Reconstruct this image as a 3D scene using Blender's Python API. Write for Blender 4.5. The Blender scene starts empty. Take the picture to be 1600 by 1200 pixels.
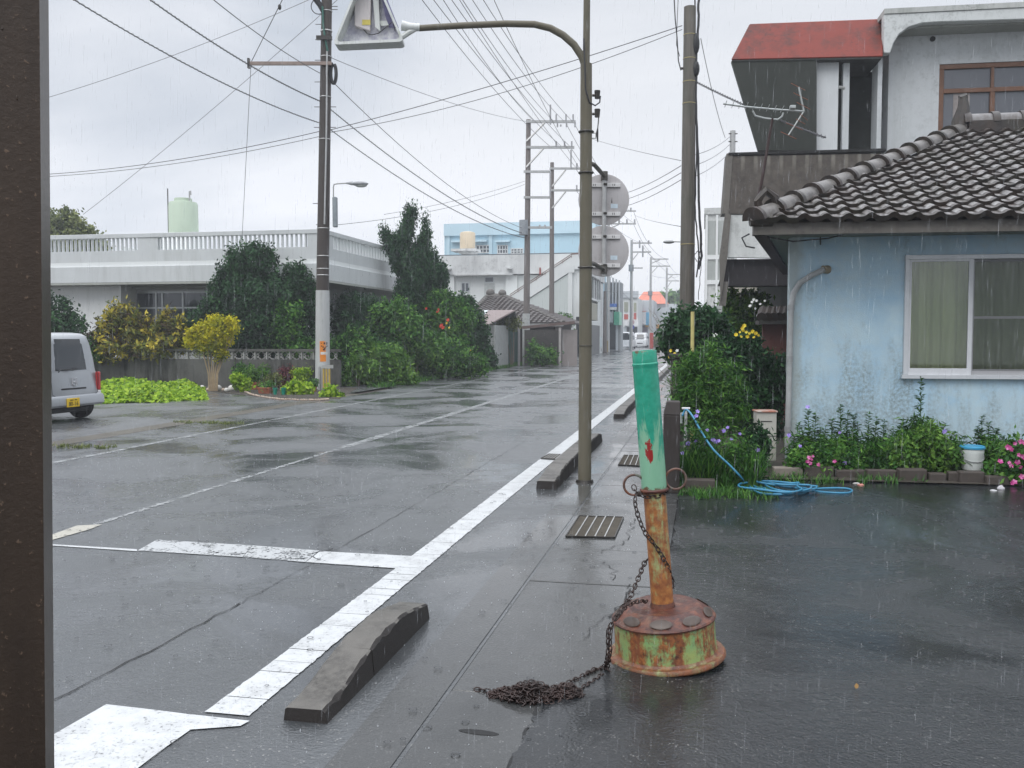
import bpy, math, random
import numpy as np
from mathutils import Vector, Matrix
R_ = math.radians
SC = bpy.context.scene
COL = SC.collection
rnd = random.Random(7)

# ------------------------------------------------------------------ camera, world, sun, exposure
FPX = 1450.0                       # focal length in photo pixels (photo is 1600 wide)
PITCH = math.atan(76 / FPX)
YAW = math.atan(300 / (FPX / math.cos(PITCH)))
CAMZ = 1.6
cam_d = bpy.data.cameras.new("camera")
cam = bpy.data.objects.new("camera", cam_d)
COL.objects.link(cam)
cam.location = (0, 0, CAMZ)
cam.rotation_euler = (math.pi / 2 - PITCH, 0, YAW)
cam_d.sensor_width = 36
cam_d.lens = 36 * FPX / 1600
cam_d.clip_start = 0.05
cam_d.clip_end = 4000
SC.camera = cam

world = bpy.data.worlds.new("World")
SC.world = world
world.use_nodes = True
SUN_EL, SUN_ROT = R_(48), R_(196)


def build_world():
    nt = world.node_tree
    N, L = nt.nodes, nt.links
    for n in list(N):
        N.remove(n)
    out = N.new('ShaderNodeOutputWorld')
    tc = N.new('ShaderNodeTexCoord')
    sky = N.new('ShaderNodeTexSky')
    sky.sky_type = 'NISHITA'
    sky.sun_disc = False
    sky.sun_elevation = SUN_EL
    sky.sun_rotation = SUN_ROT
    bg1 = N.new('ShaderNodeBackground')
    bg1.inputs[1].default_value = 0.05
    L.new(sky.outputs[0], bg1.inputs[0])
    # overcast cloud deck: brighter overhead (CIE overcast), soft cloud structure
    sep = N.new('ShaderNodeSeparateXYZ')
    L.new(tc.outputs['Generated'], sep.inputs[0])
    mp = N.new('ShaderNodeMapping')
    mp.inputs['Scale'].default_value = (1.0, 1.0, 3.2)
    L.new(tc.outputs['Generated'], mp.inputs[0])
    no = N.new('ShaderNodeTexNoise')
    no.inputs['Scale'].default_value = 1.9
    no.inputs['Detail'].default_value = 5
    no.inputs['Roughness'].default_value = .5
    no.inputs['Distortion'].default_value = .4
    L.new(mp.outputs[0], no.inputs['Vector'])
    cr = N.new('ShaderNodeValToRGB')
    e = cr.color_ramp.elements
    e[0].position = .38
    e[0].color = (.61, .66, .74, 1)
    e[1].position = .64
    e[1].color = (.93, .95, 1.0, 1)
    L.new(no.outputs[0], cr.inputs[0])
    hz = N.new('ShaderNodeValToRGB')       # elevation: bright band low down, mid grey, brighter zenith
    h = hz.color_ramp.elements
    h[0].position = 0.0
    h[0].color = (.90, .90, .90, 1)
    h[1].position = 1.0
    h[1].color = (3.1, 3.1, 3.1, 1)
    a = h.new(.10); a.color = (.95, .95, .95, 1)
    a = h.new(.22); a.color = (.80, .81, .82, 1)
    a = h.new(.40); a.color = (.78, .79, .80, 1)
    a = h.new(.62); a.color = (1.75, 1.75, 1.75, 1)
    L.new(sep.outputs[2], hz.inputs[0])
    # a whiter, thinner patch of cloud in the direction of the street
    dp = N.new('ShaderNodeVectorMath'); dp.operation = 'DOT_PRODUCT'
    d = Vector((.02, 1, .13)).normalized()
    dp.inputs[1].default_value = d
    L.new(tc.outputs['Generated'], dp.inputs[0])
    mr = N.new('ShaderNodeMapRange')
    mr.inputs[1].default_value = .90
    mr.inputs[2].default_value = 1.0
    mr.inputs[3].default_value = 0
    mr.inputs[4].default_value = .75
    L.new(dp.outputs['Value'], mr.inputs[0])
    mx = N.new('ShaderNodeMix'); mx.data_type = 'RGBA'
    L.new(mr.outputs[0], mx.inputs[0])
    L.new(cr.outputs[0], mx.inputs[6])
    mx.inputs[7].default_value = (.96, .97, 1.0, 1)
    mu = N.new('ShaderNodeMix'); mu.data_type = 'RGBA'; mu.blend_type = 'MULTIPLY'
    mu.inputs[0].default_value = 1
    L.new(mx.outputs[2], mu.inputs[6])
    L.new(hz.outputs[0], mu.inputs[7])
    bg2 = N.new('ShaderNodeBackground')
    bg2.inputs[1].default_value = 1.22
    L.new(mu.outputs[2], bg2.inputs[0])
    ms = N.new('ShaderNodeMixShader')
    ms.inputs[0].default_value = .93
    L.new(bg1.outputs[0], ms.inputs[1])
    L.new(bg2.outputs[0], ms.inputs[2])
    L.new(ms.outputs[0], out.inputs[0])


build_world()
sd = bpy.data.lights.new("sun", 'SUN')
sd.energy = 1.2
sd.angle = R_(40)
sd.color = (1, .97, .93)
sun = bpy.data.objects.new("sun", sd)
COL.objects.link(sun)
sv = Vector((math.sin(SUN_ROT) * math.cos(SUN_EL), math.cos(SUN_ROT) * math.cos(SUN_EL), math.sin(SUN_EL)))
sun.rotation_euler = sv.to_track_quat('Z', 'Y').to_euler()
SC.view_settings.view_transform = 'Standard'
SC.view_settings.look = 'None'
SC.view_settings.exposure = 0.0
SC.view_settings.gamma = 1
SC.cycles.max_bounces = 6
SC.cycles.transparent_max_bounces = 12
SC.cycles.volume_bounces = 0

# ------------------------------------------------------------------ photo measurements -> world points
Fw = Vector((-math.sin(YAW) * math.cos(PITCH), math.cos(YAW) * math.cos(PITCH), -math.sin(PITCH)))
Rt = Vector((math.cos(YAW), math.sin(YAW), 0))
Up = Rt.cross(Fw)
C0 = Vector((0, 0, CAMZ))


def ray(px, py):
    return Fw + Rt * ((px - 800) / FPX) + Up * ((600 - py) / FPX)


def W(px, py, Z):
    return C0 + ray(px, py) * Z


def G(px, py, z=0.0):
    d = ray(px, py)
    return C0 + d * ((z - CAMZ) / d.z)


def PXZ(px, z, Z):
    """world point at camera depth Z, image column px, height z"""
    p = W(px, 524, Z)
    return Vector((p.x, p.y, z))


def HZ(py, Z):
    return W(800, py, Z).z


class Fr:
    """a facade frame: origin on the ground, local x along the wall, local y away from the viewer"""
    def __init__(s, o, ang=0.0):
        s.o = Vector((o[0], o[1], 0)); s.a = ang
        s.x = Vector((math.cos(ang), math.sin(ang), 0)); s.n = Vector((-math.sin(ang), math.cos(ang), 0))

    def at(s, px, py, y=0.0):
        d = ray(px, py)
        t = (s.o + s.n * y - C0).dot(s.n) / d.dot(s.n)
        p = C0 + d * t
        return ((p - s.o).dot(s.x), p.z)

    def lx(s, px, py=524, y=0.0):
        return s.at(px, py, y)[0]

    def lz(s, px, py, y=0.0):
        return s.at(px, py, y)[1]

    def loc(s, p):
        q = Vector(p) - s.o
        return Vector((q.dot(s.x), q.dot(s.n), p[2]))


# ------------------------------------------------------------------ object helpers
def tag(o, label=None, cat=None, group=None, kind=None):
    if label: o['label'] = label
    if cat: o['category'] = cat
    if group: o['group'] = group
    if kind: o['kind'] = kind
    return o


def thing(name, label, cat, loc=(0, 0, 0), rz=0.0, group=None, rot=None):
    o = bpy.data.objects.new(name, None)
    COL.objects.link(o)
    o.location = loc
    o.rotation_euler = rot if rot else (0, 0, rz)
    return tag(o, label, cat, group)


def copy_thing(root, loc, rz=None, label=None, rot=None):
    def cp(o, par):
        c = o.copy(); COL.objects.link(c); c.parent = par
        for ch in [q for q in COL.objects if q.parent == o]:
            cp(ch, c)
        return c
    r = cp(root, None)
    r.location = loc
    if rz is not None: r.rotation_euler = (0, 0, rz)
    if rot: r.rotation_euler = rot
    if label: r['label'] = label
    return r


class MB:
    def __init__(s):
        s.v = []; s.f = []

    def add(s, vs, fs):
        b = len(s.v)
        s.v += [tuple(p) for p in vs]
        s.f += [tuple(i + b for i in f) for f in fs]
        return s

    def box(s, x0, x1, y0, y1, z0, z1):
        return s.add([(x0, y0, z0), (x1, y0, z0), (x1, y1, z0), (x0, y1, z0), (x0, y0, z1), (x1, y0, z1), (x1, y1, z1), (x0, y1, z1)],
                     [(0, 3, 2, 1), (4, 5, 6, 7), (0, 1, 5, 4), (1, 2, 6, 5), (2, 3, 7, 6), (3, 0, 4, 7)])

    def prism(s, poly, a, b, plane='xz'):
        """extrude a 2d polygon between a and b along the missing axis"""
        def P(u, w, t):
            return {'xz': (u, t, w), 'xy': (u, w, t), 'yz': (t, u, w)}[plane]
        n = len(poly)
        vs = [P(u, w, a) for u, w in poly] + [P(u, w, b) for u, w in poly]
        fs = [tuple(range(n)), tuple(range(2 * n - 1, n - 1, -1))]
        fs += [(i, i + n, (i + 1) % n + n, (i + 1) % n) for i in range(n)]
        return s.add(vs, fs)

    def hexa(s, b4, t4):
        return s.add(list(b4) + list(t4), [(0, 3, 2, 1), (4, 5, 6, 7), (0, 1, 5, 4), (1, 2, 6, 5), (2, 3, 7, 6), (3, 0, 4, 7)])

    def tube(s, pts, r, n=8, cap=True, closed=False):
        pts = [Vector(p) for p in pts]
        m = len(pts)
        rs = r if isinstance(r, (list, tuple)) else [r] * m
        b = len(s.v)
        prev = None
        for i, p in enumerate(pts):
            if closed:
                d = pts[(i + 1) % m] - pts[i - 1]
            else:
                d = pts[min(i + 1, m - 1)] - pts[max(i - 1, 0)]
            if d.length < 1e-9: d = Vector((0, 0, 1))
            d.normalize()
            if prev is None:
                u = d.orthogonal().normalized()
            else:
                u = prev - d * prev.dot(d)
                u = u.normalized() if u.length > 1e-6 else d.orthogonal().normalized()
            prev = u
            w = d.cross(u)
            for k in range(n):
                a = 2 * math.pi * k / n
                s.v.append(tuple(p + (u * math.cos(a) + w * math.sin(a)) * rs[i]))
        for i in range(m if closed else m - 1):
            i2 = (i + 1) % m
            for k in range(n):
                s.f.append((b + i * n + k, b + i * n + (k + 1) % n, b + i2 * n + (k + 1) % n, b + i2 * n + k))
        if cap and not closed:
            s.f.append(tuple(b + k for k in reversed(range(n))))
            s.f.append(tuple(b + (m - 1) * n + k for k in range(n)))
        return s

    def cyl(s, x, y, z0, z1, r0, r1=None, n=16):
        return s.tube([(x, y, z0), (x, y, z1)], [r0, r0 if r1 is None else r1], n)

    def lathe(s, prof, n=24, c=(0, 0, 0)):
        b = len(s.v)
        for r, z in prof:
            for k in range(n):
                a = 2 * math.pi * k / n
                s.v.append((c[0] + r * math.cos(a), c[1] + r * math.sin(a), c[2] + z))
        for i in range(len(prof) - 1):
            for k in range(n):
                s.f.append((b + i * n + k, b + i * n + (k + 1) % n, b + (i + 1) * n + (k + 1) % n, b + (i + 1) * n + k))
        s.f.append(tuple(b + k for k in reversed(range(n))))
        s.f.append(tuple(b + (len(prof) - 1) * n + k for k in range(n)))
        return s

    def ell(s, c, r, n=12, m=8, jit=0, rg=None):
        prof = []
        b = len(s.v)
        rg = rg or rnd
        s.v.append((c[0], c[1], c[2] - r[2]))
        for i in range(1, m):
            t = -math.pi / 2 + math.pi * i / m
            for k in range(n):
                a = 2 * math.pi * k / n
                q = 1 + rg.uniform(-jit, jit)
                s.v.append((c[0] + r[0] * math.cos(t) * math.cos(a) * q, c[1] + r[1] * math.cos(t) * math.sin(a) * q, c[2] + r[2] * math.sin(t) * q))
        s.v.append((c[0], c[1], c[2] + r[2]))
        e = len(s.v) - 1
        for k in range(n):
            s.f.append((b, b + 1 + (k + 1) % n, b + 1 + k))
            s.f.append((e, e - n + k, e - n + (k + 1) % n))
        for i in range(m - 2):
            for k in range(n):
                p = b + 1 + i * n
                s.f.append((p + k, p + (k + 1) % n, p + n + (k + 1) % n, p + n + k))
        return s

    def build(s, name, mat, parent=None, smooth=False, bevel=0, seg=1, loc=None):
        me = bpy.data.meshes.new(name)
        me.from_pydata(s.v, [], s.f)
        me.update()
        o = bpy.data.objects.new(name, me)
        COL.objects.link(o)
        if mat: me.materials.append(mat)
        if parent: o.parent = parent
        if loc: o.location = loc
        if smooth:
            me.polygons.foreach_set('use_smooth', [True] * len(me.polygons))
            me.set_sharp_from_angle(angle=R_(38)) if smooth != 'full' else None
        if bevel:
            m = o.modifiers.new('bevel', 'BEVEL')
            m.width = bevel; m.segments = seg; m.limit_method = 'ANGLE'; m.angle_limit = R_(35)
        return o


def arc(c, r, a0, a1, n, u=Vector((1, 0, 0)), w=Vector((0, 0, 1))):
    return [Vector(c) + (u * math.cos(R_(a0 + (a1 - a0) * i / n)) + w * math.sin(R_(a0 + (a1 - a0) * i / n))) * r for i in range(n + 1)]


# ------------------------------------------------------------------ materials
class NT:
    def __init__(s, name):
        s.m = bpy.data.materials.new(name)
        s.m.use_nodes = True
        s.t = s.m.node_tree
        s.N, s.L = s.t.nodes, s.t.links
        s.p = s.N['Principled BSDF']
        s.out = s.N['Material Output']
        s.tc = s.N.new('ShaderNodeTexCoord')

    def noise(s, scale, detail=4, rough=.55, vec=None, sc3=None, dist=0, coord='Object'):
        v = vec or s.tc.outputs[coord]
        if sc3:
            mp = s.N.new('ShaderNodeMapping')
            mp.inputs['Scale'].default_value = sc3
            s.L.new(v, mp.inputs[0]); v = mp.outputs[0]
        n = s.N.new('ShaderNodeTexNoise')
        n.inputs['Scale'].default_value = scale
        n.inputs['Detail'].default_value = detail
        n.inputs['Roughness'].default_value = rough
        n.inputs['Distortion'].default_value = dist
        s.L.new(v, n.inputs['Vector'])
        return n.outputs[0]

    def ramp(s, sock, lo, hi, a=0.0, b=1.0):
        r = s.N.new('ShaderNodeMapRange')
        r.inputs[1].default_value = lo; r.inputs[2].default_value = hi
        r.inputs[3].default_value = a; r.inputs[4].default_value = b
        s.L.new(sock, r.inputs[0])
        return r.outputs[0]

    def mix(s, fac, a, b, mode='MIX'):
        m = s.N.new('ShaderNodeMix'); m.data_type = 'RGBA'; m.blend_type = mode
        for sock, v in ((m.inputs[0], fac), (m.inputs[6], a), (m.inputs[7], b)):
            if isinstance(v, (int, float)): sock.default_value = v
            elif isinstance(v, tuple): sock.default_value = (v[0], v[1], v[2], 1)
            else: s.L.new(v, sock)
        return m.outputs[2]

    def math(s, op, a, b=0.0):
        m = s.N.new('ShaderNodeMath'); m.operation = op
        for sock, v in ((m.inputs[0], a), (m.inputs[1], b)):
            if isinstance(v, (int, float)): sock.default_value = v
            else: s.L.new(v, sock)
        return m.outputs[0]

    def sep(s, coord='Object'):
        n = s.N.new('ShaderNodeSeparateXYZ')
        s.L.new(s.tc.outputs[coord], n.inputs[0])
        return n.outputs

    def set(s, color=None, rough=None, metal=None, bump=None, bstr=.3, bdist=.01, spec=None, alpha=None):
        p = s.p
        for key, v in (('Base Color', color), ('Roughness', rough), ('Metallic', metal), ('Specular IOR Level', spec), ('Alpha', alpha)):
            if v is None: continue
            if isinstance(v, (int, float)): p.inputs[key].default_value = v
            elif isinstance(v, tuple): p.inputs[key].default_value = (v[0], v[1], v[2], 1)
            else: s.L.new(v, p.inputs[key])
        if bump is not None:
            b = s.N.new('ShaderNodeBump')
            b.inputs['Strength'].default_value = bstr
            b.inputs['Distance'].default_value = bdist
            s.L.new(bump, b.inputs['Height'])
            s.L.new(b.outputs[0], p.inputs['Normal'])
        return s.m


def plain(name, c, rough=.5, metal=0.0, var=.25, scale=6.0, bump=.15, spec=None):
    t = NT(name)
    n = t.noise(scale, 6, .65)
    c2 = tuple(x * (1 - var) for x in c)
    c1 = tuple(min(1, x * (1 + var * .5)) for x in c)
    col = t.mix(t.ramp(n, .3, .7), c2, c1)
    return t.set(col, rough, metal, bump=n, bstr=bump, bdist=.004, spec=.35 if spec is None else spec)


def weathered(name, c, stain, amt=.5, scale=1.2, rough=.6, streak=True, spots=.0, lo=.5, hi=.75, bump=.2, zlow=None):
    """painted or bare concrete: blotches, vertical rain streaks and mould specks that belong to the surface"""
    t = NT(name)
    n1 = t.noise(scale, 8, .65)
    col = t.mix(t.ramp(n1, .35, .7, 0, .35), c, tuple(x * .78 for x in c))
    if streak:
        n2 = t.noise(scale * 3, 6, .7, sc3=(1.6, 1.6, .12))
        n3 = t.noise(scale * .8, 4, .6)
        f = t.math('MULTIPLY', t.ramp(n2, lo - .05, hi), t.ramp(n3, .38, .62))
    else:
        f = t.ramp(t.noise(scale * 1.7, 8, .7), lo, hi)
    col = t.mix(t.math('MULTIPLY', f, amt), col, stain)
    if spots:
        n4 = t.noise(scale * 14, 6, .75)
        n5 = t.noise(scale * .9, 3, .6, dist=.5)
        f2 = t.math('MULTIPLY', t.ramp(n4, .5, .62), t.ramp(n5, .4, .62))
        col = t.mix(t.math('MULTIPLY', f2, spots), col, tuple(x * .55 for x in stain))
    if zlow:
        z = t.sep()[2]
        f3 = t.math('MULTIPLY', t.ramp(z, zlow, 0, 0, 1), t.ramp(t.noise(scale * 2.5, 6, .7), .35, .65))
        col = t.mix(t.math('MULTIPLY', f3, .55), col, stain)
    return t.set(col, rough, bump=t.noise(scale * 20, 5, .7), bstr=bump, bdist=.004, spec=.25)


def foliage(name, dark, mid, light, rough=.45, trans=.25):
    t = NT(name)
    at = t.N.new('ShaderNodeAttribute'); at.attribute_name = 'v'
    cr = t.N.new('ShaderNodeValToRGB')
    e = cr.color_ramp.elements
    e[0].position = .12; e[0].color = (*dark, 1)
    e[1].position = .92; e[1].color = (*light, 1)
    a = e.new(.5); a.color = (*mid, 1)
    t.L.new(at.outputs['Fac'], cr.inputs[0])
    t.set(cr.outputs[0], .6, spec=.18)
    tr = t.N.new('ShaderNodeBsdfTranslucent')
    t.L.new(cr.outputs[0], tr.inputs[0])
    ms = t.N.new('ShaderNodeMixShader'); ms.inputs[0].default_value = trans
    t.L.new(t.p.outputs[0], ms.inputs[1]); t.L.new(tr.outputs[0], ms.inputs[2])
    t.L.new(ms.outputs[0], t.out.inputs[0])
    return t.m


def glassy(name, c, rough=.06):
    t = NT(name)
    return t.set(c, rough, 0, spec=.8)


# ------------------------------------------------------------------ foliage geometry
def leafmesh(name, V, v, mat, parent, k=4, loc=None):
    """V: (n,k,3) faces, v: (n,) random value per face"""
    n = len(V)
    me = bpy.data.meshes.new(name)
    me.vertices.add(n * k); me.loops.add(n * k); me.polygons.add(n)
    me.vertices.foreach_set('co', V.astype(np.float32).ravel())
    me.loops.foreach_set('vertex_index', np.arange(n * k, dtype=np.int32))
    me.polygons.foreach_set('loop_start', np.arange(0, n * k, k, dtype=np.int32))
    a = me.attributes.new('v', 'FLOAT', 'FACE')
    a.data.foreach_set('value', np.clip(v, 0, 1).astype(np.float32))
    me.update(calc_edges=True)
    me.materials.append(mat)
    o = bpy.data.objects.new(name, me)
    COL.objects.link(o)
    if parent: o.parent = parent
    if loc: o.location = loc
    return o


def nrm(a):
    return a / np.maximum(np.linalg.norm(a, axis=1, keepdims=True), 1e-9)


def leafcloud(name, mat, parent, blobs, ncl, per, size, asp=.5, cr=.12, seed=1, up=.3, inner=.55, upright=0.0, loc=None, zmin=None):
    rg = np.random.default_rng(seed)
    B = np.array(blobs, float)
    w = (B[:, 3] * B[:, 4] + B[:, 4] * B[:, 5] + B[:, 3] * B[:, 5]); w /= w.sum()
    idx = rg.choice(len(B), ncl, p=w)
    d = nrm(rg.normal(size=(ncl, 3)))
    fac = inner + (1.04 - inner) * rg.random(ncl) ** .6
    c = B[idx, :3] + d * B[idx, 3:6] * fac[:, None]
    clv = rg.normal(0, .26, ncl)
    n = ncl * per
    ci = np.repeat(np.arange(ncl), per)
    off = rg.normal(size=(n, 3)) * cr * .6
    if upright: off[:, 2] *= 1 + upright
    p = c[ci] + off
    nn = nrm(d[ci] * .7 + rg.normal(size=(n, 3)) * .7 + np.array([0, 0, up]))
    t = rg.normal(size=(n, 3))
    if upright: t = t * .5 + np.array([0, 0, upright])
    t = nrm(t - nn * (t * nn).sum(1, keepdims=True))
    b = np.cross(nn, t)
    L = (size * rg.uniform(.45, 1.45, n))[:, None]
    V = np.stack([p - t * L * .5, p + b * L * asp * .5 - t * L * .05, p + t * L * .5 - nn * L * .08, p - b * L * asp * .5 - t * L * .05], 1)
    v = .5 + clv[ci] + rg.normal(0, .13, n)
    if zmin is not None:
        k = p[:, 2] > zmin
        V, v = V[k], v[k]
    if name is None: return V, v
    return leafmesh(name, V, v, mat, parent, 4, loc)


def blades(name, mat, parent, bases, n, length, width, seed=1, spread=.5, arch=.6, loc=None, seg=3):
    """long arching leaves growing from base points"""
    rg = np.random.default_rng(seed)
    Bp = np.array(bases, float)
    i = rg.integers(0, len(Bp), n)
    p = Bp[i] + rg.normal(size=(n, 3)) * np.array([.03, .03, 0.0])
    az = rg.uniform(0, 2 * math.pi, n)
    out = np.stack([np.cos(az), np.sin(az), np.zeros(n)], 1)
    sd_ = np.stack([-np.sin(az), np.cos(az), np.zeros(n)], 1)
    L = length * rg.uniform(.5, 1.15, n)
    sp = spread * rg.uniform(.2, 1.2, n)
    ar = arch * rg.uniform(.5, 1.3, n)
    V = []; vv = []
    val = .5 + rg.normal(0, .22, n)
    prev = None
    for s in range(seg + 1):
        t = s / seg
        pos = p + out * (sp * L * t)[:, None] + np.array([0, 0, 1]) * (L * (t - ar * .5 * t * t))[:, None]
        wd = width * (1 - t) ** .7 + .001
        a, b = pos - sd_ * wd * .5, pos + sd_ * wd * .5
        if prev is not None:
            V.append(np.stack([prev[0], prev[1], b, a], 1)); vv.append(val)
        prev = (a, b)
    return leafmesh(name, np.concatenate(V), np.concatenate(vv), mat, parent, 4, loc)


def pxb(Z, items, o=None, yr=None):
    """crown lumps measured on the photo: (px, py, rx_px, ry_px[, dZ]) -> world ellipsoids at depth Z"""
    r = []
    for it in items:
        z = Z + (it[4] if len(it) > 4 else 0)
        p = W(it[0], it[1], z)
        if o: p = p - Vector(o)
        rx, rz = it[2] * z / FPX, it[3] * z / FPX
        r.append((p.x, p.y, p.z, rx, (yr or rx), rz))
    return r

# ------------------------------------------------------------------ shared materials
def wet_asphalt(name, base, fleck, rlo, rhi, coat=1.0, ripple=.25, ior=1.45):
    t = NT(name)
    big = t.noise(.35, 5, .6)
    mid = t.noise(2.2, 6, .65)
    fine = t.noise(95, 3, .6)
    vo = t.N.new('ShaderNodeTexVoronoi'); vo.inputs['Scale'].default_value = 75
    t.L.new(t.tc.outputs['Object'], vo.inputs['Vector'])
    col = t.mix(t.ramp(mid, .3, .7), tuple(x * .8 for x in base), tuple(x * 1.2 for x in base))
    sp = t.math('MULTIPLY', t.math('MULTIPLY', t.ramp(vo.outputs['Distance'], .40, .2), t.ramp(t.noise(31, 2, .5), .55, .64)), t.ramp(t.noise(1.1, 4, .6), .38, .6))
    col = t.mix(t.math('MULTIPLY', sp, .8), col, fleck)
    # streaks of worn tread along the driving direction
    st = t.noise(1.3, 4, .5, sc3=(1.4, .05, 1))
    col = t.mix(t.ramp(st, .5, .68, 0, .3), col, tuple(min(1, x * 1.6) for x in base))
    pud = t.ramp(t.noise(.55, 6, .62, dist=.6), .40, .58)
    ro = t.math('ADD', t.ramp(pud, 0, 1, rhi, rlo), t.ramp(big, .3, .7, -.04, .04))
    agg = t.math('ADD', t.math('MULTIPLY', vo.outputs['Distance'], .9), fine)
    t.set(col, .5, bump=agg, bstr=.6, bdist=.005, spec=.15)
    b = t.N.new('ShaderNodeBump'); b.inputs['Strength'].default_value = ripple; b.inputs['Distance'].default_value = .006
    rip = t.math('ADD', t.noise(22, 3, .6), t.math('MULTIPLY', agg, .45))
    t.L.new(rip, b.inputs['Height'])
    t.L.new(t.ramp(pud, 0, 1, min(1, ripple * 2.0), ripple * .22), b.inputs['Strength'])
    t.L.new(b.outputs[0], t.p.inputs['Coat Normal'])
    t.p.inputs['Coat Weight'].default_value = coat
    t.p.inputs['Coat IOR'].default_value = ior
    t.L.new(ro, t.p.inputs['Coat Roughness'])
    return t.m


M = {}
M['road'] = wet_asphalt('wet_asphalt', (.044, .048, .051), (.30, .29, .27), .13, .44, ripple=.5, ior=1.62)
M['lot'] = wet_asphalt('dark_lot_asphalt', (.006, .0075, .009), (.19, .185, .175), .05, .36, ripple=.5, ior=1.38)
M['verge'] = wet_asphalt('forecourt_asphalt', (.075, .078, .08), (.26, .25, .24), .22, .48, ripple=.4)
M['slab'] = wet_asphalt('wet_concrete_slab', (.038, .039, .038), (.17, .165, .16), .06, .30, ripple=.22)
M['dirt'] = wet_asphalt('gritty_edge', (.085, .075, .058), (.22, .19, .14), .3, .5, coat=.4)
M['soil'] = plain('soil', (.05, .042, .032), .9, var=.5, scale=14, bump=.8)


def paint_white():
    t = NT('road_paint')
    wear = t.noise(7, 8, .72)
    w2 = t.noise(60, 4, .6)
    col = t.mix(t.ramp(wear, .30, .55), (.40, .405, .40), (.53, .54, .54))
    col = t.mix(t.math('MULTIPLY', t.ramp(w2, .56, .66), t.ramp(wear, .6, .35)), col, (.06, .06, .06))
    t.set(col, .3, bump=w2, bstr=.25, bdist=.003, spec=.5)
    return t.m


def paint_faded(name, c, keep):
    """worn thermoplastic: the asphalt shows where the paint has gone (alpha cut)"""
    t = NT(name)
    wear = t.noise(5, 8, .75)
    w2 = t.noise(40, 4, .65)
    a = t.ramp(t.math('ADD', wear, t.math('MULTIPLY', w2, .5)), keep, keep + .08)
    t.set(c, .35, bump=w2, bstr=.2, bdist=.003, alpha=a)
    return t.m


M['white_paint'] = paint_white()
M['faded_paint'] = paint_faded('faded_road_paint', (.62, .62, .60), .72)
M['stop_paint'] = paint_faded('worn_stop_paint', (.42, .43, .43), .64)
M['ghost_paint'] = paint_faded('ghost_road_paint', (.30, .31, .31), .68)
M['yellow_paint'] = paint_faded('yellowed_road_paint', (.40, .38, .32), .58)
M['kerb'] = weathered('kerb_concrete', (.125, .117, .104), (.03, .027, .024), .8, 5, .42, lo=.42, hi=.62, bump=.8)
M['kerb_side'] = weathered('kerb_concrete_dark', (.032, .028, .026), (.014, .012, .011), .8, 5, .5, bump=.9)  # darker concrete for the right side and near end faces of the kerbs
M['crack'] = plain('crack_dark', (.012, .012, .012), .6)
M['iron'] = plain('wet_iron', (.06, .055, .05), .35, .6, .4, 20)
M['galv'] = plain('galvanised', (.45, .45, .44), .4, .5, .2, 12)
M['brownpost'] = None
M['black'] = plain('black_rubber', (.012, .012, .013), .5, var=.2)
M['wire'] = plain('cable_sheath', (.03, .03, .034), .5, var=.1)
M['wirelt'] = plain('thin_wire', (.16, .16, .17), .5, var=.1)
M['darkglass'] = glassy('dark_glass', (.02, .024, .028))


def sheet(name, pts, mat, kind='structure', parent=None):
    b = MB(); b.add([tuple(p) for p in pts], [tuple(range(len(pts)))])
    o = b.build(name, mat, parent)
    if o.data.polygons[0].normal.z < 0: o.data.flip_normals()
    if kind: o['kind'] = kind
    return o


def off(Y):
    return -.0007 * (Y - 45) ** 2 if Y > 45 else 0.0


YS = [-6, 0, 4, 8, 12, 16, 20, 25, 30, 35, 40, 45, 50, 55, 60, 65, 70, 75, 80, 85, 90, 95, 100, 105, 110, 115, 120, 130, 140, 150, 165, 180]


def strip(name, x0, x1, z, mat, ya=-6, yb=180, kind='structure', bend=True):
    ys = [ya] + [y for y in YS if ya < y < yb] + [yb]
    b = MB()
    vs = []
    for y in ys:
        o = off(y) if bend else 0
        vs += [(x0 + o, y, z), (x1 + o, y, z)]
    b.add(vs, [(2 * i, 2 * i + 1, 2 * i + 3, 2 * i + 2) for i in range(len(ys) - 1)])
    ob = b.build(name, mat)
    if kind: ob['kind'] = kind
    return ob


# ------------------------------------------------------------------ ground, road, pavement
g_ = sheet('ground', [(-125, -30, -.05), (125, -30, -.05), (125, 258, -.05), (-125, 258, -.05)], M['soil'])
XE = -1.10       # road side edge of the pavement slabs
XL = -9.15       # left edge of the carriageway
road = strip('road', XL, XE, 0, M['road'])
strip('road_edge_dirt', XL - .45, XL, .002, M['dirt'], -6, 24)
strip('forecourt', -24, XL - .45, 0, M['verge'], -6, 27.2, bend=False)
strip('road_shoulder', XL - 1.6, XL, -.002, M['road'], 27.2, 180)
# pavement of concrete gutter slabs with open joints
slab_b = MB()
y = -5.0
k = 0
while y < 60:
    L = [1.0, 1.05, 1.9, .95, 2.0][k % 5]
    j = .012
    xr = -.22 - rnd.uniform(0, .015)
    z = .006 + rnd.uniform(0, .004)
    xs = [XE + .004, XE + .55, xr]
    if k % 3 == 1 and y > 9:
        slab_b.box(xs[0], xs[1] - j, y + j, y + L, -.04, z); slab_b.box(xs[1], xs[2], y + j, y + L, -.04, z + .003)
    else:
        slab_b.box(xs[0], xs[2], y + j, y + L, -.04, z)
    y += L; k += 1
slabs = slab_b.build('pavement', M['slab'], bevel=.004); slabs['kind'] = 'structure'
strip('pavement_bed', XE, -.2, -.004, M['crack'], -6, 60, bend=False)
strip('far_pavement', XE, .8, .004, M['slab'], 60, 180)
strip('drain_joint', XE - .26, XE - .02, .0035, M['slab'], -6, 62, bend=False)

# markings: edge line (cracked into short lengths), crossing bar, stop line, centre and left lines
dE = 1.957
mk = MB()
y = G(364, 1121).y + .02
rr = random.Random(3)
xa, xb = -dE - .10, -dE + .10


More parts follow.
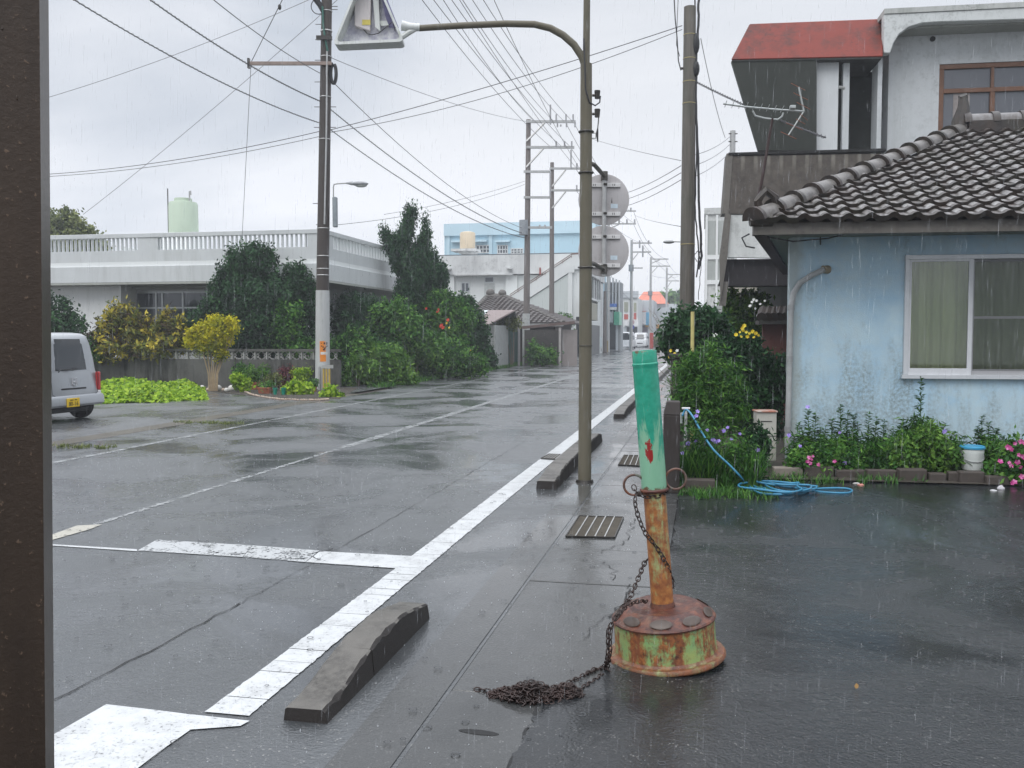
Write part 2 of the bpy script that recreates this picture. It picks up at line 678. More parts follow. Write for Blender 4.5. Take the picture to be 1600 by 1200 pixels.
def rough_quad(mb, x0, x1, y0, y1, z, amp=.004, n=None, bend=False):
    n = n or max(2, int((y1 - y0) / .03))
    L = []; R = []
    for i in range(n + 1):
        yy = y0 + (y1 - y0) * i / n
        o = off(yy) if bend else 0
        L.append((x0 + o + rr.uniform(-amp, amp), yy, z)); R.append((x1 + o + rr.uniform(-amp, amp), yy, z))
    b = len(mb.v)
    mb.v += L + R
    m = n + 1
    mb.f += [(b + i, b + m + i, b + m + i + 1, b + i + 1) for i in range(n)]


while y < 20:
    L = rr.choice([.14, .18, .22, .32, .4]) * (1 if y < 8 else 2.2)
    rough_quad(mk, xa, xb, y, y + L - rr.uniform(.003, .008), .005)
    y += L
rough_quad(mk, xa, xb, y, 110, .005, .006, 120, True)
o = mk.build('edge_line_marking', M['white_paint']); o['kind'] = 'structure'
mk = MB()
y0 = G(166, 1102).y
_p = [G(*q) for q in ((166, 1102), (236, 1110), (306, 1119), (300, 1141), (262, 1168), (224, 1199))]
_q = G(60, 1163)
mk.add([(_p[0].x, _p[0].y, .005)] + [(p.x + rr.uniform(-.006, .006), p.y, .005) for p in _p[1:]] + [(-2.03, 3.2, .005), (-2.03, 0, .005), (-2.56, 0, .005), (_q.x, _q.y, .005)], [tuple(range(9, -1, -1))])
# the corner piece joining the crossing bar to the edge line
c1, c2, c3, c4 = G(299, 1118), G(390, 1128), G(376, 1136), G(296, 1142)
mk.add([(c1.x, c1.y, .0055), (c2.x, c2.y, .0055), (c3.x, c3.y, .0055), (c4.x, c4.y, .0055)], [(0, 3, 2, 1)])
o = mk.build('crossing_marking', M['white_paint']); o['kind'] = 'structure'


def px_sheet(name, pts, mat, z):
    q = [G(*p) for p in pts]
    return sheet(name, [(p.x, p.y, z) for p in q], mat)


px_sheet('stop_line_marking', [(500, 862), (650, 870), (622, 889), (478, 879)], M['white_paint'], .0045)
px_sheet('stop_line_marking', [(395, 853), (499, 861), (477, 879), (380, 871)], M['stop_paint'], .0045)
px_sheet('stop_line_marking', [(245, 844), (394, 853), (379, 871), (215, 861)], M['stop_paint'], .0045)
px_sheet('stop_line_marking', [(78, 851), (214, 859), (214, 862), (78, 853)], M['white_paint'], .0045)
mk = MB(); rough_quad(mk, -5.0 - .09, -5.0 + .06, 12.5, 110, .004, .02, 160, True)
o = mk.build('centre_line_marking', M['ghost_paint']); o['kind'] = 'structure'
mk = MB(); rough_quad(mk, -5.06, -5.0, 6.6, 14, .0035, .02)
o = mk.build('centre_line_marking', M['ghost_paint']); o['kind'] = 'structure'
px_sheet('centre_line_marking', [(76, 838), (120, 822), (160, 820), (140, 828), (76, 846)], M['yellow_paint'], .0048)
mk = MB(); rough_quad(mk, -8.02, -7.92, 6, 110, .004, .02, 160, True)
o = mk.build('left_line_marking', M['ghost_paint']); o['kind'] = 'structure'
px_sheet('far_crossing_marking', [(905, 600), (1000, 602), (1005, 607), (900, 605)], M['ghost_paint'], .0042)


# the forecourt asphalt laps irregularly over the pavement slabs near the camera
_e = [(1057, 815), (1051, 850), (1042, 880), (1030, 910), (1010, 955), (985, 1000), (952, 1048), (925, 1068), (880, 1088), (850, 1104), (832, 1130), (822, 1152), (808, 1172), (796, 1200)]
_r = random.Random(9); _pts = []
for _a, _b in zip(_e[:-1], _e[1:]):
    for _k in range(6):
        _t = _k / 6; _g = G(_a[0] + (_b[0] - _a[0]) * _t, _a[1] + (_b[1] - _a[1]) * _t)
        _pts.append((_g.x + _r.uniform(-.012, .012), _g.y + _r.uniform(-.012, .012), .0135))
_pts += [(-.75, 2.0, .0135), (-.75, -6, .0135), (30, -6, .0135), (30, 14, .0135), (-.225, 14, .0135), (-.225, 8.2, .0135)]
sheet('parking_lot', _pts, M['lot'])


# cracks and seams: thin irregular dark lines following the surface
def crack(pts, w=.008, z=.0045, jit=.012, name='asphalt_crack', seed=0, step=.12):
    rg = random.Random(seed)
    P = [G(*p) for p in pts]
    out = []
    for a, b in zip(P[:-1], P[1:]):
        n = max(1, int((b - a).length / step))
        for i in range(n):
            q = a.lerp(b, i / n); out.append((q.x + rg.uniform(-jit, jit), q.y + rg.uniform(-jit, jit)))
    out.append((P[-1].x, P[-1].y))
    mb = MB(); vs = []
    for i, (x, y) in enumerate(out):
        a = out[max(0, i - 1)]; b = out[min(len(out) - 1, i + 1)]
        dx, dy = b[0] - a[0], b[1] - a[1]; L = math.hypot(dx, dy) or 1
        ww = w * rg.uniform(.4, 1.3) * .5
        vs += [(x - dy / L * ww, y + dx / L * ww, z), (x + dy / L * ww, y - dx / L * ww, z)]
    mb.add(vs, [(2 * i, 2 * i + 1, 2 * i + 3, 2 * i + 2) for i in range(len(out) - 1)])
    o = mb.build(name, M['crack']); o['kind'] = 'structure'
    return o


crack([(70, 1102), (230, 1020), (375, 943)], .012, seed=1)
crack([(375, 943), (560, 840), (820, 690)], .005, seed=2)
crack([(955, 968), (968, 955), (978, 930), (985, 915)], .010, .0125, .03, seed=3, step=.05)
crack([(935, 975), (955, 962), (1000, 960)], .006, .0125, .02, seed=4, step=.05)
crack([(955, 910), (960, 895), (945, 880)], .006, .0125, .03, seed=5, step=.05)
crack([(935, 868), (975, 850), (985, 830), (990, 812)], .007, .0125, .03, seed=6, step=.06)
crack([(915, 1000), (925, 985), (935, 978)], .006, .0125, .02, seed=7, step=.05)
crack([(820, 1160), (840, 1110), (850, 1085)], .014, .0125, .015, seed=8, step=.05)
crack([(795, 1205), (812, 1180), (822, 1160)], .02, .0125, .012, seed=9, step=.05)
crack([(500, 876), (480, 868), (520, 858)], .012, .006, .01, seed=10, step=.05)
crack([(738, 1080), (760, 1085), (775, 1090)], .010, .0125, .008, seed=11, step=.05)
hole = MB()
hc = G(748, 1148)
hole.ell((0, 0, 0), (.085, .022, .004), 18, 6)
o = hole.build('pavement_slot', M['crack'], loc=(hc.x, hc.y, .0105)); o.rotation_euler.z = -.05; o['kind'] = 'structure'


# splash specks: drops bouncing off the wet surface
def splashes():
    rg = np.random.default_rng(5)
    n = 8000
    Y = rg.uniform(1.5, 38, n) ** 1.0
    X = rg.uniform(-13, 9, n)
    near = rg.random(n) < .55
    Y = np.where(near, rg.uniform(2.0, 12, n), Y)
    X = np.where(near, rg.uniform(-7.5, 5.5, n), X)
    keep = ~((X > .2) & (Y > 9.5))
    X, Y = X[keep], Y[keep]; n = len(X)
    h = rg.uniform(.003, .010, n) * (1 + Y / 22); w = rg.uniform(.0012, .003, n) * (1 + Y / 22)
    a = rg.uniform(0, math.pi, n)
    base = np.stack([X, Y, np.full(n, .006)], 1)
    V = []
    for k in range(2):
        d = np.stack([np.cos(a + k * 1.57), np.sin(a + k * 1.57), np.zeros(n)], 1)
        up = np.array([0, 0, 1.0])
        V.append(np.stack([base, base + d * w[:, None] + up * h[:, None] * .5, base + up * h[:, None], base - d * w[:, None] + up * h[:, None] * .5], 1))
    t = NT('splash_water'); t.set((.6, .62, .64), .15); 
    o = leafmesh('rain_splashes', np.concatenate(V), np.zeros(2 * n), t.m, None)
    tag(o, kind='stuff', label='tiny splashes of rain bouncing off the wet road and forecourt')



def ripples():
    rg = np.random.default_rng(15)
    n = 900
    Y = rg.uniform(2.6, 9.5, n); X = rg.uniform(-6.5, 4.5, n)
    keep = ~((np.abs(X + 1.6) < .2) | ((X > -.2) & (X < .55) & (np.abs(Y - 4.5) < .5)))
    X, Y = X[keep], Y[keep]; n = len(X)
    r = rg.uniform(.006, .022, n); h = .0014; z0 = .0145
    V = []
    K = 12
    for k in range(K):
        a0, a1 = 2 * math.pi * k / K, 2 * math.pi * (k + 1) / K
        def P(a, rr, z): return np.stack([X + r * rr * math.cos(a), Y + r * rr * math.sin(a), np.full(n, z)], 1)
        V.append(np.stack([P(a0, .72, z0), P(a1, .72, z0), P(a1, .86, z0 + h), P(a0, .86, z0 + h)], 1))
        V.append(np.stack([P(a0, .86, z0 + h), P(a1, .86, z0 + h), P(a1, 1, z0), P(a0, 1, z0)], 1))
    t = NT('ripple_water'); t.set((.035, .037, .04), .10, spec=.5)
    o = leafmesh('rain_ripples', np.concatenate(V), np.zeros(len(V) * n), t.m, None)
    tag(o, kind='stuff', label='small ring ripples of rain on the wet ground near the camera')


splashes()
ripples()

# ================================================================== NEAR THINGS
def drip_metal(name, base, dark, rough=.4):
    t = NT(name)
    n = t.noise(9, 6, .65, sc3=(1, 1, .15)); n2 = t.noise(120, 3, .7)
    col = t.mix(t.ramp(n, .35, .65), dark, base)
    col = t.mix(t.math('MULTIPLY', t.ramp(n2, .62, .68), .7), col, tuple(x * 3 for x in base))
    return t.set(col, rough, .3, bump=n2, bstr=.4, bdist=.002)


# --- porch post at the left edge of the view (stands about 0.9 m from the eye)
pz = .95
pc = PXZ(61, 0, pz)
w_ = .13
M['brownpost'] = drip_metal('brown_painted_steel', (.055, .037, .025), (.032, .022, .016))
pt = thing('porch_post', 'dark brown painted steel post with pitted face, filling the left edge', 'post', tuple(pc - Rt * (1.6 * math.sin(R_(.95)))), rot=(0, R_(.95), YAW + R_(21)))
b = MB().box(-w_, 0, 0, .09, 0, 3.2)
rg = random.Random(4)
for i in range(15):
    z = rg.uniform(.9, 2.4); x = rg.uniform(-.062, -.006)
    b.ell((x, -.0005, z), (.0008, .0006, .0016 * rg.uniform(.7, 1.8)), 8, 5)
b.build('shaft', M['brownpost'], pt, True)
MB().box(-w_ - .04, .04, -.04, .13, 0, .012).build('base_plate', M['brownpost'], pt, False, .003)


# --- kerb blocks
def kerb_run(label, d0, d1, ya, yb, hs, blocks, yaw=0, group='concrete kerb blocks along the white edge line', sag=0):
    """hs: [(t, height)] profile along the run"""
    L = yb - ya
    o = thing('kerb_block', label, 'kerb', (-(d0 + d1) / 2 + off(ya), ya, 0), yaw, group)
    hw = (d1 - d0) / 2

    def H(t):
        for (t0, h0), (t1, h1) in zip(hs[:-1], hs[1:]):
            if t0 <= t <= t1: return h0 + (h1 - h0) * (t - t0) / (t1 - t0)
        return hs[-1][1]
    rg = random.Random(int(ya * 10))
    edges = [0] + blocks + [1]
    for e0, e1 in zip(edges[:-1], edges[1:]):
        n = max(3, int((e1 - e0) * L / .05))
        mb = MB()
        rows = []
        for i in range(n + 1):
            t = e0 + (e1 - e0) * i / n
            yy = t * L + (.004 if i == 0 else (-.004 if i == n else 0))
            h = H(t) + rg.uniform(-.003, .003)
            ch = rg.uniform(.008, .016)
            if rg.random() < .10: ch += rg.uniform(.003, .017)
            bx = off(ya + yy) - off(ya)
            rows.append([(-hw + bx, yy, -.02), (-hw + .01 + bx, yy, h - .006), (-hw + .022 + bx, yy, h), (hw - .02 - ch * .5 + bx, yy, h + rg.uniform(-.002, .002)), (hw - .012 - rg.uniform(0, .004) + bx, yy, h - ch * .8), (hw + bx, yy, -.02)])
        vs = [p for r in rows for p in r]
        fs = [(i * 6 + k, i * 6 + k + 1, (i + 1) * 6 + k + 1, (i + 1) * 6 + k) for i in range(n) for k in range(5)]
        fs += [tuple(range(5, -1, -1)), tuple(n * 6 + k for k in range(6))]
        mb.add(vs, fs)
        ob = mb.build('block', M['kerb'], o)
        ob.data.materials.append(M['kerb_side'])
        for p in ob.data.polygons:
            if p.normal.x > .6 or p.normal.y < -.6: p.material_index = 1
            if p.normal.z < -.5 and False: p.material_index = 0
    return o


k0, k1 = G(500, 1131).y, G(670, 975).y
kerb_run('short chipped concrete kerb block with sloping ends, nearest to the camera', 1.50, 1.70, k0, k1 + .10, [(0, .055), (.12, .065), (.45, .145), (.72, .15), (1, .085)], [.38])
k0, k1 = G(867, 765).y, G(943, 690).y
kerb_run('long concrete kerb of several blocks lying directly behind the sign pole', 1.48, 1.70, k0, k1, [(0, .085), (.18, .155), (.5, .16), (.92, .155), (1, .12)], [.2, .42, .63, .84], 0)
k0 = G(975, 654).y
kerb_run('farthest concrete kerb, partly hidden by the green bollard top', 1.48, 1.70, k0, 62, [(0, .08), (.02, .15), (.98, .15), (1, .08)], [.03, .07, .12, .2, .3, .45, .6, .8])


M['pit'] = plain('silt_in_drain', (.13, .115, .09), .3, var=.5, scale=20)
# --- drain grates
def grate(label, pts, bars, along=True):
    q = [G(*p) for p in pts]
    c = sum(q, Vector()) / 4
    o = thing('drain_grate', label, 'drain grate', (c.x, c.y, 0), 0, 'steel drain grates in the pavement')
    L = [p - c for p in q]         # near-left, near-right, far-right, far-left
    z = .017
    MB().add([(p.x, p.y, z - .003) for p in L], [(0, 1, 2, 3)]).build('pit', M['pit'], o)
    fr = MB()
    for a, bb in zip(L, L[1:] + L[:1]):
        fr.tube([(a.x, a.y, z), (bb.x, bb.y, z)], .007, 4)
    fr.build('frame', M['iron'], o)
    wide = MB(); thin = MB()
    for i in range(1, bars):
        t = i / bars
        a, bb = L[0].lerp(L[1], t), L[3].lerp(L[2], t)
        wide.tube([(a.x, a.y, z + .002), (bb.x, bb.y, z + .002)], .006, 4)
    for i in range(1, 22):
        t = i / 22
        a, bb = L[0].lerp(L[3], t), L[1].lerp(L[2], t)
        thin.tube([(a.x, a.y, z - .001), (bb.x, bb.y, z - .001)], .0035, 4)
    wide.build('crossbar', M['galv'], o)
    thin.build('grid_bar', plain('grid_iron', (.13, .115, .095), .4, .2), o)
    return o


grate('rectangular steel drain grate in the pavement just left of the bollard', [(884, 841), (960, 843), (974, 811), (905, 809)], 5)
grate('small steel drain grate in the pavement behind the bollard tube', [(966, 728), (1002, 730), (1006, 714), (975, 713)], 4)
grate('mossy grate set into the white edge line beside the long kerb', [(845, 718), (872, 720), (881, 712), (858, 711)], 6)

# --- sign pole with lamp arm
SPZ = 10.04
sp = PXZ(914.5, 0, SPZ)
M['polepaint'] = weathered('old_brown_pole_paint', (.13, .117, .085), (.06, .062, .036), .6, 3, .45)
spt = thing('sign_pole', 'tall olive brown steel pole with a curved arm reaching left over the road', 'pole', (sp.x, sp.y, 0), YAW)
S = Fr(sp, YAW)


def sl(px, py, y=0):
    a = S.at(px, py, y); return (a[0], y, a[1])


top = sl(917, 0)
MB().tube([(0, 0, 0), (.002, 0, 2.5), sl(916, 100)], [.072, .068, .062], 18).build('shaft', M['polepaint'], spt, True)
MB().tube([sl(916, 100), sl(917, 0), sl(917.5, -120)], [.038, .036, .034], 12).build('mast', M['polepaint'], spt, True)
armp = [sl(916, 135), sl(915, 105), sl(909, 88), sl(897, 70), sl(880, 55), sl(860, 44), sl(835, 38), sl(790, 37), sl(720, 40), sl(655, 44)]
MB().tube(armp, [.045, .042, .040, .039, .038, .037, .036, .035, .034, .033], 12).build('arm', M['polepaint'], spt, True)
MB().cyl(0, 0, 0, .03, .1, .09, 18).build('collar', M['iron'], spt, True)
for i, (py, fl) in enumerate(((147, 0), (176, 1))):
    a = sl(918, py + 2); c = sl(936, py)
    m_ = MB().tube([(a[0] + .05, 0, a[2]), (c[0] - .03, 0, a[2]), (c[0] - .02, 0, a[2])], [.014, .016, .03], 8)
    m_.tube([(c[0] - .02, 0, a[2] - .035), (c[0] - .018, 0, a[2] + .05)], [.026, .032], 8)
    m_.build('insulator', M['iron'], spt, True)
p0, p1 = sl(912, 100), sl(938, 158)
MB().tube([sl(912, 60, -.07), sl(914, 110, -.08), sl(915, 140, -.09), sl(921, 160, -.06), sl(930, 165, 0), sl(937, 160, 0), sl(938, 150, 0)], .008, 6).build('cable', M['wire'], spt, True)
MB().tube([sl(936, 178), sl(934, 200), sl(933, 208), sl(934, 222)], [.006, .006, .014, .006], 6).build('cable', M['wire'], spt, True)
MB().tube([sl(922, 208), sl(931, 208), sl(931, 216), sl(924, 216)], .007, 5).build('hook', M['galv'], spt, True)
for py in (270, 418, 206, 540):
    z = S.lz(915, py)
    MB().tube(arc((0, 0, z), .076, 0, 360, 18, Vector((1, 0, 0)), Vector((0, 1, 0))), .010 if py < 420 else .004, 5, closed=False).build('clamp_band', M['iron'], spt, True)

# triangular lamp sign
a0 = sl(577, -40)
ts = thing('triangular_lamp_sign', 'hollow white triangular lamp sign hanging at the end of the curved arm', 'sign', tuple(sp + S.x * a0[0] + S.n * 0 + Vector((0, 0, a0[2]))), YAW, rot=(0, R_(.0), YAW))


def tl(px, py, y):
    a = S.at(px, py, 0); return (a[0] - a0[0], y, a[1] - a0[2])


def rtri(pts, r, n=4):
    out = []
    m = len(pts)
    for i in range(m):
        p = Vector(pts[i]); a = (Vector(pts[i - 1]) - p).normalized(); c = (Vector(pts[(i + 1) % m]) - p).normalized()
        s0, s1 = p + a * r, p + c * r
        for k in range(n + 1):
            t = k / n
            out.append(tuple((1 - t) ** 2 * s0 + 2 * t * (1 - t) * p + t * t * s1))
    return out


M['signwhite'] = weathered('yellowed_white_enamel', (.66, .68, .66), (.22, .25, .17), .7, 6, .35)
M['signback'] = weathered('dirty_lamp_box', (.72, .72, .74), (.25, .24, .36), .7, 5, .5, streak=False, lo=.4, hi=.6)
M['violet'] = plain('stained_inner', (.20, .19, .34), .4, var=.4, scale=9)
front = rtri([tl(522, 74, 0)[::2], tl(633, 69, 0)[::2], tl(577, -60, 0)[::2]], .06)
rim = MB()
n = len(front)
cen = Vector((sum(p[0] for p in front) / n, sum(p[1] for p in front) / n))
inner = [tuple(Vector(p) * .90 + cen * .10) for p in front]
D0, D1 = -.09, .13
vs = [(p[0], D0, p[1]) for p in front] + [(p[0], D1, p[1]) for p in front] + [(p[0], D0, p[1]) for p in inner] + [(p[0], D1 - .01, p[1]) for p in inner]
fs = []
for i in range(n):
    j = (i + 1) % n
    fs += [(i, j, n + j, n + i), (i, 2 * n + i, 2 * n + j, j), (2 * n + i, 3 * n + i, 3 * n + j, 2 * n + j)]
rim.add(vs, fs)
rim.build('housing', M['signwhite'], ts, True)
MB().add([(p[0], D1 - .012, p[1]) for p in front], [tuple(range(n))]).build('back_plate', M['signback'], ts)
v_ = MB(); v_.prism([tl(590, -30, 0)[::2], tl(600, 20, 0)[::2], tl(606, 38, 0)[::2], tl(621, 38, 0)[::2], tl(598, -20, 0)[::2]], D1 - .03, D1 - .014)
v_.build('violet_patch', M['violet'], ts)
MB().prism([tl(553, -40, 0)[::2], tl(553, 38, 0)[::2], tl(577, 46, 0)[::2], tl(580, -40, 0)[::2]], D1 - .09, D1 - .015).build('ballast_box', weathered('ballast', (.62, .58, .57), (.3, .28, .3), .5, 8), ts, False, .006)
MB().prism([tl(580, -20, 0)[::2], tl(585, 40, 0)[::2], tl(593, 46, 0)[::2], tl(590, -20, 0)[::2]], D1 - .08, D1 - .05).build('tube_holder', M['signwhite'], ts, False, .004)
MB().prism([tl(565, 29, 0)[::2], tl(565, 37, 0)[::2], tl(578, 37, 0)[::2], tl(578, 29, 0)[::2]], D1 - .096, D1 - .09).build('label_plate', plain('yellow_label', (.62, .52, .12), .5), ts)
MB().prism([tl(591, 29, 0)[::2], tl(594, 37, 0)[::2], tl(606, 36, 0)[::2], tl(603, 29, 0)[::2]], D1 - .06, D1 - .05).build('label_plate', M['signwhite'], ts)
MB().tube([tl(566, 42, D1 - .05), tl(572, 49, D1 - .05), tl(580, 51, D1 - .06), tl(590, 48, D1 - .05), tl(600, 40, D1 - .05), tl(612, 30, D1 - .05), tl(616, 45, D1 - .05)], .005, 5).build('loose_wire', M['wire'], ts, True)
MB().tube([tl(628, 40, 0), tl(640, 42, 0), tl(656, 43, 0)], [.055, .042, .04], 10).tube([tl(628, 58, 0), tl(640, 50, 0), tl(650, 46, 0)], [.03, .03, .02], 8).build('bracket', M['signwhite'], ts, True)
for px in (629, 650):
    MB().tube([tl(px, 36, 0), tl(px, 41, 0)], .007, 6).build('bolt', M['iron'], ts)

# round signs seen from behind
M['signgrey'] = weathered('sign_back_grey', (.47, .45, .45), (.3, .27, .25), .6, 2.5, .42, spots=.25)
RZ = 10.75
rp = PXZ(943, 0, RZ)
rp_t = thing('sign_bracket_tube', 'light grey tube hung off the sign pole by two arms, carrying both round signs', 'bracket', (rp.x, rp.y, 0), YAW)
RS = Fr(rp, YAW)
za, zb_ = RS.lz(943, 268), RS.lz(943, 432)
MB().tube([(0, 0, zb_), (0, 0, za)], .026, 14).build('tube', M['galv'], rp_t, True)
for py in (272, 418):
    z = RS.lz(943, py + 3)
    e = RS.loc(sp)
    MB().tube([(e.x, e.y, z + .03), (e.x + .10, e.y + .12, z + .02), (0, 0, z)], [.026, .024, .024], 8).build('arm', M['kerb'], rp_t, True)
    MB().cyl(0, 0, z - .05, z + .05, .04, n=12).build('clamp', M['kerb'], rp_t, True)
for nm, py, lab in (('u', 311, 'upper of the two round grey sign backs on the sign pole'), ('l', 392, 'lower of the two round grey sign backs on the sign pole')):
    z = RS.lz(943, py)
    o = thing('round_road_sign', lab, 'road sign', tuple(rp + RS.n * .045 + Vector((0, 0, z))), YAW, 'round road signs seen from behind')
    pr = [(0.0, -.004), (.286, -.004), (.292, -.002), (.294, .006), (.286, .004), (0.0, .004)]
    m_ = MB(); m_.lathe([(max(.001, r), zz) for r, zz in pr], 40)
    m_.v = [(x, zz, yy) for x, yy, zz in m_.v]
    m_.build('disc', M['signgrey'], o, True)
    for zz in (-.165, .165):
        MB().box(-.19, .19, -.022, -.006, zz - .026, zz + .022).build('rail', weathered('rail_white', (.66, .65, .64), (.45, .44, .43), .4, 8, .4), o, False, .003)
        s_ = MB()
        for sx in (-.12, -.10, .10, .12):
            s_.box(sx - .003, sx + .003, -.024, -.0221, zz - .012, zz + .012)
        s_.box(-.185, -.03, -.024, -.0221, zz - .027, zz - .023); s_.box(.03, .185, -.024, -.0221, zz - .027, zz - .023)
        s_.build('slot', M['crack'], o)
        MB().box(-.012, .03, -.085, -.022, zz - .014, zz + .012).build('bolt', M['iron'], o, False, .003)
    MB().box(.08, .16, -.0065, -.0045, -.10, -.05).build('sticker', plain('pale_sticker', (.55, .64, .70), .5), o)
    if nm == 'u':
        MB().prism([(.085, -.04), (.092, .03), (.098, -.04)], -.0065, -.0045).build('scratch', M['iron'], o)

# --- bollard (welded pipe on an old wheel drum)
BZ = 4.62
bp = G(1041, 1029)
BT = R_(-4.7)
bol = thing('bollard', 'leaning teal green and rusty steel bollard welded to an old wheel drum', 'bollard', (bp.x, bp.y, .014), 0)
bol.rotation_euler = (R_(1), BT, YAW)


def rust_mat(name, paint, paint2, zr=None, amt=.5, thick=(.10, .03, .012), orange=(.36, .13, .035)):
    t = NT(name)
    n1 = t.noise(9, 8, .68, dist=.5)
    n2 = t.noise(26, 7, .75)
    n3 = t.noise(7, 6, .7, sc3=(2.2, 2.2, .35))
    col = t.mix(t.ramp(n1, .42, .62), paint, paint2)
    k = t.math('ADD', t.math('MULTIPLY', n3, .6), t.math('MULTIPLY', n2, .4))
    if zr:
        z = t.sep()[2]
        k = t.math('ADD', k, t.ramp(z, zr[0], zr[1], zr[2], zr[3]))
    f = t.ramp(k, .5 - amt * .12, .56 - amt * .06)
    rc = t.mix(t.ramp(t.noise(34, 6, .7), .35, .65), thick, orange)
    rc = t.mix(t.ramp(n1, .5, .7), rc, (.20, .065, .03))
    col = t.mix(f, col, rc)
    ro = t.ramp(f, 0, 1, .28, .5)
    return t.set(col, ro, 0, bump=t.math('ADD', t.math('MULTIPLY', f, .6), n2), bstr=.5, bdist=.003)


def green_mat():
    t = NT('teal_bollard_paint')
    z = t.sep()[2]
    n1 = t.noise(11, 7, .7, dist=.7, sc3=(1.3, 1.3, .4))
    n2 = t.noise(30, 6, .7)
    pale = t.ramp(t.math('ADD', n1, t.ramp(z, 1.25, .88, -.12, .24)), .5, .6)
    col = t.mix(t.ramp(n2, .35, .7), (.012, .24, .15), (.025, .34, .23))
    col = t.mix(t.math('MULTIPLY', pale, .85), col, (.24, .45, .30))
    # the scraped patch where red primer shows: one tall blotch, mid height, on the left of the tube
    sx = t.sep()
    ax = t.math('ABSOLUTE', t.math('ADD', sx[0], .020))
    az = t.math('ABSOLUTE', t.math('SUBTRACT', z, 1.035))
    reg = t.math('MULTIPLY', t.ramp(ax, .026, .008), t.ramp(az, .085, .03))
    red = t.math('MULTIPLY', reg, t.ramp(t.noise(30, 6, .7, sc3=(1, 1, .5)), .44, .49))
    red = t.ramp(red, .42, .5)
    rust = t.math('MAXIMUM', t.ramp(t.math('ADD', n2, t.ramp(z, .87, .835, 0, .3)), .66, .74), t.ramp(t.math('ADD', n2, t.ramp(z, 1.46, 1.525, -.02, .16)), .62, .70))
    col = t.mix(red, col, (.26, .014, .012))
    col = t.mix(t.math('MULTIPLY', rust, .9), col, (.12, .045, .02))
    return t.set(col, .22, 0, bump=t.math('ADD', n2, pale), bstr=.25, bdist=.002)


rustpipe = rust_mat('rusty_pipe', (.34, .42, .20), (.30, .34, .14), (.3, .85, .05, -.01), .85, (.20, .06, .02), (.42, .18, .05))
drumgreen = rust_mat('rusty_drum_green', (.19, .34, .14), (.28, .34, .11), (.05, .2, .0, .0), .45, (.06, .02, .012))
drumrust = rust_mat('rusty_drum', (.10, .055, .03), (.16, .06, .026), None, .9, (.035, .013, .011), (.10, .028, .016))
MB().lathe([(.10, .0), (.268, .0), (.284, .002), (.291, .010), (.291, .020), (.284, .029), (.274, .031), (.264, .028), (.256, .031), (.249, .042)], 48).build('flange', rust_mat('rusty_flange', (.22, .26, .11), (.20, .09, .04), None, .9, (.06, .02, .014), (.22, .08, .025)), bol, True)
MB().lathe([(.249, .030), (.250, .036), (.248, .046), (.246, .192), (.250, .197)], 48).build('drum', drumgreen, bol, True)
MB().lathe([(.246, .193), (.2535, .196), (.2555, .203), (.250, .210), (.241, .212), (.220, .234), (.190, .252), (.178, .258), (.168, .259), (.160, .254), (.06, .251)], 48).build('drum_top', drumrust, bol, True)
hm = plain('drum_hole_plug', (.085, .062, .05), .3, var=.5)
for i in range(9):
    a = 2 * math.pi * i / 9 + .32
    m_ = MB().ell((0, 0, 0), (.054, .0035, .026), 18, 6)
    ob = m_.build('plug', hm, bol, True)
    ob.location = (.2215 * math.cos(a), .2215 * math.sin(a), .2335)
    ob.rotation_euler = (R_(-47), 0, a + math.pi / 2)
MB().lathe([(.062, .249), (.06, .262), (.0555, .276), (.0545, .27)], 24).build('weld', drumrust, bol, True)
MB().tube([(0, 0, .25), (0, 0, .5), (0, 0, .845)], [.0545, .0545, .0545], 32).build('lower_pipe', rustpipe, bol, True)
m_ = MB().lathe([(.0545, .838), (.0615, .838), (.062, .85), (.061, 1.43), (.0605, 1.44), (.0635, 1.447), (.0635, 1.455), (.0595, 1.46), (.0598, 1.515), (.0575, 1.518), (.053, 1.516), (.053, 1.45)], 36)
m_.build('sleeve', green_mat(), bol, True)
ringm = rust_mat('rusty_ring', (.16, .22, .18), (.15, .08, .06), None, .8, (.05, .03, .025), (.13, .06, .04))
for sx, cx, cz in ((-1, -.098, .868), (1, .107, .880)):
    pts = arc((cx, -.01, cz), .050, 0, 360, 26)[:-1]
    MB().tube(pts, .0062, 8, closed=True).build('ring', ringm, bol, True)
MB().tube(arc((0, 0, .836), .0625, 0, 360, 24, Vector((1, 0, 0)), Vector((0, 1, 0)))[:-1], .009, 8, closed=True).build('rust_collar', drumrust, bol, True)


# --- chain: links laid along curves
def link_geo(mb, c, t, n, L=.034, Wd=.021, r=.0031):
    """one oval link centred at c, long axis t, lying in the plane of t and n"""
    t = t.normalized(); n = (n - t * n.dot(t)).normalized()
    pts = []
    hl, hw = L / 2 - Wd / 2, Wd / 2
    for k in range(5):
        a = -math.pi / 2 + math.pi * k / 4
        pts.append(c + t * (hl + hw * math.cos(a)) + n * (hw * math.sin(a)))
    for k in range(5):
        a = math.pi / 2 + math.pi * k / 4
        pts.append(c + t * (-hl + hw * math.cos(a)) + n * (hw * math.sin(a)))
    mb.tube(pts, r, 5, closed=True)


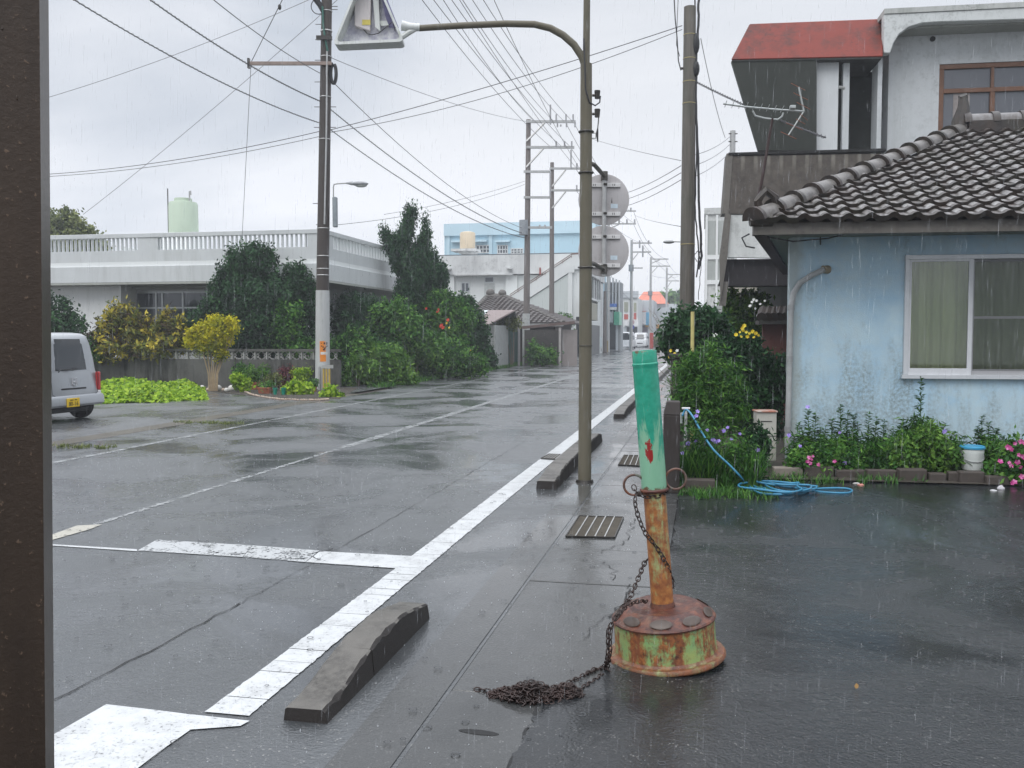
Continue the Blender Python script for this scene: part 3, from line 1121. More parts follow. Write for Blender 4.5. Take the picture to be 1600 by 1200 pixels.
def chain_path(mb, pts, pitch=.0235, seed=0):
    pts = [Vector(p) for p in pts]
    # Catmull-Rom
    fine = []
    for i in range(len(pts) - 1):
        p0, p1, p2, p3 = pts[max(i - 1, 0)], pts[i], pts[i + 1], pts[min(i + 2, len(pts) - 1)]
        for k in range(24):
            t = k / 24
            fine.append(.5 * ((2 * p1) + (p2 - p0) * t + (2 * p0 - 5 * p1 + 4 * p2 - p3) * t * t + (3 * p1 - p0 - 3 * p2 + p3) * t ** 3))
    fine.append(pts[-1])
    acc = 0; i = 0; k = 0
    last = fine[0]
    rg = random.Random(seed)
    for p in fine[1:]:
        acc += (p - last).length
        if acc >= pitch:
            t = (p - last)
            if t.length < 1e-6: continue
            up = Vector((0, 0, 1)) if abs(t.normalized().z) < .8 else Vector((1, 0, 0))
            s = t.cross(up).normalized(); u = s.cross(t).normalized()
            a = (math.pi / 4 if k % 2 else -math.pi / 4) + rg.uniform(-.25, .25)
            link_geo(mb, p, t, s * math.cos(a) + u * math.sin(a))
            k += 1; acc = 0
        last = p if acc == 0 else last
        if acc: last = p


BF = Fr(bp, YAW)


def bw(px, py, y):
    """world point seen at (px,py) lying y metres behind (+) or before (-) the bollard's middle plane"""
    a = BF.at(px, py, y)
    return BF.o + BF.x * a[0] + BF.n * y + Vector((0, 0, a[1]))


ch = MB()
chain_path(ch, [bw(1012, 768, .055), bw(1000, 770, .0), bw(993, 776, -.05), bw(993, 790, -.07), bw(999, 812, -.068), bw(1008, 832, -.068), bw(1022, 850, -.07), bw(1034, 868, -.068), bw(1043, 886, -.05), bw(1048, 900, -.02), bw(1051, 912, -.005), bw(1050, 918, 0)])
chain_path(ch, [bw(1035, 768, .05), bw(1042, 767, .0), bw(1036, 772, -.055), bw(1020, 776, -.068), bw(1004, 775, -.06), bw(994, 768, -.02), bw(990, 760, 0)], seed=2)
chain_path(ch, [bw(1015, 872, .04), bw(1007, 880, .01), bw(998, 902, -.06), bw(986, 930, -.14), bw(973, 950, -.20), bw(960, 968, -.24), bw(951, 985, -.255), bw(950, 1010, -.26), bw(949, 1028, -.26)] + [G(*p) + Vector((0, 0, .012)) for p in ((944, 1046), (930, 1052), (905, 1063), (880, 1074), (850, 1082))], seed=3)
chain_path(ch, [bw(1012, 941, .02), bw(1004, 939, -.03), bw(992, 941, -.06), bw(980, 946, -.10), bw(968, 958, -.17), bw(956, 975, -.23), bw(953, 995, -.262), bw(953, 1020, -.262)] + [G(*p) + Vector((0, 0, .012)) for p in ((947, 1050), (936, 1062), (922, 1072), (905, 1082), (890, 1090))], seed=4)
chain_path(ch, [G(*p) + Vector((0, 0, .012)) for p in ((955, 1054), (945, 1050), (930, 1050), (915, 1058))], seed=5)
# heap
rg = random.Random(12)
heap = [(828, 1094, 50, 13, .075), (884, 1088, 28, 9, .045), (792, 1090, 28, 7, .03)]
for cx, cy, rx, ry, hh in heap:
    c = G(cx, cy)
    RX = rx * c.length / FPX
    RY = ry * c.length ** 2 / FPX / 1.6 * .9
    for i in range(int(rx * 5.2)):
        a = rg.uniform(0, 2 * math.pi); rr_ = rg.random() ** .6
        hz_ = .012 + hh * (1 - rr_ ** 1.5) * rg.uniform(.35, 1)
        p_ = c + Rt * (RX * rr_ * math.cos(a)) + Vector((-Rt.y, Rt.x, 0)) * (RY * rr_ * math.sin(a)) + Vector((0, 0, hz_))
        az = rg.uniform(0, 6.28)
        link_geo(ch, p_, Vector((math.cos(az), math.sin(az), rg.uniform(-.35, .35))), Vector((rg.uniform(-1, 1), rg.uniform(-1, 1), rg.uniform(-.8, .8))))
chain_path(ch, [G(*p) + Vector((0, 0, .012)) for p in ((738, 1080), (755, 1083), (775, 1086), (800, 1088))], seed=6)
cho = ch.build('chain', drip_metal('rusty_chain', (.04, .022, .018), (.025, .016, .014), .4), None, 'full')
tag(cho, 'rusty link chain wound down the bollard and heaped on the wet pavement', 'chain')

# --- small litter on the lot
m_ = MB().prism([(0, 0), (.012, .004), (.017, .018), (.007, .026), (-.006, .012)], -.001, .001, 'xy')
q = G(1337, 1083)
lf = m_.build('fallen_leaf', plain('leaf_brown', (.28, .16, .05), .4), loc=(q.x, q.y, .02)); lf.rotation_euler = (1.0, .2, .4)
tag(lf, 'tiny curled brown leaf standing on the dark wet parking lot', 'leaf')

# ================================================================== FOLIAGE MATERIALS
FM = {
    'dark': foliage('leaf_dark', (.008, .026, .010), (.018, .062, .022), (.045, .12, .038)),
    'pine': foliage('leaf_conifer', (.008, .030, .014), (.020, .070, .028), (.050, .125, .040)),
    'mid': foliage('leaf_mid', (.012, .048, .010), (.046, .145, .024), (.13, .27, .045)),
    'fresh': foliage('leaf_fresh', (.03, .085, .014), (.08, .19, .03), (.17, .30, .05)),
    'lime': foliage('leaf_lime', (.08, .17, .010), (.24, .40, .02), (.40, .54, .05), trans=.35),
    'yellow': foliage('leaf_yellow', (.20, .22, .010), (.50, .48, .02), (.70, .60, .03), trans=.35),
    'croton': foliage('leaf_croton', (.05, .03, .014), (.10, .13, .022), (.58, .47, .06)),
    'wine': foliage('leaf_wine', (.04, .010, .015), (.10, .022, .030), (.18, .05, .05)),
    'olive': foliage('leaf_olive', (.05, .07, .02), (.12, .15, .045), (.24, .26, .09)),
    'red': foliage('petal_red', (.4, .03, .03), (.6, .06, .04), (.7, .12, .08)),
    'pink': foliage('petal_pink', (.45, .05, .22), (.62, .12, .34), (.72, .25, .48)),
    'violet': foliage('petal_violet', (.24, .16, .55), (.34, .25, .68), (.45, .36, .75)),
    'gold': foliage('petal_gold', (.55, .38, .02), (.75, .55, .03), (.8, .68, .08)),
    'white': foliage('petal_white', (.55, .58, .5), (.7, .72, .66), (.8, .8, .78)),
}
M['bark'] = weathered('bark', (.16, .13, .10), (.05, .045, .035), .7, 8, .7, bump=.9)
M['twig'] = plain('grey_twig', (.22, .20, .17), .7)


def bush(name, label, Z, base, lumps, fm, ncl, per, size, asp=.5, cr=None, seed=1, cat='shrub', group=None, trunk=None, upright=0.0, inner=.5, up=.3, deep=None):
    """base: (px,py) of the foot on the photo, at depth Z"""
    g = PXZ(base[0], 0, Z)
    o = thing(name, label, cat, tuple(g), 0, group)
    bl = pxb(Z, lumps, g)
    if deep: bl = [(b[0], b[1] + .0, b[2], b[3], deep, b[5]) for b in bl]
    F1 = leafcloud(None, FM[fm], o, bl, ncl, per, size, asp, cr or size * 2.2, seed, up, inner, upright)
    rg = random.Random(seed)
    sh = []
    for b in bl:
        for _ in range(4):
            a, e = rg.uniform(0, 6.28), rg.uniform(.1, 1.35)
            r_ = rg.uniform(.95, 1.15); q = rg.uniform(.25, .5)
            sh.append((b[0] + b[3] * r_ * math.cos(a) * math.cos(e), b[1] + b[4] * r_ * math.sin(a) * math.cos(e), b[2] + b[5] * r_ * math.sin(e), b[3] * .10, b[4] * .10, b[5] * q))
    F2 = leafcloud(None, FM[fm], o, sh, max(20, len(sh) * 4), per, size * .9, asp, size * .8, seed + 500, .2, .1, .6)
    leafmesh('foliage', np.concatenate([F1[0], F2[0]]), np.concatenate([F1[1], F2[1]]), FM[fm], o)
    m_ = MB()
    for b in (bl if len(bl) <= 7 else rg.sample(bl, 7)):
        r0 = (trunk or .03)
        s = Vector((rg.uniform(-.05, .05), rg.uniform(-.05, .05), 0))
        e = Vector((b[0], b[1], b[2] + b[5] * .3))
        mid = s.lerp(e, .5) + Vector((rg.uniform(-.1, .1), rg.uniform(-.1, .1), .1)) * min(1, e.length)
        mid.x = s.x * .5 + mid.x * .5
        m_.tube([s, s.lerp(mid, .5), mid, mid.lerp(e, .55) + Vector((0, 0, .04)), e], [r0, r0 * .8, r0 * .62, r0 * .4, r0 * .15], 6)
    m_.build('branches', M['bark'], o, True)
    return o


def flowers(parent, pts, fm, r, seed=0, petals=5):
    """small open blossoms at local points"""
    rg = random.Random(seed)
    V = []; v = []
    for p in pts:
        p = Vector(p)
        n = Vector((rg.uniform(-.5, .5), -1, rg.uniform(0, .9))).normalized()
        u = n.orthogonal().normalized(); w = n.cross(u)
        q = rg.uniform(.7, 1.2) * r
        a0_ = rg.uniform(0, 6)
        for k in range(petals):
            a = a0_ + 2 * math.pi * k / petals
            d = u * math.cos(a) + w * math.sin(a); e = u * -math.sin(a) + w * math.cos(a)
            V.append([p, p + d * q * .6 + e * q * .4 + n * .1 * q, p + d * q + n * .15 * q, p + d * q * .6 - e * q * .4 + n * .1 * q]); v.append(rg.random())
    return leafmesh('blossom', np.array([[tuple(x) for x in f] for f in V]), np.array(v), FM[fm], parent)


# ================================================================== LEFT SIDE
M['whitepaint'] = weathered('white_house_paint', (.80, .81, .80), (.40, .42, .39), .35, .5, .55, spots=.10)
M['ledge_highlight'] = weathered('white_ledge_highlight', (.70, .72, .71), (.5, .5, .5), .3, .4, .5)  # balcony white made lighter: the ledge's highlight is put into its colour
M['whiteclean'] = weathered('white_balcony_paint', (.56, .58, .58), (.30, .31, .29), .5, .8, .5)
M['mouldpaint'] = weathered('mouldy_white_paint', (.66, .67, .65), (.20, .21, .20), .75, .35, .6, lo=.42, hi=.68, spots=.5)
M['soffit'] = weathered('grey_soffit', (.36, .37, .34), (.16, .17, .14), .6, .9, .7)
M['alum'] = plain('aluminium_frame', (.52, .54, .54), .35, .5, .1, 10, .05)
M['pane'] = glassy('window_pane', (.045, .055, .065), .05)

# --- white flat roofed house, corner behind the utility pole
HZc = 31.0
hc = PXZ(508, 0, HZc)
wh = thing('flat_roof_house', 'white flat roofed house with slatted rooftop balustrade, behind the garden on the left', 'house', tuple(hc))
H = Fr(hc, 0)


def hz(py, px=300): return H.lz(px, py)


def hx(px, y=0): return H.lx(px, 524, y)


class SideFr:
    """plane X = const of a world aligned frame"""
    def __init__(s, o, X=0.0): s.o = Vector((o[0], o[1], 0)); s.X = s.o.x + X

    def at(s, px, py):
        d = ray(px, py); t = (s.X - C0.x) / d.x; p = C0 + d * t
        return p.y - s.o.y, p.z


HS = SideFr(hc)
x_l = hx(-60)
y_b = HS.at(700, 524)[0]
zf0, zf1, zl, zo0, zo1, zt = hz(440), hz(414), hz(407), hz(389), hz(369), hz(362)
ww = .16
# roof slab with fascia, set forward below, ledge on top
m_ = MB().box(x_l, 0, 0, y_b, zf0, zf1)
m_.build('roof_slab', M['whiteclean'], wh, bevel=.015)
MB().box(x_l - .01, .02, -.02, y_b, zf0 - .07, zf0 - .002).build('drip_edge', M['soffit'], wh)
m_ = MB().box(x_l, -.10, .10, y_b - .1, zf1 + .001, zl)
m_.build('roof_ledge', M['ledge_highlight'], wh)
# parapet: lower wall, posts, top rail, slats
xa_ = [(-60, 75), (215, 247), (480, 508)]
lo = MB().box(x_l, -.10, .10, .10 + ww, zl + .001, zo0).box(-.10 - ww, -.10, .10 + ww, y_b, zl + .001, zo0)
lo.build('parapet_base', M['whiteclean'], wh)
up_ = MB().box(x_l, -.10 + .03, .07, .10 + ww, zo1, zt).box(-.10 - ww, -.07, .10 + ww, y_b, zo1, zt)
up_.build('parapet_rail', M['whiteclean'], wh, bevel=.01)
for a, b_ in ((215, 247), (480, 508)):
    MB().box(hx(a), hx(b_) - .10 if b_ == 508 else hx(b_), .10, .10 + ww, zo0, zo1).build('parapet_panel', M['whiteclean'], wh)
MB().box(-.10 - ww, -.10, .10 + ww, HS.at(526, 524)[0], zo0, zo1).build('parapet_panel', M['whiteclean'], wh)
x = hx(-50)
while x < hx(480):
    if not (hx(213) < x < hx(247)): MB().box(x, x + .05, .13, .22, zo0, zo1).build('slat', M['whiteclean'], wh)
    x += .168
y = HS.at(527, 524)[0]
while y < y_b:
    MB().box(-.22, -.13, y, y + .07, zo0, zo1).build('slat', M['whiteclean'], wh); y += .30
# sloping stair wall / second roof strip seen through the left slats
MB().add([(hx(60), 5, zo1 + .1), (hx(160), 5, zo0 - .05), (hx(160), 5.3, zo0 - .05), (hx(60), 5.3, zo1 + .1), (hx(60), 5, zo1 + .25), (hx(160), 5, zo0 + .1), (hx(160), 5.3, zo0 + .1), (hx(60), 5.3, zo1 + .25)],
         [(0, 3, 2, 1), (4, 5, 6, 7), (0, 1, 5, 4), (1, 2, 6, 5), (2, 3, 7, 6), (3, 0, 4, 7)]).build('stair_wall', M['whiteclean'], wh)
# walls under the slab
wy = .7
wxl, wxr = H.lx(80, 524, wy), H.lx(190, 524, wy)
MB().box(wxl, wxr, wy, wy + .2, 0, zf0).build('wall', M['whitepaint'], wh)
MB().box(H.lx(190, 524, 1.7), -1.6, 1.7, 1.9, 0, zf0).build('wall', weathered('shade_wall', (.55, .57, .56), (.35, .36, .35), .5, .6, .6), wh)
MB().box(wxr - .18, wxr, wy + .2, 1.7, 0, zf0).build('wall', M['whitepaint'], wh)
MB().box(x_l, wxl - .3, 3.6, 3.8, 0, zf0).build('wall', M['whitepaint'], wh)
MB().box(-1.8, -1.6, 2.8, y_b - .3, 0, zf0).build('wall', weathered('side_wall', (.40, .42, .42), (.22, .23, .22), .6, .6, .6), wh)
cy_ = HS.at(590, 524)[0]
MB().box(-1.35, -1.1, cy_ + 2.2, cy_ + 2.5, 0, zf0).build('column', M['whitepaint'], wh)


def window(parent, fr, x0, x1, z0, z1, y, vs=(), hs=(), fw=.05, fm=None, gm=None, name='window', dep=.06):
    """frame proud of a wall plane y with glass behind; vs/hs: mullion positions as fractions"""
    fm = fm or M['alum']; gm = gm or M['pane']
    m_ = MB()
    m_.box(x0, x1, y - dep, y + .01, z1 - fw, z1).box(x0, x1, y - dep - .015, y + .01, z0, z0 + fw)
    m_.box(x0, x0 + fw, y - dep, y + .01, z0 + fw, z1 - fw).box(x1 - fw, x1, y - dep, y + .01, z0 + fw, z1 - fw)
    for v in vs:
        xx = x0 + (x1 - x0) * v; m_.box(xx - fw * .45, xx + fw * .45, y - dep + .004, y + .01, z0 + fw, z1 - fw)
    for h in hs:
        zz = z0 + (z1 - z0) * h; m_.box(x0 + fw, x1 - fw, y - dep + .008, y + .01, zz - fw * .4, zz + fw * .4)
    w_ = m_.build(name, fm, parent)
    MB().box(x0 + fw * .5, x1 - fw * .5, y - .015, y - .005, z0 + fw * .5, z1 - fw * .5).build('pane', gm, w_)
    return w_


wx0, wx1 = H.lx(212, 524, 1.7), H.lx(335, 524, 1.7)
window(wh, H, wx0, wx1, H.lz(260, 520, 1.7), H.lz(260, 455, 1.7), 1.7, (.28, .36, .62), (.60,), .07)
MB().box(wx0 - .25, wx1 + .1, 1.35, 1.7, H.lz(260, 452, 1.7), H.lz(260, 446, 1.7)).build('window_hood', M['soffit'], wh)
MB().box(H.lx(630, 524, 0) - .2, H.lx(630, 524, 0), 9, 9.3, 0, 1).build('wall', M['whitepaint'], wh)
# small camera like fitting by the pole
# --- rooftop water tank
tz = 36
tp = PXZ(290, 0, tz)
tkz0, tkz1 = HZ(385, tz), HZ(318, tz)
tk = thing('water_tank', 'pale green cylindrical water tank on the roof of the white house', 'water tank', (tp.x, tp.y, tkz0))
rr_ = 22 * tz / FPX
MB().lathe([(rr_, .45), (rr_ * 1.01, .5), (rr_, tkz1 - tkz0 - .1), (rr_ * .93, tkz1 - tkz0), (rr_ * .62, tkz1 - tkz0 + .03), (rr_ * .60, tkz1 - tkz0 + .15), (rr_ * .5, tkz1 - tkz0 + .16)], 28).build('tank', weathered('pale_green_frp', (.46, .54, .43), (.33, .39, .33), .4, 1, .4), tk, True)
MB().box(-rr_ * 1.1, rr_ * 1.1, -rr_ * 1.1, rr_ * 1.1, -.9, .45).build('pedestal', M['whitepaint'], tk)
MB().tube([(-rr_ * .96, -.2, .5), (-rr_ * .96, -.2, tkz1 - tkz0 + .52)], .02, 6).build('pipe', M['iron'], tk)
MB().tube([(rr_ * .72, -.2, tkz1 - tkz0), (rr_ * .72, -.2, tkz1 - tkz0 + .38), (rr_ * .8, -.2, tkz1 - tkz0 + .40), (rr_ * .82, -.2, tkz1 - tkz0 + .25)], .03, 6).build('pipe', M['galv'], tk)

# --- round tree rising behind the roof
bush('tree', 'bushy green tree crown rising behind the flat roof, left edge', 48, (112, 524), [(105, 355, 26, 24), (85, 362, 24, 22), (130, 372, 22, 18), (60, 350, 30, 26), (118, 385, 40, 20), (150, 392, 22, 14)], 'olive', 420, 24, .20, .6, .30, 3, 'tree', trunk=.2)
# --- garden wall with pierced blocks
gwZ = 29.2
gp = PXZ(355, 0, gwZ)
gw = thing('garden_wall', 'low grey block garden wall topped by pierced decorative blocks', 'wall', tuple(gp))
GW = Fr(gp, 0)
gx0, gx1 = GW.lx(-40), GW.lx(530)
gz1, gz2, gz3 = GW.lz(300, 561), GW.lz(300, 549), GW.lz(300, 545)
M['blockwall'] = weathered('stained_block_wall', (.11, .11, .10), (.02, .02, .018), .98, 1.3, .7, lo=.42, hi=.6, spots=.4)
MB().box(gx0, gx1, 0, .15, 0, gz1).build('base', M['blockwall'], gw)
MB().box(gx0, gx1, -.01, .16, gz2, gz3).build('coping', M['blockwall'], gw)
x = gx0
pb = MB()
bw_ = .39
while x < gx1 - .1:
    pb.box(x, x + .03, .01, .14, gz1, gz2)
    cx, cz = x + .03 + (bw_ - .03) / 2, (gz1 + gz2) / 2
    hw_, hh_ = (bw_ - .03) / 2, (gz2 - gz1) / 2
    for sx in (-1, 1):
        for sz in (-1, 1):
            pb.tube([(cx + sx * hw_, .075, cz + sz * hh_ * .1), (cx + sx * hw_ * .1, .075, cz + sz * hh_)], .018, 4)
            pb.tube([(cx + sx * hw_, .075, cz + sz * hh_ * .9), (cx + sx * hw_ * .45, .075, cz)], .014, 4)
    x += bw_
pb.build('pierced_blocks', weathered('grey_block', (.36, .36, .34), (.15, .15, .14), .7, 2, .7), gw)

# --- shrubs behind and over the wall
bush('shrub', 'round dark shrub at the far left end of the white house wall', 30.2, (90, 600), [(85, 500, 30, 34), (110, 520, 22, 26), (70, 540, 40, 40), (100, 560, 36, 22)], 'dark', 260, 30, .12, .6, .2, 5)
bush('croton_hedge', 'croton hedge with yellow, bronze and green leaves behind the garden wall', 30.0, (220, 600), [(190, 505, 26, 24), (165, 525, 24, 24), (205, 530, 30, 30), (235, 515, 26, 22), (262, 520, 24, 26), (285, 525, 20, 22), (180, 550, 34, 16), (245, 545, 40, 18)], 'croton', 420, 16, .20, .34, .13, 6, up=.7)
bush('shrub', 'pale green low plant between the silver car and the croton hedge', 29.9, (140, 600), [(140, 540, 14, 16), (150, 552, 14, 12)], 'mid', 80, 20, .09, .5, .12, 7)
bush('shrub', 'large dark green billowing bush standing left of the utility pole', 30.6, (410, 600), [(388, 410, 34, 22), (365, 425, 22, 26), (412, 415, 20, 26), (345, 462, 18, 26), (375, 455, 44, 34), (462, 430, 16, 18), (480, 455, 12, 22), (445, 455, 26, 24), (420, 470, 60, 36), (345, 495, 34, 34), (318, 515, 24, 26), (400, 520, 70, 36), (460, 510, 34, 44), (310, 520, 30, 26), (360, 535, 60, 16), (480, 480, 18, 30)], 'dark', 1700, 34, .13, .42, .15, 8, trunk=.08, upright=.6)
bush('shrub', 'brighter green shrub just left of the pole in front of the dark bush', 29.6, (455, 600), [(452, 500, 20, 26), (440, 525, 18, 20), (465, 545, 22, 16)], 'mid', 110, 22, .12, .5, .18, 9)

# --- yellow shrub with bare stems
yz = 26.6
yg = PXZ(330, 0, yz)
yt = thing('golden_shrub', 'golden yellow shrub on thin bare stems in front of the garden wall', 'shrub', tuple(yg))
bl = pxb(yz, [(338, 503, 13, 7), (355, 506, 12, 7), (320, 512, 12, 7), (366, 514, 6, 6), (306, 522, 10, 6), (297, 533, 8, 4), (340, 518, 18, 8), (325, 528, 16, 7), (352, 528, 10, 7), (338, 540, 12, 8), (316, 540, 9, 5), (344, 552, 7, 7)], yg)
leafcloud('foliage', FM['yellow'], yt, bl, 420, 22, .085, .6, .12, 10, .5, .2)
leafcloud('foliage', FM['olive'], yt, pxb(yz, [(338, 556, 14, 10), (325, 548, 18, 9)], yg), 40, 14, .08, .5, .12, 11)
m_ = MB()
for dx in (-.12, -.06, 0, .05, .1, .16, .2):
    e = (dx * 3.2 + .1, rnd.uniform(-.2, .2), 1.55)
    m_.tube([(dx * .6, dx * .3, 0), (dx * .8, dx * .2, .5), (dx * 1.4, dx, 1.0), e], [.022, .02, .017, .008], 6)
m_.build('stems', plain('tan_stem', (.36, .27, .17), .7), yt, True)

# --- light green creeping sweet potato patch
g1 = [G(150, 630), G(322, 624), G(322, 604), G(150, 600)]
pa = MB()
rg = np.random.default_rng(3)


def patch(label, quad, n, size, h, fm, seed, name='ground_cover'):
    rg = np.random.default_rng(seed)
    q = np.array([[p.x, p.y] for p in quad])
    u, v = rg.random(n), rg.random(n)
    P = (q[0] * (1 - u)[:, None] + q[1] * u[:, None]) * (1 - v)[:, None] + (q[3] * (1 - u)[:, None] + q[2] * u[:, None]) * v[:, None]
    edge = np.minimum(np.minimum(u, 1 - u) * 3, np.minimum(v, 1 - v) * 4)
    lump = .6 + .4 * np.sin(P[:, 0] * 2.3 + 1) * np.cos(P[:, 1] * 1.9)
    z = h * np.clip(edge * 2.0, .15, 1) * lump * rg.uniform(.55, 1.1, n)
    p = np.stack([P[:, 0], P[:, 1], z], 1)
    nn = nrm(rg.normal(size=(n, 3)) * .55 + np.array([0, -.35, 1]))
    t = rg.normal(size=(n, 3)); t = nrm(t - nn * (t * nn).sum(1, keepdims=True)); b = np.cross(nn, t)
    L = (size * rg.uniform(.6, 1.25, n))[:, None]
    V = np.stack([p - t * L * .5 + nn * L * .1, p + b * L * .46 - t * L * .25, p + t * L * .55 - nn * L * .12, p - b * L * .46 - t * L * .25], 1)
    val = .5 + rg.normal(0, .26, n)
    return tag(leafmesh(name, V, val, FM[fm], None), label, 'ground cover', None, 'stuff')


patch('lime green creeping sweet potato leaves spread beside the silver car', [G(148, 632), G(324, 625), G(318, 606), G(150, 600)], 9000, .12, .30, 'lime', 3)
patch('lime green creeping sweet potato leaves spread beside the silver car', [G(170, 630), G(265, 630), G(240, 604), G(190, 600)], 2200, .12, .42, 'lime', 4)

# --- yellow stake
q = G(368, 600)
st = thing('marker_stake', 'thin yellow marker stake with a dark cap joint beside the golden shrub', 'stake', (q.x, q.y, 0))
sz = HZ(513, (q - C0).dot(Fw)); sm = HZ(572, (q - C0).dot(Fw))
MB().tube([(0, 0, 0), (0, 0, sm)], .07, 10).build('base_tube', plain('faded_yellow', (.52, .36, .06), .5), st, True)
MB().tube([(0, 0, sm), (0, 0, sm + .05), (0, 0, sm + .12)], [.085, .085, .05], 10).build('joint', M['black'], st, True)
MB().tube([(0, 0, sm + .1), (.04, 0, sz)], .028, 8).build('rod', plain('yellow_plastic', (.55, .38, .07), .45), st, True)

# --- potted plants and edging stones in front of the wall
terr = weathered('terracotta', (.32, .11, .065), (.15, .06, .04), .5, 9, .6)


def pot(name, label, px, py, wpx, hpx, fm, lumps, n=60, size=.07, square=False, mat=None, grp='potted plants at the foot of the utility pole', asp=.5):
    g = G(px, py); Z = (g - C0).dot(Fw)
    o = thing(name, label, 'potted plant', tuple(g), 0, grp)
    w = wpx * Z / FPX / 2; h = hpx * Z / FPX
    if square:
        MB().hexa([(-w * .85, -.1, 0), (w * .85, -.1, 0), (w * .85, .1, 0), (-w * .85, .1, 0)], [(-w, -.13, h), (w, -.13, h), (w, .13, h), (-w, .13, h)]).box(-w * 1.04, w * 1.04, -.145, .145, h, h + .03).build('pot', mat or terr, o, bevel=.005)
    else:
        MB().lathe([(w * .66, 0), (w * .9, h * .84), (w * 1.02, h * .85), (w * 1.02, h), (w * .92, h), (w * .88, h * .9)], 20).build('pot', mat or terr, o, True)
    if lumps:
        leafcloud('foliage', FM[fm], o, pxb(Z, lumps, g), n, 22, size, asp, size * 1.6, int(px), .5, .2)
        MB().tube([(0, 0, h * .8), (0, 0, h + .15)], .012, 5).build('stem', M['bark'], o)
    return o


pot('potted_plant', 'tall feathery pale green plant in a wide terracotta pot', 399, 609, 18, 12, 'fresh', [(400, 585, 15, 11), (392, 592, 10, 9), (412, 580, 9, 8)], 110, .06)
pot('potted_plant', 'wine red bushy plant in a small pot in front of the wall', 446, 606, 14, 8, 'wine', [(446, 588, 10, 11), (442, 595, 9, 8), (450, 582, 7, 7)], 110, .07)
pot('potted_plant', 'flat topped lime green plant in a dark trough beside the utility pole', 472, 606, 24, 8, 'lime', [(464, 583, 8, 7), (478, 582, 9, 6), (472, 587, 10, 6)], 70, .07, True, plain('dark_trough', (.05, .035, .04), .6))
pot('potted_plant', 'low terracotta trough with sparse weeds', 415, 615, 20, 8, 'mid', [(412, 605, 9, 5), (420, 604, 8, 5)], 30, .06, True)
pot('potted_plant', 'small terracotta pot with a green tuft right at the foot of the utility pole', 491, 612, 9, 8, 'mid', [(491, 599, 6, 6)], 40, .05)
pot('potted_plant', 'terracotta pot standing behind the right side of the utility pole', 521, 598, 13, 14, 'fresh', [(521, 580, 8, 6), (514, 575, 6, 5)], 40, .07)
gp_ = plain('green_plastic', (.01, .22, .15), .4)
pot('flower_pot', 'left of two small bare green plastic pots on the ground', 430, 617, 7, 11, 'mid', None, mat=gp_, grp='small green plastic pots')
pot('flower_pot', 'right of two small green plastic pots, beside the lime creeper', 443, 617, 8, 11, 'mid', None, mat=gp_, grp='small green plastic pots')
bush('creeper', 'low lime green creeper in front of the small green pots', 25.2, (462, 616), [(455, 612, 10, 6), (470, 614, 14, 5), (462, 604, 6, 6), (478, 610, 8, 5)], 'lime', 90, 12, .10, .8, .1, 21, 'plant')
bush('creeper', 'small lime green clump at the roadside in front of the utility pole', 24.2, (517, 620), [(512, 620, 10, 5), (524, 621, 9, 4), (517, 616, 8, 5)], 'lime', 70, 12, .10, .8, .1, 22, 'plant')
bush('weed', 'leafy lime weed at the foot of the yellow stake', 26.2, (378, 610), [(374, 598, 7, 6), (382, 604, 8, 6), (368, 592, 6, 5)], 'lime', 60, 10, .10, .7, .1, 23, 'plant')
bush('plant', 'dark leafy plant behind the terracotta pots against the garden wall', 28.6, (385, 604), [(384, 590, 14, 12), (378, 582, 10, 8)], 'mid', 70, 16, .10, .5, .14, 24)
bush('plant', 'brownish dry plant between the terracotta pots', 27.0, (425, 608), [(425, 596, 12, 5), (432, 592, 8, 5)], 'olive', 40, 14, .08, .4, .1, 25)
stm = weathered('pale_stone', (.62, .60, .56), (.35, .33, .30), .5, 6, .6)
tan = weathered('tan_stone', (.42, .33, .26), (.2, .16, .13), .5, 6, .6)
for i, (px, py, r, mt_, lb) in enumerate(((316, 608, 4, stm, 'leftmost small white stone below the golden shrub'), (325, 611, 3.2, tan, 'flat tan stone under the golden shrub stems'), (330, 609, 5, stm, 'white stone directly right of the golden shrub stems'), (341, 610, 5.5, stm, 'round white stone, third of the white ones from the left'), (354, 612, 4, stm, 'small white stone beside the largest white one'), (362, 611, 6, stm, 'largest white stone of the row below the yellow stake'), (374, 610, 5, stm, 'white stone at the right end of the row, partly under weeds'), (349, 611, 3, tan, 'small tan pebble between two white stones'), (503, 607, 5, stm, 'white ornament like stone standing at the foot of the utility pole'), (482, 616, 4, stm, 'pale stone beside the small terracotta pot'))):
    g = G(px, py); Z = (g - C0).dot(Fw); r = r * Z / FPX
    o = MB().ell((0, 0, r * .7), (r, r * .9, r * .85), 12, 8, .06, random.Random(i)).build('garden_stone', mt_, None, True, loc=tuple(g))
    tag(o, lb, 'stone', 'edging stones of the garden bed')
m_ = MB()
rg = random.Random(6)
pth = [(380, 612), (395, 618), (415, 622), (440, 625), (470, 626), (500, 626), (515, 625)]
for a, b_ in zip(pth[:-1], pth[1:]):
    for k in range(9):
        t = k / 9; g = G(a[0] + (b_[0] - a[0]) * t, a[1] + (b_[1] - a[1]) * t)
        m_.ell((g.x, g.y + rg.uniform(-.03, .03), .02), (.030, .035, .028), 7, 5, .1, rg)
tag(m_.build('shell_edging', tan, None, True), 'curved line of small tan shells edging the planting bed', 'edging', None, 'stuff')
sheet('planting_bed', [(G(330, 612).x, G(330, 612).y, .006), (G(420, 622).x, G(420, 622).y, .006), (G(530, 624).x, G(530, 624).y, .006), (G(560, 606).x, G(560, 606).y, .006), (G(300, 603).x, G(300, 603).y, .006)], M['soil'])
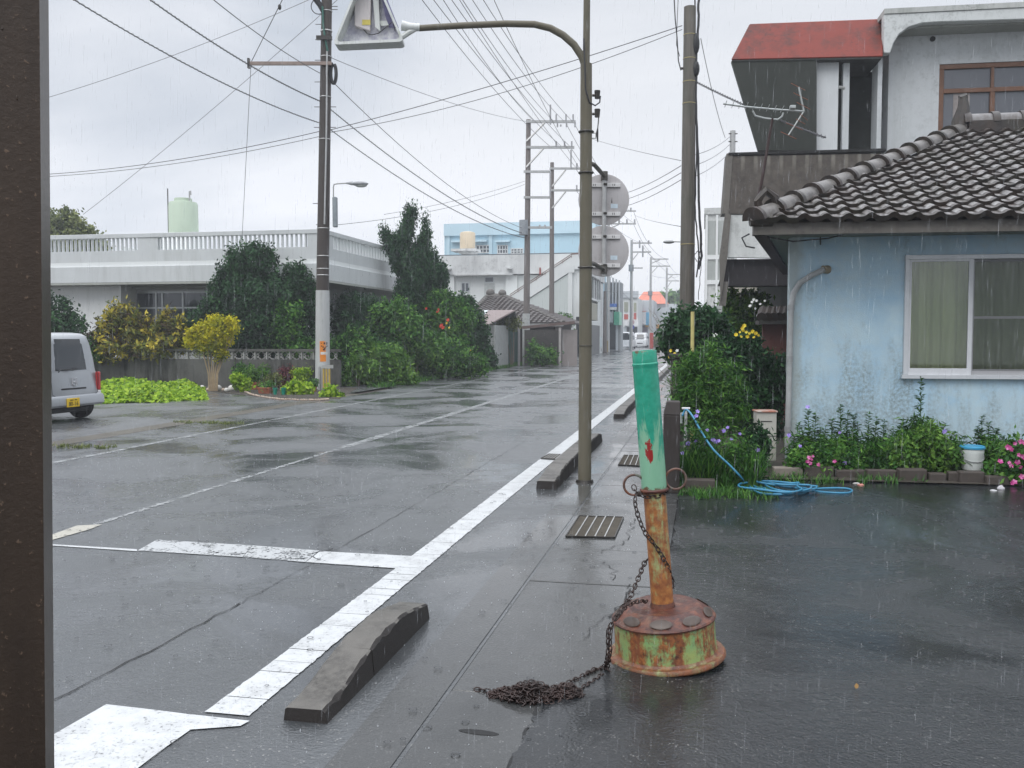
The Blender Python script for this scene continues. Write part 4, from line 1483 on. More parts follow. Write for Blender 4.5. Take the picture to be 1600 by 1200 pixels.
# weeds in the dirt strip
for (px, py), lb in (((322, 661), 'small low patch of weeds on the road edge in front of the forecourt'), ((110, 698), 'thin straggly weeds on the road edge near the left post')):
    g = G(px, py)
    o = blades('weeds', FM['olive'], None, [(g.x + rnd.uniform(-.7, .7), g.y + rnd.uniform(-.15, .15), 0) for _ in range(40)], 420, .07, .012, int(px), .9, .8)
    tag(o, lb, 'weeds', None, 'stuff')

# --- utility pole with sleeve, orange plates, yellow guard rods
uz = 27.4
up0 = PXZ(503, 0, uz)
U = Fr(up0, YAW)
ut = thing('utility_pole', 'concrete utility pole with brown upper shaft, white sleeve and orange plate, left roadside', 'utility pole', tuple(up0), YAW)


def ul(px, py, y=0):
    a = U.at(px, py, y); return (a[0], y, a[1])


upole = weathered('brown_pole_shaft', (.065, .054, .048), (.028, .024, .022), .7, .9, .55)
tpz = 15.0
tx = .34
zs = U.lz(505, 455)
MB().tube([(0.03, 0, zs), (tx, 0, tpz)], [.185, .135], 20).build('shaft', upole, ut, True)
MB().tube([(0, 0, 0), (.035, 0, zs + .02)], [.215, .20], 20).build('sleeve', weathered('grey_white_sleeve', (.46, .47, .46), (.2, .2, .19), .6, 1.6, .5), ut, True)
gz_ = [430, 420, 357, 218, 152, 89, 49, 18, 400]
for py in gz_:
    z = U.lz(505, py); xx = .03 + (tx - .03) * (z - zs) / (tpz - zs)
    rr2 = .192 - .05 * (z - zs) / (tpz - zs)
    MB().tube(arc((xx, 0, z), rr2, 0, 360, 16, Vector((1, 0, 0)), Vector((0, 1, 0)))[:-1], .012 if py != 49 else .02, 4, closed=True).build('band', M['galv'], ut)
MB().tube([ul(511, 80, -.2), ul(510, 200, -.2), ul(507, 350, -.22)], .025, 8).build('conduit', M['galv'], ut, True)
MB().tube([ul(504, 10, -.19), ul(505, 40, -.2), ul(508, 60, -.2), ul(512, 80, -.2)], .03, 6).build('cable', plain('green_cable', (.03, .12, .09), .5), ut, True)
# arm with drop
a, b_ = ul(392, 102), ul(520, 100)
MB().box(a[0], b_[0], -.22, -.14, a[2] - .05, a[2] + .05).build('crossarm', plain('rusty_arm', (.26, .20, .17), .5), ut, bevel=.005)
MB().box(a[0] - .04, a[0] + .02, -.24, -.12, a[2] - .14, a[2] + .14).build('arm_end', M['iron'], ut)
MB().tube(arc(ul(521, 115, -.1), .28, 90, 430, 20, Vector((.28, 0, 0)), Vector((0, 0, 1))), .05, 6).build('cable_coil', M['black'], ut, True)
MB().box(ul(497, 62)[0], ul(521, 62)[0], -.28, -.17, ul(0, 66)[2], ul(0, 60)[2]).build('clamp', M['iron'], ut)
for py, s_ in ((38, -1), (94, -1), (10, 1), (15, 1), (128, -1), (167, -1), (167, 1), (199, -1), (199, 1), (318, -1), (62, -1)):
    z = U.lz(505, py); xx = .03 + (tx - .03) * (z - zs) / (tpz - zs)
    MB().tube([(xx + s_ * .15, 0, z), (xx + s_ * .32, 0, z)], .011, 5).build('step_bolt', M['iron'], ut)
# control box and street lamp
MB().box(ul(517, 0)[0], ul(524, 0)[0], -.10, .08, U.lz(520, 355), U.lz(520, 308)).build('lamp_control_box', plain('grey_blue_box', (.26, .29, .31), .45), ut, bevel=.02)
MB().tube([ul(521, 340), ul(521, 292), ul(522, 288), ul(527, 287), ul(545, 286)], .02, 6).build('lamp_arm', M['galv'], ut, True)
lx_, lz_ = ul(562, 287)[0], ul(562, 287)[2]
m_ = MB().ell((lx_, 0, lz_), (.26, .12, .07), 16, 8); m_.tube([ul(541, 286), ul(551, 286.5)], [.025, .06], 8)
m_.build('lamp_head', plain('lamp_grey', (.34, .35, .36), .4), ut, True)
MB().ell((lx_ + .04, 0, lz_ - .05), (.18, .09, .06), 14, 6).build('lamp_lens', plain('lamp_lens', (.5, .52, .5), .2), ut, True)
MB().box(ul(493, 0)[0], ul(496, 0)[0], -.05, .05, U.lz(495, 350), U.lz(495, 343)).build('small_camera', M['iron'], ut)
MB().tube([ul(494, 351), ul(500, 352)], .01, 5).build('small_bracket', M['iron'], ut)


def curved_plate(r, a0_, a1_, z0, z1, n=8, xo=.0):
    m_ = MB(); pts = []
    for i in range(n + 1):
        a = R_(a0_ + (a1_ - a0_) * i / n)
        pts.append((xo + r * math.cos(a), r * math.sin(a)))
    vs = [(x, y, z0) for x, y in pts] + [(x, y, z1) for x, y in pts]
    m_.add(vs, [(i, i + 1, n + 2 + i, n + 1 + i) for i in range(n)])
    return m_


# orange plate with black and red marks and a white strip
Zp = uz - .2
z_ = lambda py: U.lz(507, py, -.2)
opl = curved_plate(.216, -96, -28, z_(565), z_(533)).build('warning_plate', plain('orange_plate', (.72, .24, .03), .4, var=.1), ut)
curved_plate(.2185, -90, -34, z_(554), z_(550)).build('white_strip', plain('white_strip', (.7, .68, .64), .4), opl)
mk_ = MB()
for (x0, x1, y0_, y1_) in ((505.5, 508.5, 535, 538), (510.5, 513.5, 534.5, 538.5), (500, 503, 540, 541.5), (503, 506.5, 541.5, 543), (511, 514.5, 540, 541.5), (509.5, 511, 541, 543.5), (504, 508, 545, 547.5), (506, 509.5, 543, 545), (500, 502, 536, 537)):
    u0, u1 = [(-96 + (px - 498) / 17.0 * 68) for px in (x0, x1)]
    c_ = curved_plate(.2195, u0, u1, z_(y1_), z_(y0_), 3); mk_.add(c_.v, c_.f)
mk_.build('plate_mark', plain('plate_black', (.06, .03, .02), .5), opl)
for px in (505.5, 510, 514.5):
    e = ul(px, 575, -.28)
    MB().tube([(e[0], -.28, .05), (e[0], -.28, U.lz(px, 576))], .028, 8).build('guard_rod', plain('guard_yellow', (.50, .36, .08), .5), ut, True)
MB().box(ul(500, 0)[0], ul(517, 0)[0], -.25, -.2, U.lz(505, 575), U.lz(505, 570)).build('rod_strap', M['galv'], ut)
MB().tube([ul(499, 615, -.25), ul(499, 573, -.25)], .03, 8).build('conduit', M['galv'], ut, True)
# top crossarms (out of the frame, they carry the wires)
for z in (13.6, 14.6):
    MB().box(-.3, 3.1, -.2, -.1, z - .05, z + .05).build('crossarm', M['galv'], ut)
MB().tube([ul(490, -6, -.1), ul(500, 8, -.1), ul(506, 22, -.12)], [.09, .08, .05], 8).build('cable_joint', M['black'], ut, True)
MB().tube(arc(ul(498, 10, -.1), .22, 60, 330, 14), .014, 5).build('cable_loop', M['wire'], ut, True)


# ------------------------------------------------------------------ silver car (rear seen at an angle, nose to the left)
def ring(z, xr, xf, hw, rc, n=5):
    pts = []
    for cx, cy, a0_ in ((xf - rc, hw - rc, 0), (xr + rc, hw - rc, 90), (xr + rc, -hw + rc, 180), (xf - rc, -hw + rc, 270)):
        for k in range(n + 1):
            a = R_(a0_ + 90 * k / n)
            pts.append((cx + rc * math.cos(a), cy + rc * math.sin(a), z))
    return pts


def loft(rings, capb=True, capt=True):
    m_ = MB(); n = len(rings[0])
    for r in rings: m_.v += [tuple(p) for p in r]
    for i in range(len(rings) - 1):
        for k in range(n):
            m_.f.append((i * n + k, i * n + (k + 1) % n, (i + 1) * n + (k + 1) % n, (i + 1) * n + k))
    if capb: m_.f.append(tuple(reversed(range(n))))
    if capt: m_.f.append(tuple((len(rings) - 1) * n + k for k in range(n)))
    return m_


def wheel(parent, x, y, side, r=.27, w=.15):
    wt = MB().lathe([(r * .6, -w / 2), (r * .93, -w / 2), (r, -w * .36), (r, w * .36), (r * .93, w / 2), (r * .6, w / 2)], 26)
    wt.v = [(a, c * side, b) for a, b, c in wt.v]
    o = wt.build('wheel', M['black'], parent, True, loc=(x, y, r))
    rm = MB().lathe([(.02, w * .40), (r * .18, w * .43), (r * .5, w * .33), (r * .6, w * .42), (r * .63, w * .5), (r * .63, w * .2), (.02, w * .2)], 24)
    rm.v = [(a, c * side, b) for a, b, c in rm.v]
    rm.build('rim', M['galv'], o, True)
    return o


def car(name, label, loc, rz, L=3.4, Wd=1.475, Hh=1.65, paint=None, van=False, hood=.42, group=None, scale=1):
    """local +x is forward, origin under the middle of the rear bumper"""
    o = thing(name, label, 'car' if not van else 'van', loc, rz, group)
    o.scale = (scale,) * 3
    w = Wd / 2
    hz_ = .92 if not van else 1.05          # belt line
    body = loft([ring(.29, .08, L - .06, w - .05, .10), ring(.32, .0, L - .0, w - .01, .14), ring(.45, -.02, L, w, .16), ring(.60, .00, L - .02, w, .15), ring(hz_ - .08, .03, L - .06, w - .01, .14), ring(hz_, .05, L - (.10 if van else .16), w - .035, .13)])
    body.build('body', paint, o, True, loc=None)
    xw = L - hood if not van else L - .28
    xt = xw - (.62 if not van else .42)
    tp_, xr0, xr1 = Hh, .06, .26
    cab = [(hz_ - .01, xr0, xw, w - .035, .11), (hz_ + .25, xr0 + .03, xw - .22, w - .06, .11), (Hh - .20, xr0 + .07, xt + .06, w - .10, .12), (Hh - .07, xr0 + .10, xt - .04, w - .135, .13), (Hh - .02, xr0 + .16, xt - .12, w - .19, .14), (Hh, xr0 + .28, xt - .3, w - .32, .16)]
    loft([ring(*c) for c in cab]).build('cabin', paint, o, True)

    def cut(z):
        for c0, c1 in zip(cab[:-1], cab[1:]):
            if c0[0] <= z <= c1[0]:
                t = (z - c0[0]) / (c1[0] - c0[0]); return [c0[i] + (c1[i] - c0[i]) * t for i in range(1, 5)]
        return list(cab[-1][1:])
    za_, zb2 = hz_ + .03, Hh - .12
    # rear and front glass follow the cabin ends
    for nm, end in (('rear_window', 0), ('windscreen', 1)):
        vs = []; fs = []; N_ = 6; Kk = 5
        for i in range(N_ + 1):
            z = za_ + (zb2 - za_) * i / N_; c = cut(z)
            x = c[0] - .008 if end == 0 else c[1] + .008
            ww_ = c[2] - c[3] * .55
            for k in range(Kk + 1):
                u = -1 + 2 * k / Kk
                vs.append((x + (.02 * u * u if end == 0 else -.02 * u * u), u * ww_ * (1 - .03 * (i == N_)), z))
        for i in range(N_):
            for k in range(Kk):
                p = i * (Kk + 1) + k
                fs.append((p, p + Kk + 1, p + Kk + 2, p + 1) if end == 0 else (p, p + 1, p + Kk + 2, p + Kk + 1))
        MB().add(vs, fs).build(nm, M['darkglass'], o, True)
    for s_ in (-1, 1):
        for (u0, u1) in ((.10, .36), (.39, .66), (.69, .93)):
            vs = []
            for z in (za_, (za_ + zb2) / 2, zb2):
                c = cut(z)
                for u in (u0, u1):
                    vs.append((c[0] + c[3] * .6 + (c[1] - c[0] - c[3] * 1.2) * u, s_ * (c[2] + .004), z))
            MB().add(vs, [(0, 1, 3, 2), (2, 3, 5, 4)]).build('side_window', M['darkglass'], o)
        for x in (.44, L - .60):
            wheel(o, x, s_ * (w - .085), s_)
        MB().box(.0, .05, s_ * (w - .10) - .055, s_ * (w - .10) + .055, .55, .90).build('taillight', plain('tail_red', (.42, .02, .02), .2), o, bevel=.015).location = (-.018, 0, 0)
        MB().box(.0, .05, s_ * (w - .10) - .055, s_ * (w - .10) + .055, .45, .545).build('reverse_lamp', plain('lamp_clear', (.6, .6, .6), .15), o, bevel=.012).location = (-.02, 0, 0)
        MB().box(L - .05, L - .02, s_ * (w - .24) - .12, s_ * (w - .24) + .12, .55, .70).build('headlight', plain('lamp_clear2', (.65, .67, .68), .1), o, bevel=.02).location = (.03, 0, 0)
        MB().ell((xw - .1, s_ * (w + .08), hz_ + .08), (.05, .09, .07), 10, 6).build('mirror', paint, o, True)
    bm = loft([ring(.28, -.05, .10, w - .04, .07), ring(.32, -.085, .12, w + .005, .08), ring(.44, -.08, .12, w + .005, .08), ring(.49, -.05, .12, w - .02, .07)])
    bm.build('rear_bumper', paint, o, True)
    loft([ring(.22, L - .1, L + .03, w - .04, .06), ring(.30, L - .1, L + .055, w, .07), ring(.46, L - .1, L + .04, w - .01, .07)]).build('front_bumper', paint, o, True)
    MB().box(L - .01, L + .012, -.36, .36, .50, .62).build('grille', M['black'], o, bevel=.01)
    return o


silver = NT('silver_car_paint')
silver.set((.36, .375, .39), .30, .55, spec=.5)
silver.p.inputs['Coat Weight'].default_value = .6
silver = silver.m
cp0 = G(75, 664)
car_o = car('parked_car', 'silver kei wagon parked on the forecourt behind the porch post, rear towards the road', (0, 0, 0), math.pi, paint=silver)
# rear-left corner (local y=-.74 after turning) sits at the measured corner
car_o.location = (cp0.x, cp0.y + .74, .002)
car_o.rotation_euler.z = math.pi - R_(4)
MB().box(-.012, .0, -.30, .34, .595, .625).build('hatch_handle', M['black'], car_o, bevel=.005)
MB().tube([(-.0, .02, .955), (-.012, .18, .962), (-.010, .34, .97), (-.004, .40, .93)], .012, 6).build('wiper', M['black'], car_o)
wb = MB().tube([(.03, -.10, .985), (.015, .0, .972), (.008, .2, .965)], .012, 5); wb.build('wiper_blade', M['black'], car_o)
sm2 = MB().tube([(-.014, -.58, .95), (-.022, -.60, .75), (-.024, -.58, .52), (-.024, -.50, .485), (-.024, .50, .485), (-.024, .58, .52), (-.022, .60, .75), (-.014, .58, .95)], .0045, 4)
sm2.build('hatch_seam', M['black'], car_o)
em = MB().tube([(-.0, -.06, .80), (-.004, .06, .80), (-.004, .06, .68), (-.002, 0, .66), (-.0, -.06, .68)], .008, 5, closed=True)
em.tube([(-.004, -.03, .745), (-.006, .03, .745)], .007, 5).tube([(-.004, -.03, .745), (-.004, -.02, .72), (-.004, .03, .715), (-.004, .03, .745)], .006, 5)
em.build('emblem', plain('chrome', (.7, .7, .7), .15, .9), car_o, True)
yp = MB().box(-.012, 0, -.165, .165, -.083, .083).build('licence_plate', plain('plate_yellow', (.68, .45, .02), .4, var=.08), car_o, bevel=.006)
yp.location = (-.088, .15, .36)


def text_mesh(s, name, size, mat, parent, loc, rot, ext=.001):
    cu = bpy.data.curves.new(name, 'FONT'); cu.body = s; cu.size = size; cu.extrude = ext
    cu.align_x = 'CENTER'; cu.align_y = 'CENTER'
    t = bpy.data.objects.new(name, cu); COL.objects.link(t)
    dg = bpy.context.evaluated_depsgraph_get()
    me = bpy.data.meshes.new_from_object(t.evaluated_get(dg))
    bpy.data.objects.remove(t)
    o = bpy.data.objects.new(name, me); COL.objects.link(o)
    me.materials.clear(); me.materials.append(mat)
    o.parent = parent; o.location = loc; o.rotation_euler = rot
    return o


text_mesh('80-16', 'plate_digits', .105, M['black'], yp, (-.0135, .0, -.025), (math.pi / 2, 0, -math.pi / 2))
MB().box(-.014, -.012, -.09, -.03, .04, .055).box(-.014, -.012, .0, .08, .04, .055).build('plate_digits', M['black'], yp)
MB().tube([(.75, .4, 1.63), (.55, .4, 1.70)], .006, 4).build('aerial', M['black'], car_o)
# the under side
MB().box(.15, 3.2, -.6, .6, .16, .24).build('underbody', M['black'], car_o)

# ------------------------------------------------------------------ hedge, juniper and shrubs right of the pole
jz = 36.5
jg = PXZ(655, 0, jz)
jt = thing('juniper_tree', 'twisted dark juniper tree with flame shaped tops beside the white house corner', 'tree', tuple(jg))
jb = pxb(jz, [(640, 342, 6, 16), (635, 362, 9, 18), (629, 385, 12, 22), (648, 330, 2.5, 12), (624, 405, 14, 18), (665, 352, 3, 14), (665, 370, 6, 18), (658, 394, 11, 18), (643, 415, 22, 20), (600, 365, 5, 10), (608, 378, 8, 9), (618, 390, 9, 10), (650, 440, 24, 22), (640, 462, 22, 18), (672, 408, 12, 12), (682, 425, 14, 12), (688, 437, 12, 9), (668, 440, 20, 10), (655, 475, 18, 16)], jg)
leafcloud('foliage', FM['pine'], jt, jb, 1500, 40, .12, .4, .13, 31, .2, .5, 1.2)
MB().tube([(0, 0, 0), (.25, 0, 1.2), (.35, 0, 2.2), (.1, 0, 3.6), (-.2, 0, 5)], [.18, .15, .13, .1, .05], 8).tube([(.3, 0, 2.0), (-.4, 0, 3.4), (-1.0, 0, 4.3)], [.08, .06, .02], 6).build('trunk', M['bark'], jt, True)
MB().tube([(.15, -.25, .4), (.3, -.28, 1.3), (.25, -.3, 2.4)], [.06, .055, .05], 8).build('pale_stem', plain('pale_stem', (.42, .42, .38), .6), jt, True)

bush('pine_tree', 'small leaning black pine with a flat dark crown, right of the utility pole', 33.5, (520, 600), [(550, 475, 26, 14), (572, 482, 22, 14), (535, 485, 14, 12), (560, 495, 30, 12), (585, 490, 12, 12)], 'pine', 380, 26, .13, .2, .22, 32, 'tree', trunk=.09)
HG = 'shrubs of the roadside garden bed'
bush('shrub', 'tall broad leaved shrub at the left end of the hedge, below the small pine', 30.5, (545, 606), [(545, 560, 24, 24), (560, 540, 22, 20), (540, 585, 22, 20), (575, 575, 24, 26), (535, 598, 16, 10), (530, 545, 10, 20)], 'mid', 330, 26, .15, .5, .2, 33, group=HG)
bush('shrub', 'hedge shrub below the balcony with bright upright tips', 33, (600, 600), [(600, 505, 24, 22), (620, 495, 22, 20), (585, 530, 24, 24), (612, 535, 26, 26), (640, 520, 20, 24)], 'mid', 480, 26, .15, .45, .2, 34, group=HG, upright=.5)
bush('hibiscus', 'hibiscus shrub with red flowers in the hedge, right of the juniper', 36, (690, 592), [(690, 490, 26, 24), (675, 515, 24, 26), (700, 520, 24, 26), (720, 500, 20, 24), (690, 470, 18, 14)], 'mid', 520, 28, .14, .5, .2, 35, group=HG)
bush('shrub', 'dense rounded shrub at the right end of the hedge, next to the grey shed', 40, (735, 580), [(735, 500, 18, 26), (745, 520, 16, 22), (728, 530, 22, 26), (748, 545, 14, 18), (722, 480, 14, 16)], 'dark', 420, 26, .15, .5, .22, 36, group=HG)
bush('shrub', 'low fresh green shrubbery along the road edge, left half', 30.2, (600, 606), [(585, 590, 26, 16), (615, 580, 28, 20), (560, 598, 22, 10), (630, 595, 24, 10), (605, 560, 26, 16)], 'fresh', 430, 24, .13, .45, .17, 37, group=HG)
bush('shrub', 'low mixed shrubbery along the road edge, right half', 34.5, (690, 590), [(660, 575, 28, 20), (690, 570, 26, 20), (720, 570, 26, 18), (745, 570, 16, 13), (675, 545, 30, 20), (710, 550, 26, 18), (655, 595, 20, 6)], 'mid', 620, 24, .14, .45, .2, 38, group=HG)
bush('shrub', 'dark undergrowth behind the pole below the white balcony', 32.5, (570, 600), [(540, 545, 20, 20), (560, 525, 22, 16), (535, 510, 12, 18), (590, 555, 26, 18)], 'dark', 300, 22, .15, .5, .22, 39, group=HG)
bush('fern', 'yellow green fern clump low in the hedge near the utility pole', 29.2, (560, 606), [(558, 570, 14, 9), (570, 580, 12, 8), (548, 588, 10, 8)], 'fresh', 70, 14, .22, .18, .12, 40, 'plant')
bush('shrub', 'yellow green flowering shrub in the middle of the hedge', 33.8, (650, 596), [(655, 555, 10, 12), (648, 545, 8, 8), (668, 560, 10, 10)], 'fresh', 80, 18, .12, .4, .16, 41, group=HG)
fo = thing('hibiscus_flowers', 'scattered red hibiscus blossoms on the roadside hedge', 'flowers', (0, 0, 0))
flowers(fo, [W(px, py, 35.2) for px, py in ((685, 484), (684, 487), (690, 508), (692, 512), (688, 510), (700, 500), (722, 551), (720, 548), (640, 590), (736, 580), (666, 482))], 'red', .075, 3)
flowers(fo, [W(px, py, 35.0) for px, py in ((698, 505), (702, 512), (735, 548), (655, 540))], 'gold', .06, 4)
# small white pier in the hedge
m_ = MB().prism([(-.05, 0), (.05, 0), (.045, .5), (0, .62), (-.045, .5)], -.05, .05)
q = G(720, 585)
tag(m_.build('marker_post', plain('white_marker', (.65, .66, .68), .5), None, loc=(q.x - .1, q.y, .35)), 'small pale pointed marker post sticking out of the hedge', 'post')
# weed strip along the far road edge
q = [(-9.5 - rnd.random() * .6, rnd.uniform(27, 62), 0) for _ in range(900)]
q = [(x + off(y), y, 0) for x, y, z in q]
tag(blades('roadside_grass', FM['mid'], None, q, 5000, .22, .03, 3, .6, .6), 'strip of grass along the left road edge below the hedge', 'grass', None, 'stuff')

# ================================================================== RIGHT SIDE
# --- blue house
A_H = math.atan((800 + 9000) / FPX)
ang = YAW - (math.pi / 2 - A_H)
bo = G(1229, 722)
BH = Fr(bo, ang)
bh = thing('blue_house', 'light blue stained house with grey tiled hip roof and white sliding window', 'house', tuple(bo), ang)


def blue_wall():
    t = NT('stained_blue_wall')
    z = t.sep()
    n1 = t.noise(1.6, 9, .68, dist=.4); n2 = t.noise(4.5, 8, .72); n3 = t.noise(.9, 4, .6)
    n4 = t.noise(26, 5, .7); n5 = t.noise(2.4, 7, .7, sc3=(1, 1, .25))
    col = t.mix(t.ramp(n1, .35, .65), (.35, .54, .69), (.50, .66, .74))
    low = t.ramp(z[2], 1.9, .2)
    f = t.math('MULTIPLY', t.ramp(t.math('ADD', n2, t.math('MULTIPLY', low, .14)), .47, .60), t.ramp(n3, .36, .6))
    col = t.mix(t.math('MULTIPLY', f, .55), col, (.47, .58, .62))
    f2 = t.math('MULTIPLY', t.ramp(t.math('ADD', n5, t.math('MULTIPLY', low, .16)), .53, .68), t.ramp(n4, .38, .6))
    col = t.mix(t.math('MULTIPLY', f2, .75), col, (.20, .23, .22))
    # bare render along the corner
    cx = t.ramp(t.math('ADD', z[0], t.math('MULTIPLY', n2, .30)), .34, .24)
    col = t.mix(t.math('MULTIPLY', cx, .6), col, (.36, .38, .34))
    b = t.math('ADD', t.noise(60, 5, .7), n2)
    return t.set(col, .5, bump=b, bstr=.35, bdist=.006)


M['bluewall'] = blue_wall()
wl, wr = 0.0, BH.lx(1600) + 3.2
zc = BH.lz(1300, 355)
wx0, wx1 = BH.lx(1411), BH.lx(1411) + 2.72
wz0, wz1 = BH.lz(1500, 592), BH.lz(1500, 398)
MB().add([(0, 0, 0), (wx0, 0, 0), (wx0, 0, zc), (0, 0, zc)], [(0, 1, 2, 3)])
m_ = MB().box(0, wx0, 0, .15, 0, zc).box(wx0, wx1, 0, .15, 0, wz0).box(wx0, wx1, 0, .15, wz1, zc).box(wx1, wr, 0, .15, 0, zc)
wallo = m_.build('wall', M['bluewall'], bh)
# merge coplanar seams
import bmesh
bm_ = bmesh.new(); bm_.from_mesh(wallo.data); bmesh.ops.remove_doubles(bm_, verts=bm_.verts, dist=1e-4)
seen = {}
for f in list(bm_.faces):
    key = tuple(sorted(v.index for v in f.verts)); seen.setdefault(key, []).append(f)
bmesh.ops.delete(bm_, geom=[f for fs in seen.values() if len(fs) > 1 for f in fs], context='FACES')
bm_.to_mesh(wallo.data); bm_.free()
side = Vector((math.sin(R_(7.1)), math.cos(R_(7.1)), 0))
sdl = Vector((side.dot(BH.x), side.dot(BH.n), 0))
MB().hexa([(0, .15, 0), (.15, .15, 0), (sdl.x * 8 + .15, sdl.y * 8, 0), (sdl.x * 8, sdl.y * 8, 0)], [(0, .15, zc), (.15, .15, zc), (sdl.x * 8 + .15, sdl.y * 8, zc), (sdl.x * 8, sdl.y * 8, zc)]).build('wall', M['bluewall'], bh)
# the window: outer frame, two sashes, panes, curtain
frm = MB()
fw = .055
frm.box(wx0, wx1, -.05, .10, wz1 - fw, wz1).box(wx0 - .02, wx1 + .02, -.075, .10, wz0, wz0 + .05).box(wx0, wx0 + fw, -.05, .10, wz0 + .05, wz1 - fw).box(wx1 - fw, wx1, -.05, .10, wz0 + .05, wz1 - fw)
win = frm.build('window', plain('white_aluminium', (.60, .62, .64), .35, .2, .08, 10, .05), bh, bevel=.004)
mid = BH.lx(1516)
sm_ = plain('sash_white', (.66, .67, .69), .4, .1, .06, 10, .05)
s1 = MB().box(wx0 + fw, wx0 + fw + .025, -.03, .0, wz0 + .05, wz1 - fw).box(mid - .04, mid + .01, -.03, .0, wz0 + .05, wz1 - fw).box(wx0 + fw + .025, mid - .04, -.03, 0, wz0 + .05, wz0 + .13).box(wx0 + fw + .025, mid - .04, -.03, 0, wz1 - fw - .025, wz1 - fw)
s1.build('sash', sm_, win)
zm = BH.lz(1560, 496)
s2 = MB().box(mid + .012, mid + .04, .01, .04, wz0 + .05, wz1 - fw).box(wx1 - fw - .04, wx1 - fw, .01, .04, wz0 + .05, wz1 - fw).box(mid + .04, wx1 - fw - .04, .01, .04, wz0 + .05, wz0 + .12).box(mid + .04, wx1 - fw - .04, .01, .04, wz1 - fw - .03, wz1 - fw).box(mid + .04, wx1 - fw - .04, .01, .035, zm - .015, zm + .015)
s2.build('sash', plain('sash_grey', (.42, .42, .43), .4, .1, .06), win)
gl = NT('clear_pane')
gl.set((.6, .65, .65), .03)
tr = gl.N.new('ShaderNodeBsdfTransparent'); tr.inputs[0].default_value = (.80, .84, .80, 1)
gs = gl.N.new('ShaderNodeBsdfGlossy'); gs.inputs['Roughness'].default_value = .03; gs.inputs[0].default_value = (1, 1, 1, 1)
fr_ = gl.N.new('ShaderNodeFresnel'); fr_.inputs[0].default_value = 1.5
mx_ = gl.N.new('ShaderNodeMixShader')
gl.L.new(gl.math('ADD', fr_.outputs[0], .03), mx_.inputs[0]); gl.L.new(tr.outputs[0], mx_.inputs[1]); gl.L.new(gs.outputs[0], mx_.inputs[2])
gl.L.new(mx_.outputs[0], gl.out.inputs[0])
M['clear'] = gl.m
MB().box(wx0 + fw, mid - .02, -.016, -.012, wz0 + .1, wz1 - fw).build('pane', M['clear'], win)
MB().box(mid + .02, wx1 - fw, .022, .026, wz0 + .1, wz1 - fw).build('pane', M['clear'], win)
# insect screen over the right half
scr = NT('insect_screen')
scr.set((.05, .055, .05), .8)
ts_ = scr.N.new('ShaderNodeBsdfTransparent'); m3 = scr.N.new('ShaderNodeMixShader'); m3.inputs[0].default_value = .18
scr.L.new(ts_.outputs[0], m3.inputs[1]); scr.L.new(scr.p.outputs[0], m3.inputs[2]); scr.L.new(m3.outputs[0], scr.out.inputs[0])
MB().box(mid + .03, wx1 - fw, -.006, -.004, wz0 + .1, wz1 - fw).build('insect_screen', scr.m, win)


def curtain(x0, x1, name, mat, y):
    n = 90
    vs = []
    for i in range(n + 1):
        x = x0 + (x1 - x0) * i / n
        yy = y + .035 * math.sin(x * 34) + .02 * math.sin(x * 13 + 1) + .012 * math.sin(x * 71)
        vs += [(x, yy, wz0 + .03), (x + .008 * math.sin(i), yy * .7 + y * .3, wz1)]
    return MB().add(vs, [(2 * i, 2 * i + 2, 2 * i + 3, 2 * i + 1) for i in range(n)]).build(name, mat, win, 'full')


cm = NT('olive_curtain')
nn = cm.noise(3, 4, .5, sc3=(4, 1, .3))
cm.set(cm.mix(cm.ramp(nn, .35, .65), (.50, .52, .27), (.66, .66, .38)), .8)
curtain(wx0 + .03, mid + .0, 'curtain', cm.m, .16)
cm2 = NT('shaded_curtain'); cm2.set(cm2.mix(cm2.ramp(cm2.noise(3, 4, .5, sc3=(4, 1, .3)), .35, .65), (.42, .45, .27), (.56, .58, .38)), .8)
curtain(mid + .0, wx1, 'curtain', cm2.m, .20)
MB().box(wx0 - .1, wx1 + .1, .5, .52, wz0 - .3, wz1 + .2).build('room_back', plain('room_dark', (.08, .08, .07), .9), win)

# roof
oz = -.95
ez = BH.lz(1300, 347, oz)
ex0 = BH.lx(1176, 345, oz)
er = wr + .6
M['fascia'] = weathered('grey_fascia', (.15, .138, .122), (.07, .065, .06), .8, 1.5, .6, spots=.4)
zfb = BH.lz(1300, 364, oz)
MB().box(ex0 + .02, er, oz + .08, oz + .22, zfb, ez + .02).build('fascia', M['fascia'], bh)
L8 = 7.5
e1 = Vector((ex0 + .02, oz + .10, 0)); e2 = e1 + sdl * L8
MB().hexa([(e1.x, e1.y, zfb), (e1.x + .14, e1.y, zfb), (e2.x + .14, e2.y, zfb), (e2.x, e2.y, zfb)], [(e1.x, e1.y, ez), (e1.x + .14, e1.y, ez), (e2.x + .14, e2.y, ez), (e2.x, e2.y, ez)]).build('fascia', plain('dark_fascia', (.05, .03, .035), .6), bh)
MB().add([(ex0 + .1, oz + .2, zfb + .05), (er, oz + .2, zfb + .05), (er, .0, zfb + .06), (er, 6, zfb + .06), (e2.x + .1, e2.y, zfb + .05)], [(0, 4, 3, 2, 1)]).build('soffit', weathered('green_grey_soffit', (.17, .20, .17), (.07, .08, .07), .6, 1.2, .7), bh)
# ridge geometry measured on the photo
rY = 2.9
rx0, rz0 = BH.at(1503, 212, rY)
hx0, hz0 = ex0 + .02, ez + .03
rz0 = BH.lz(1503, 205, rY)


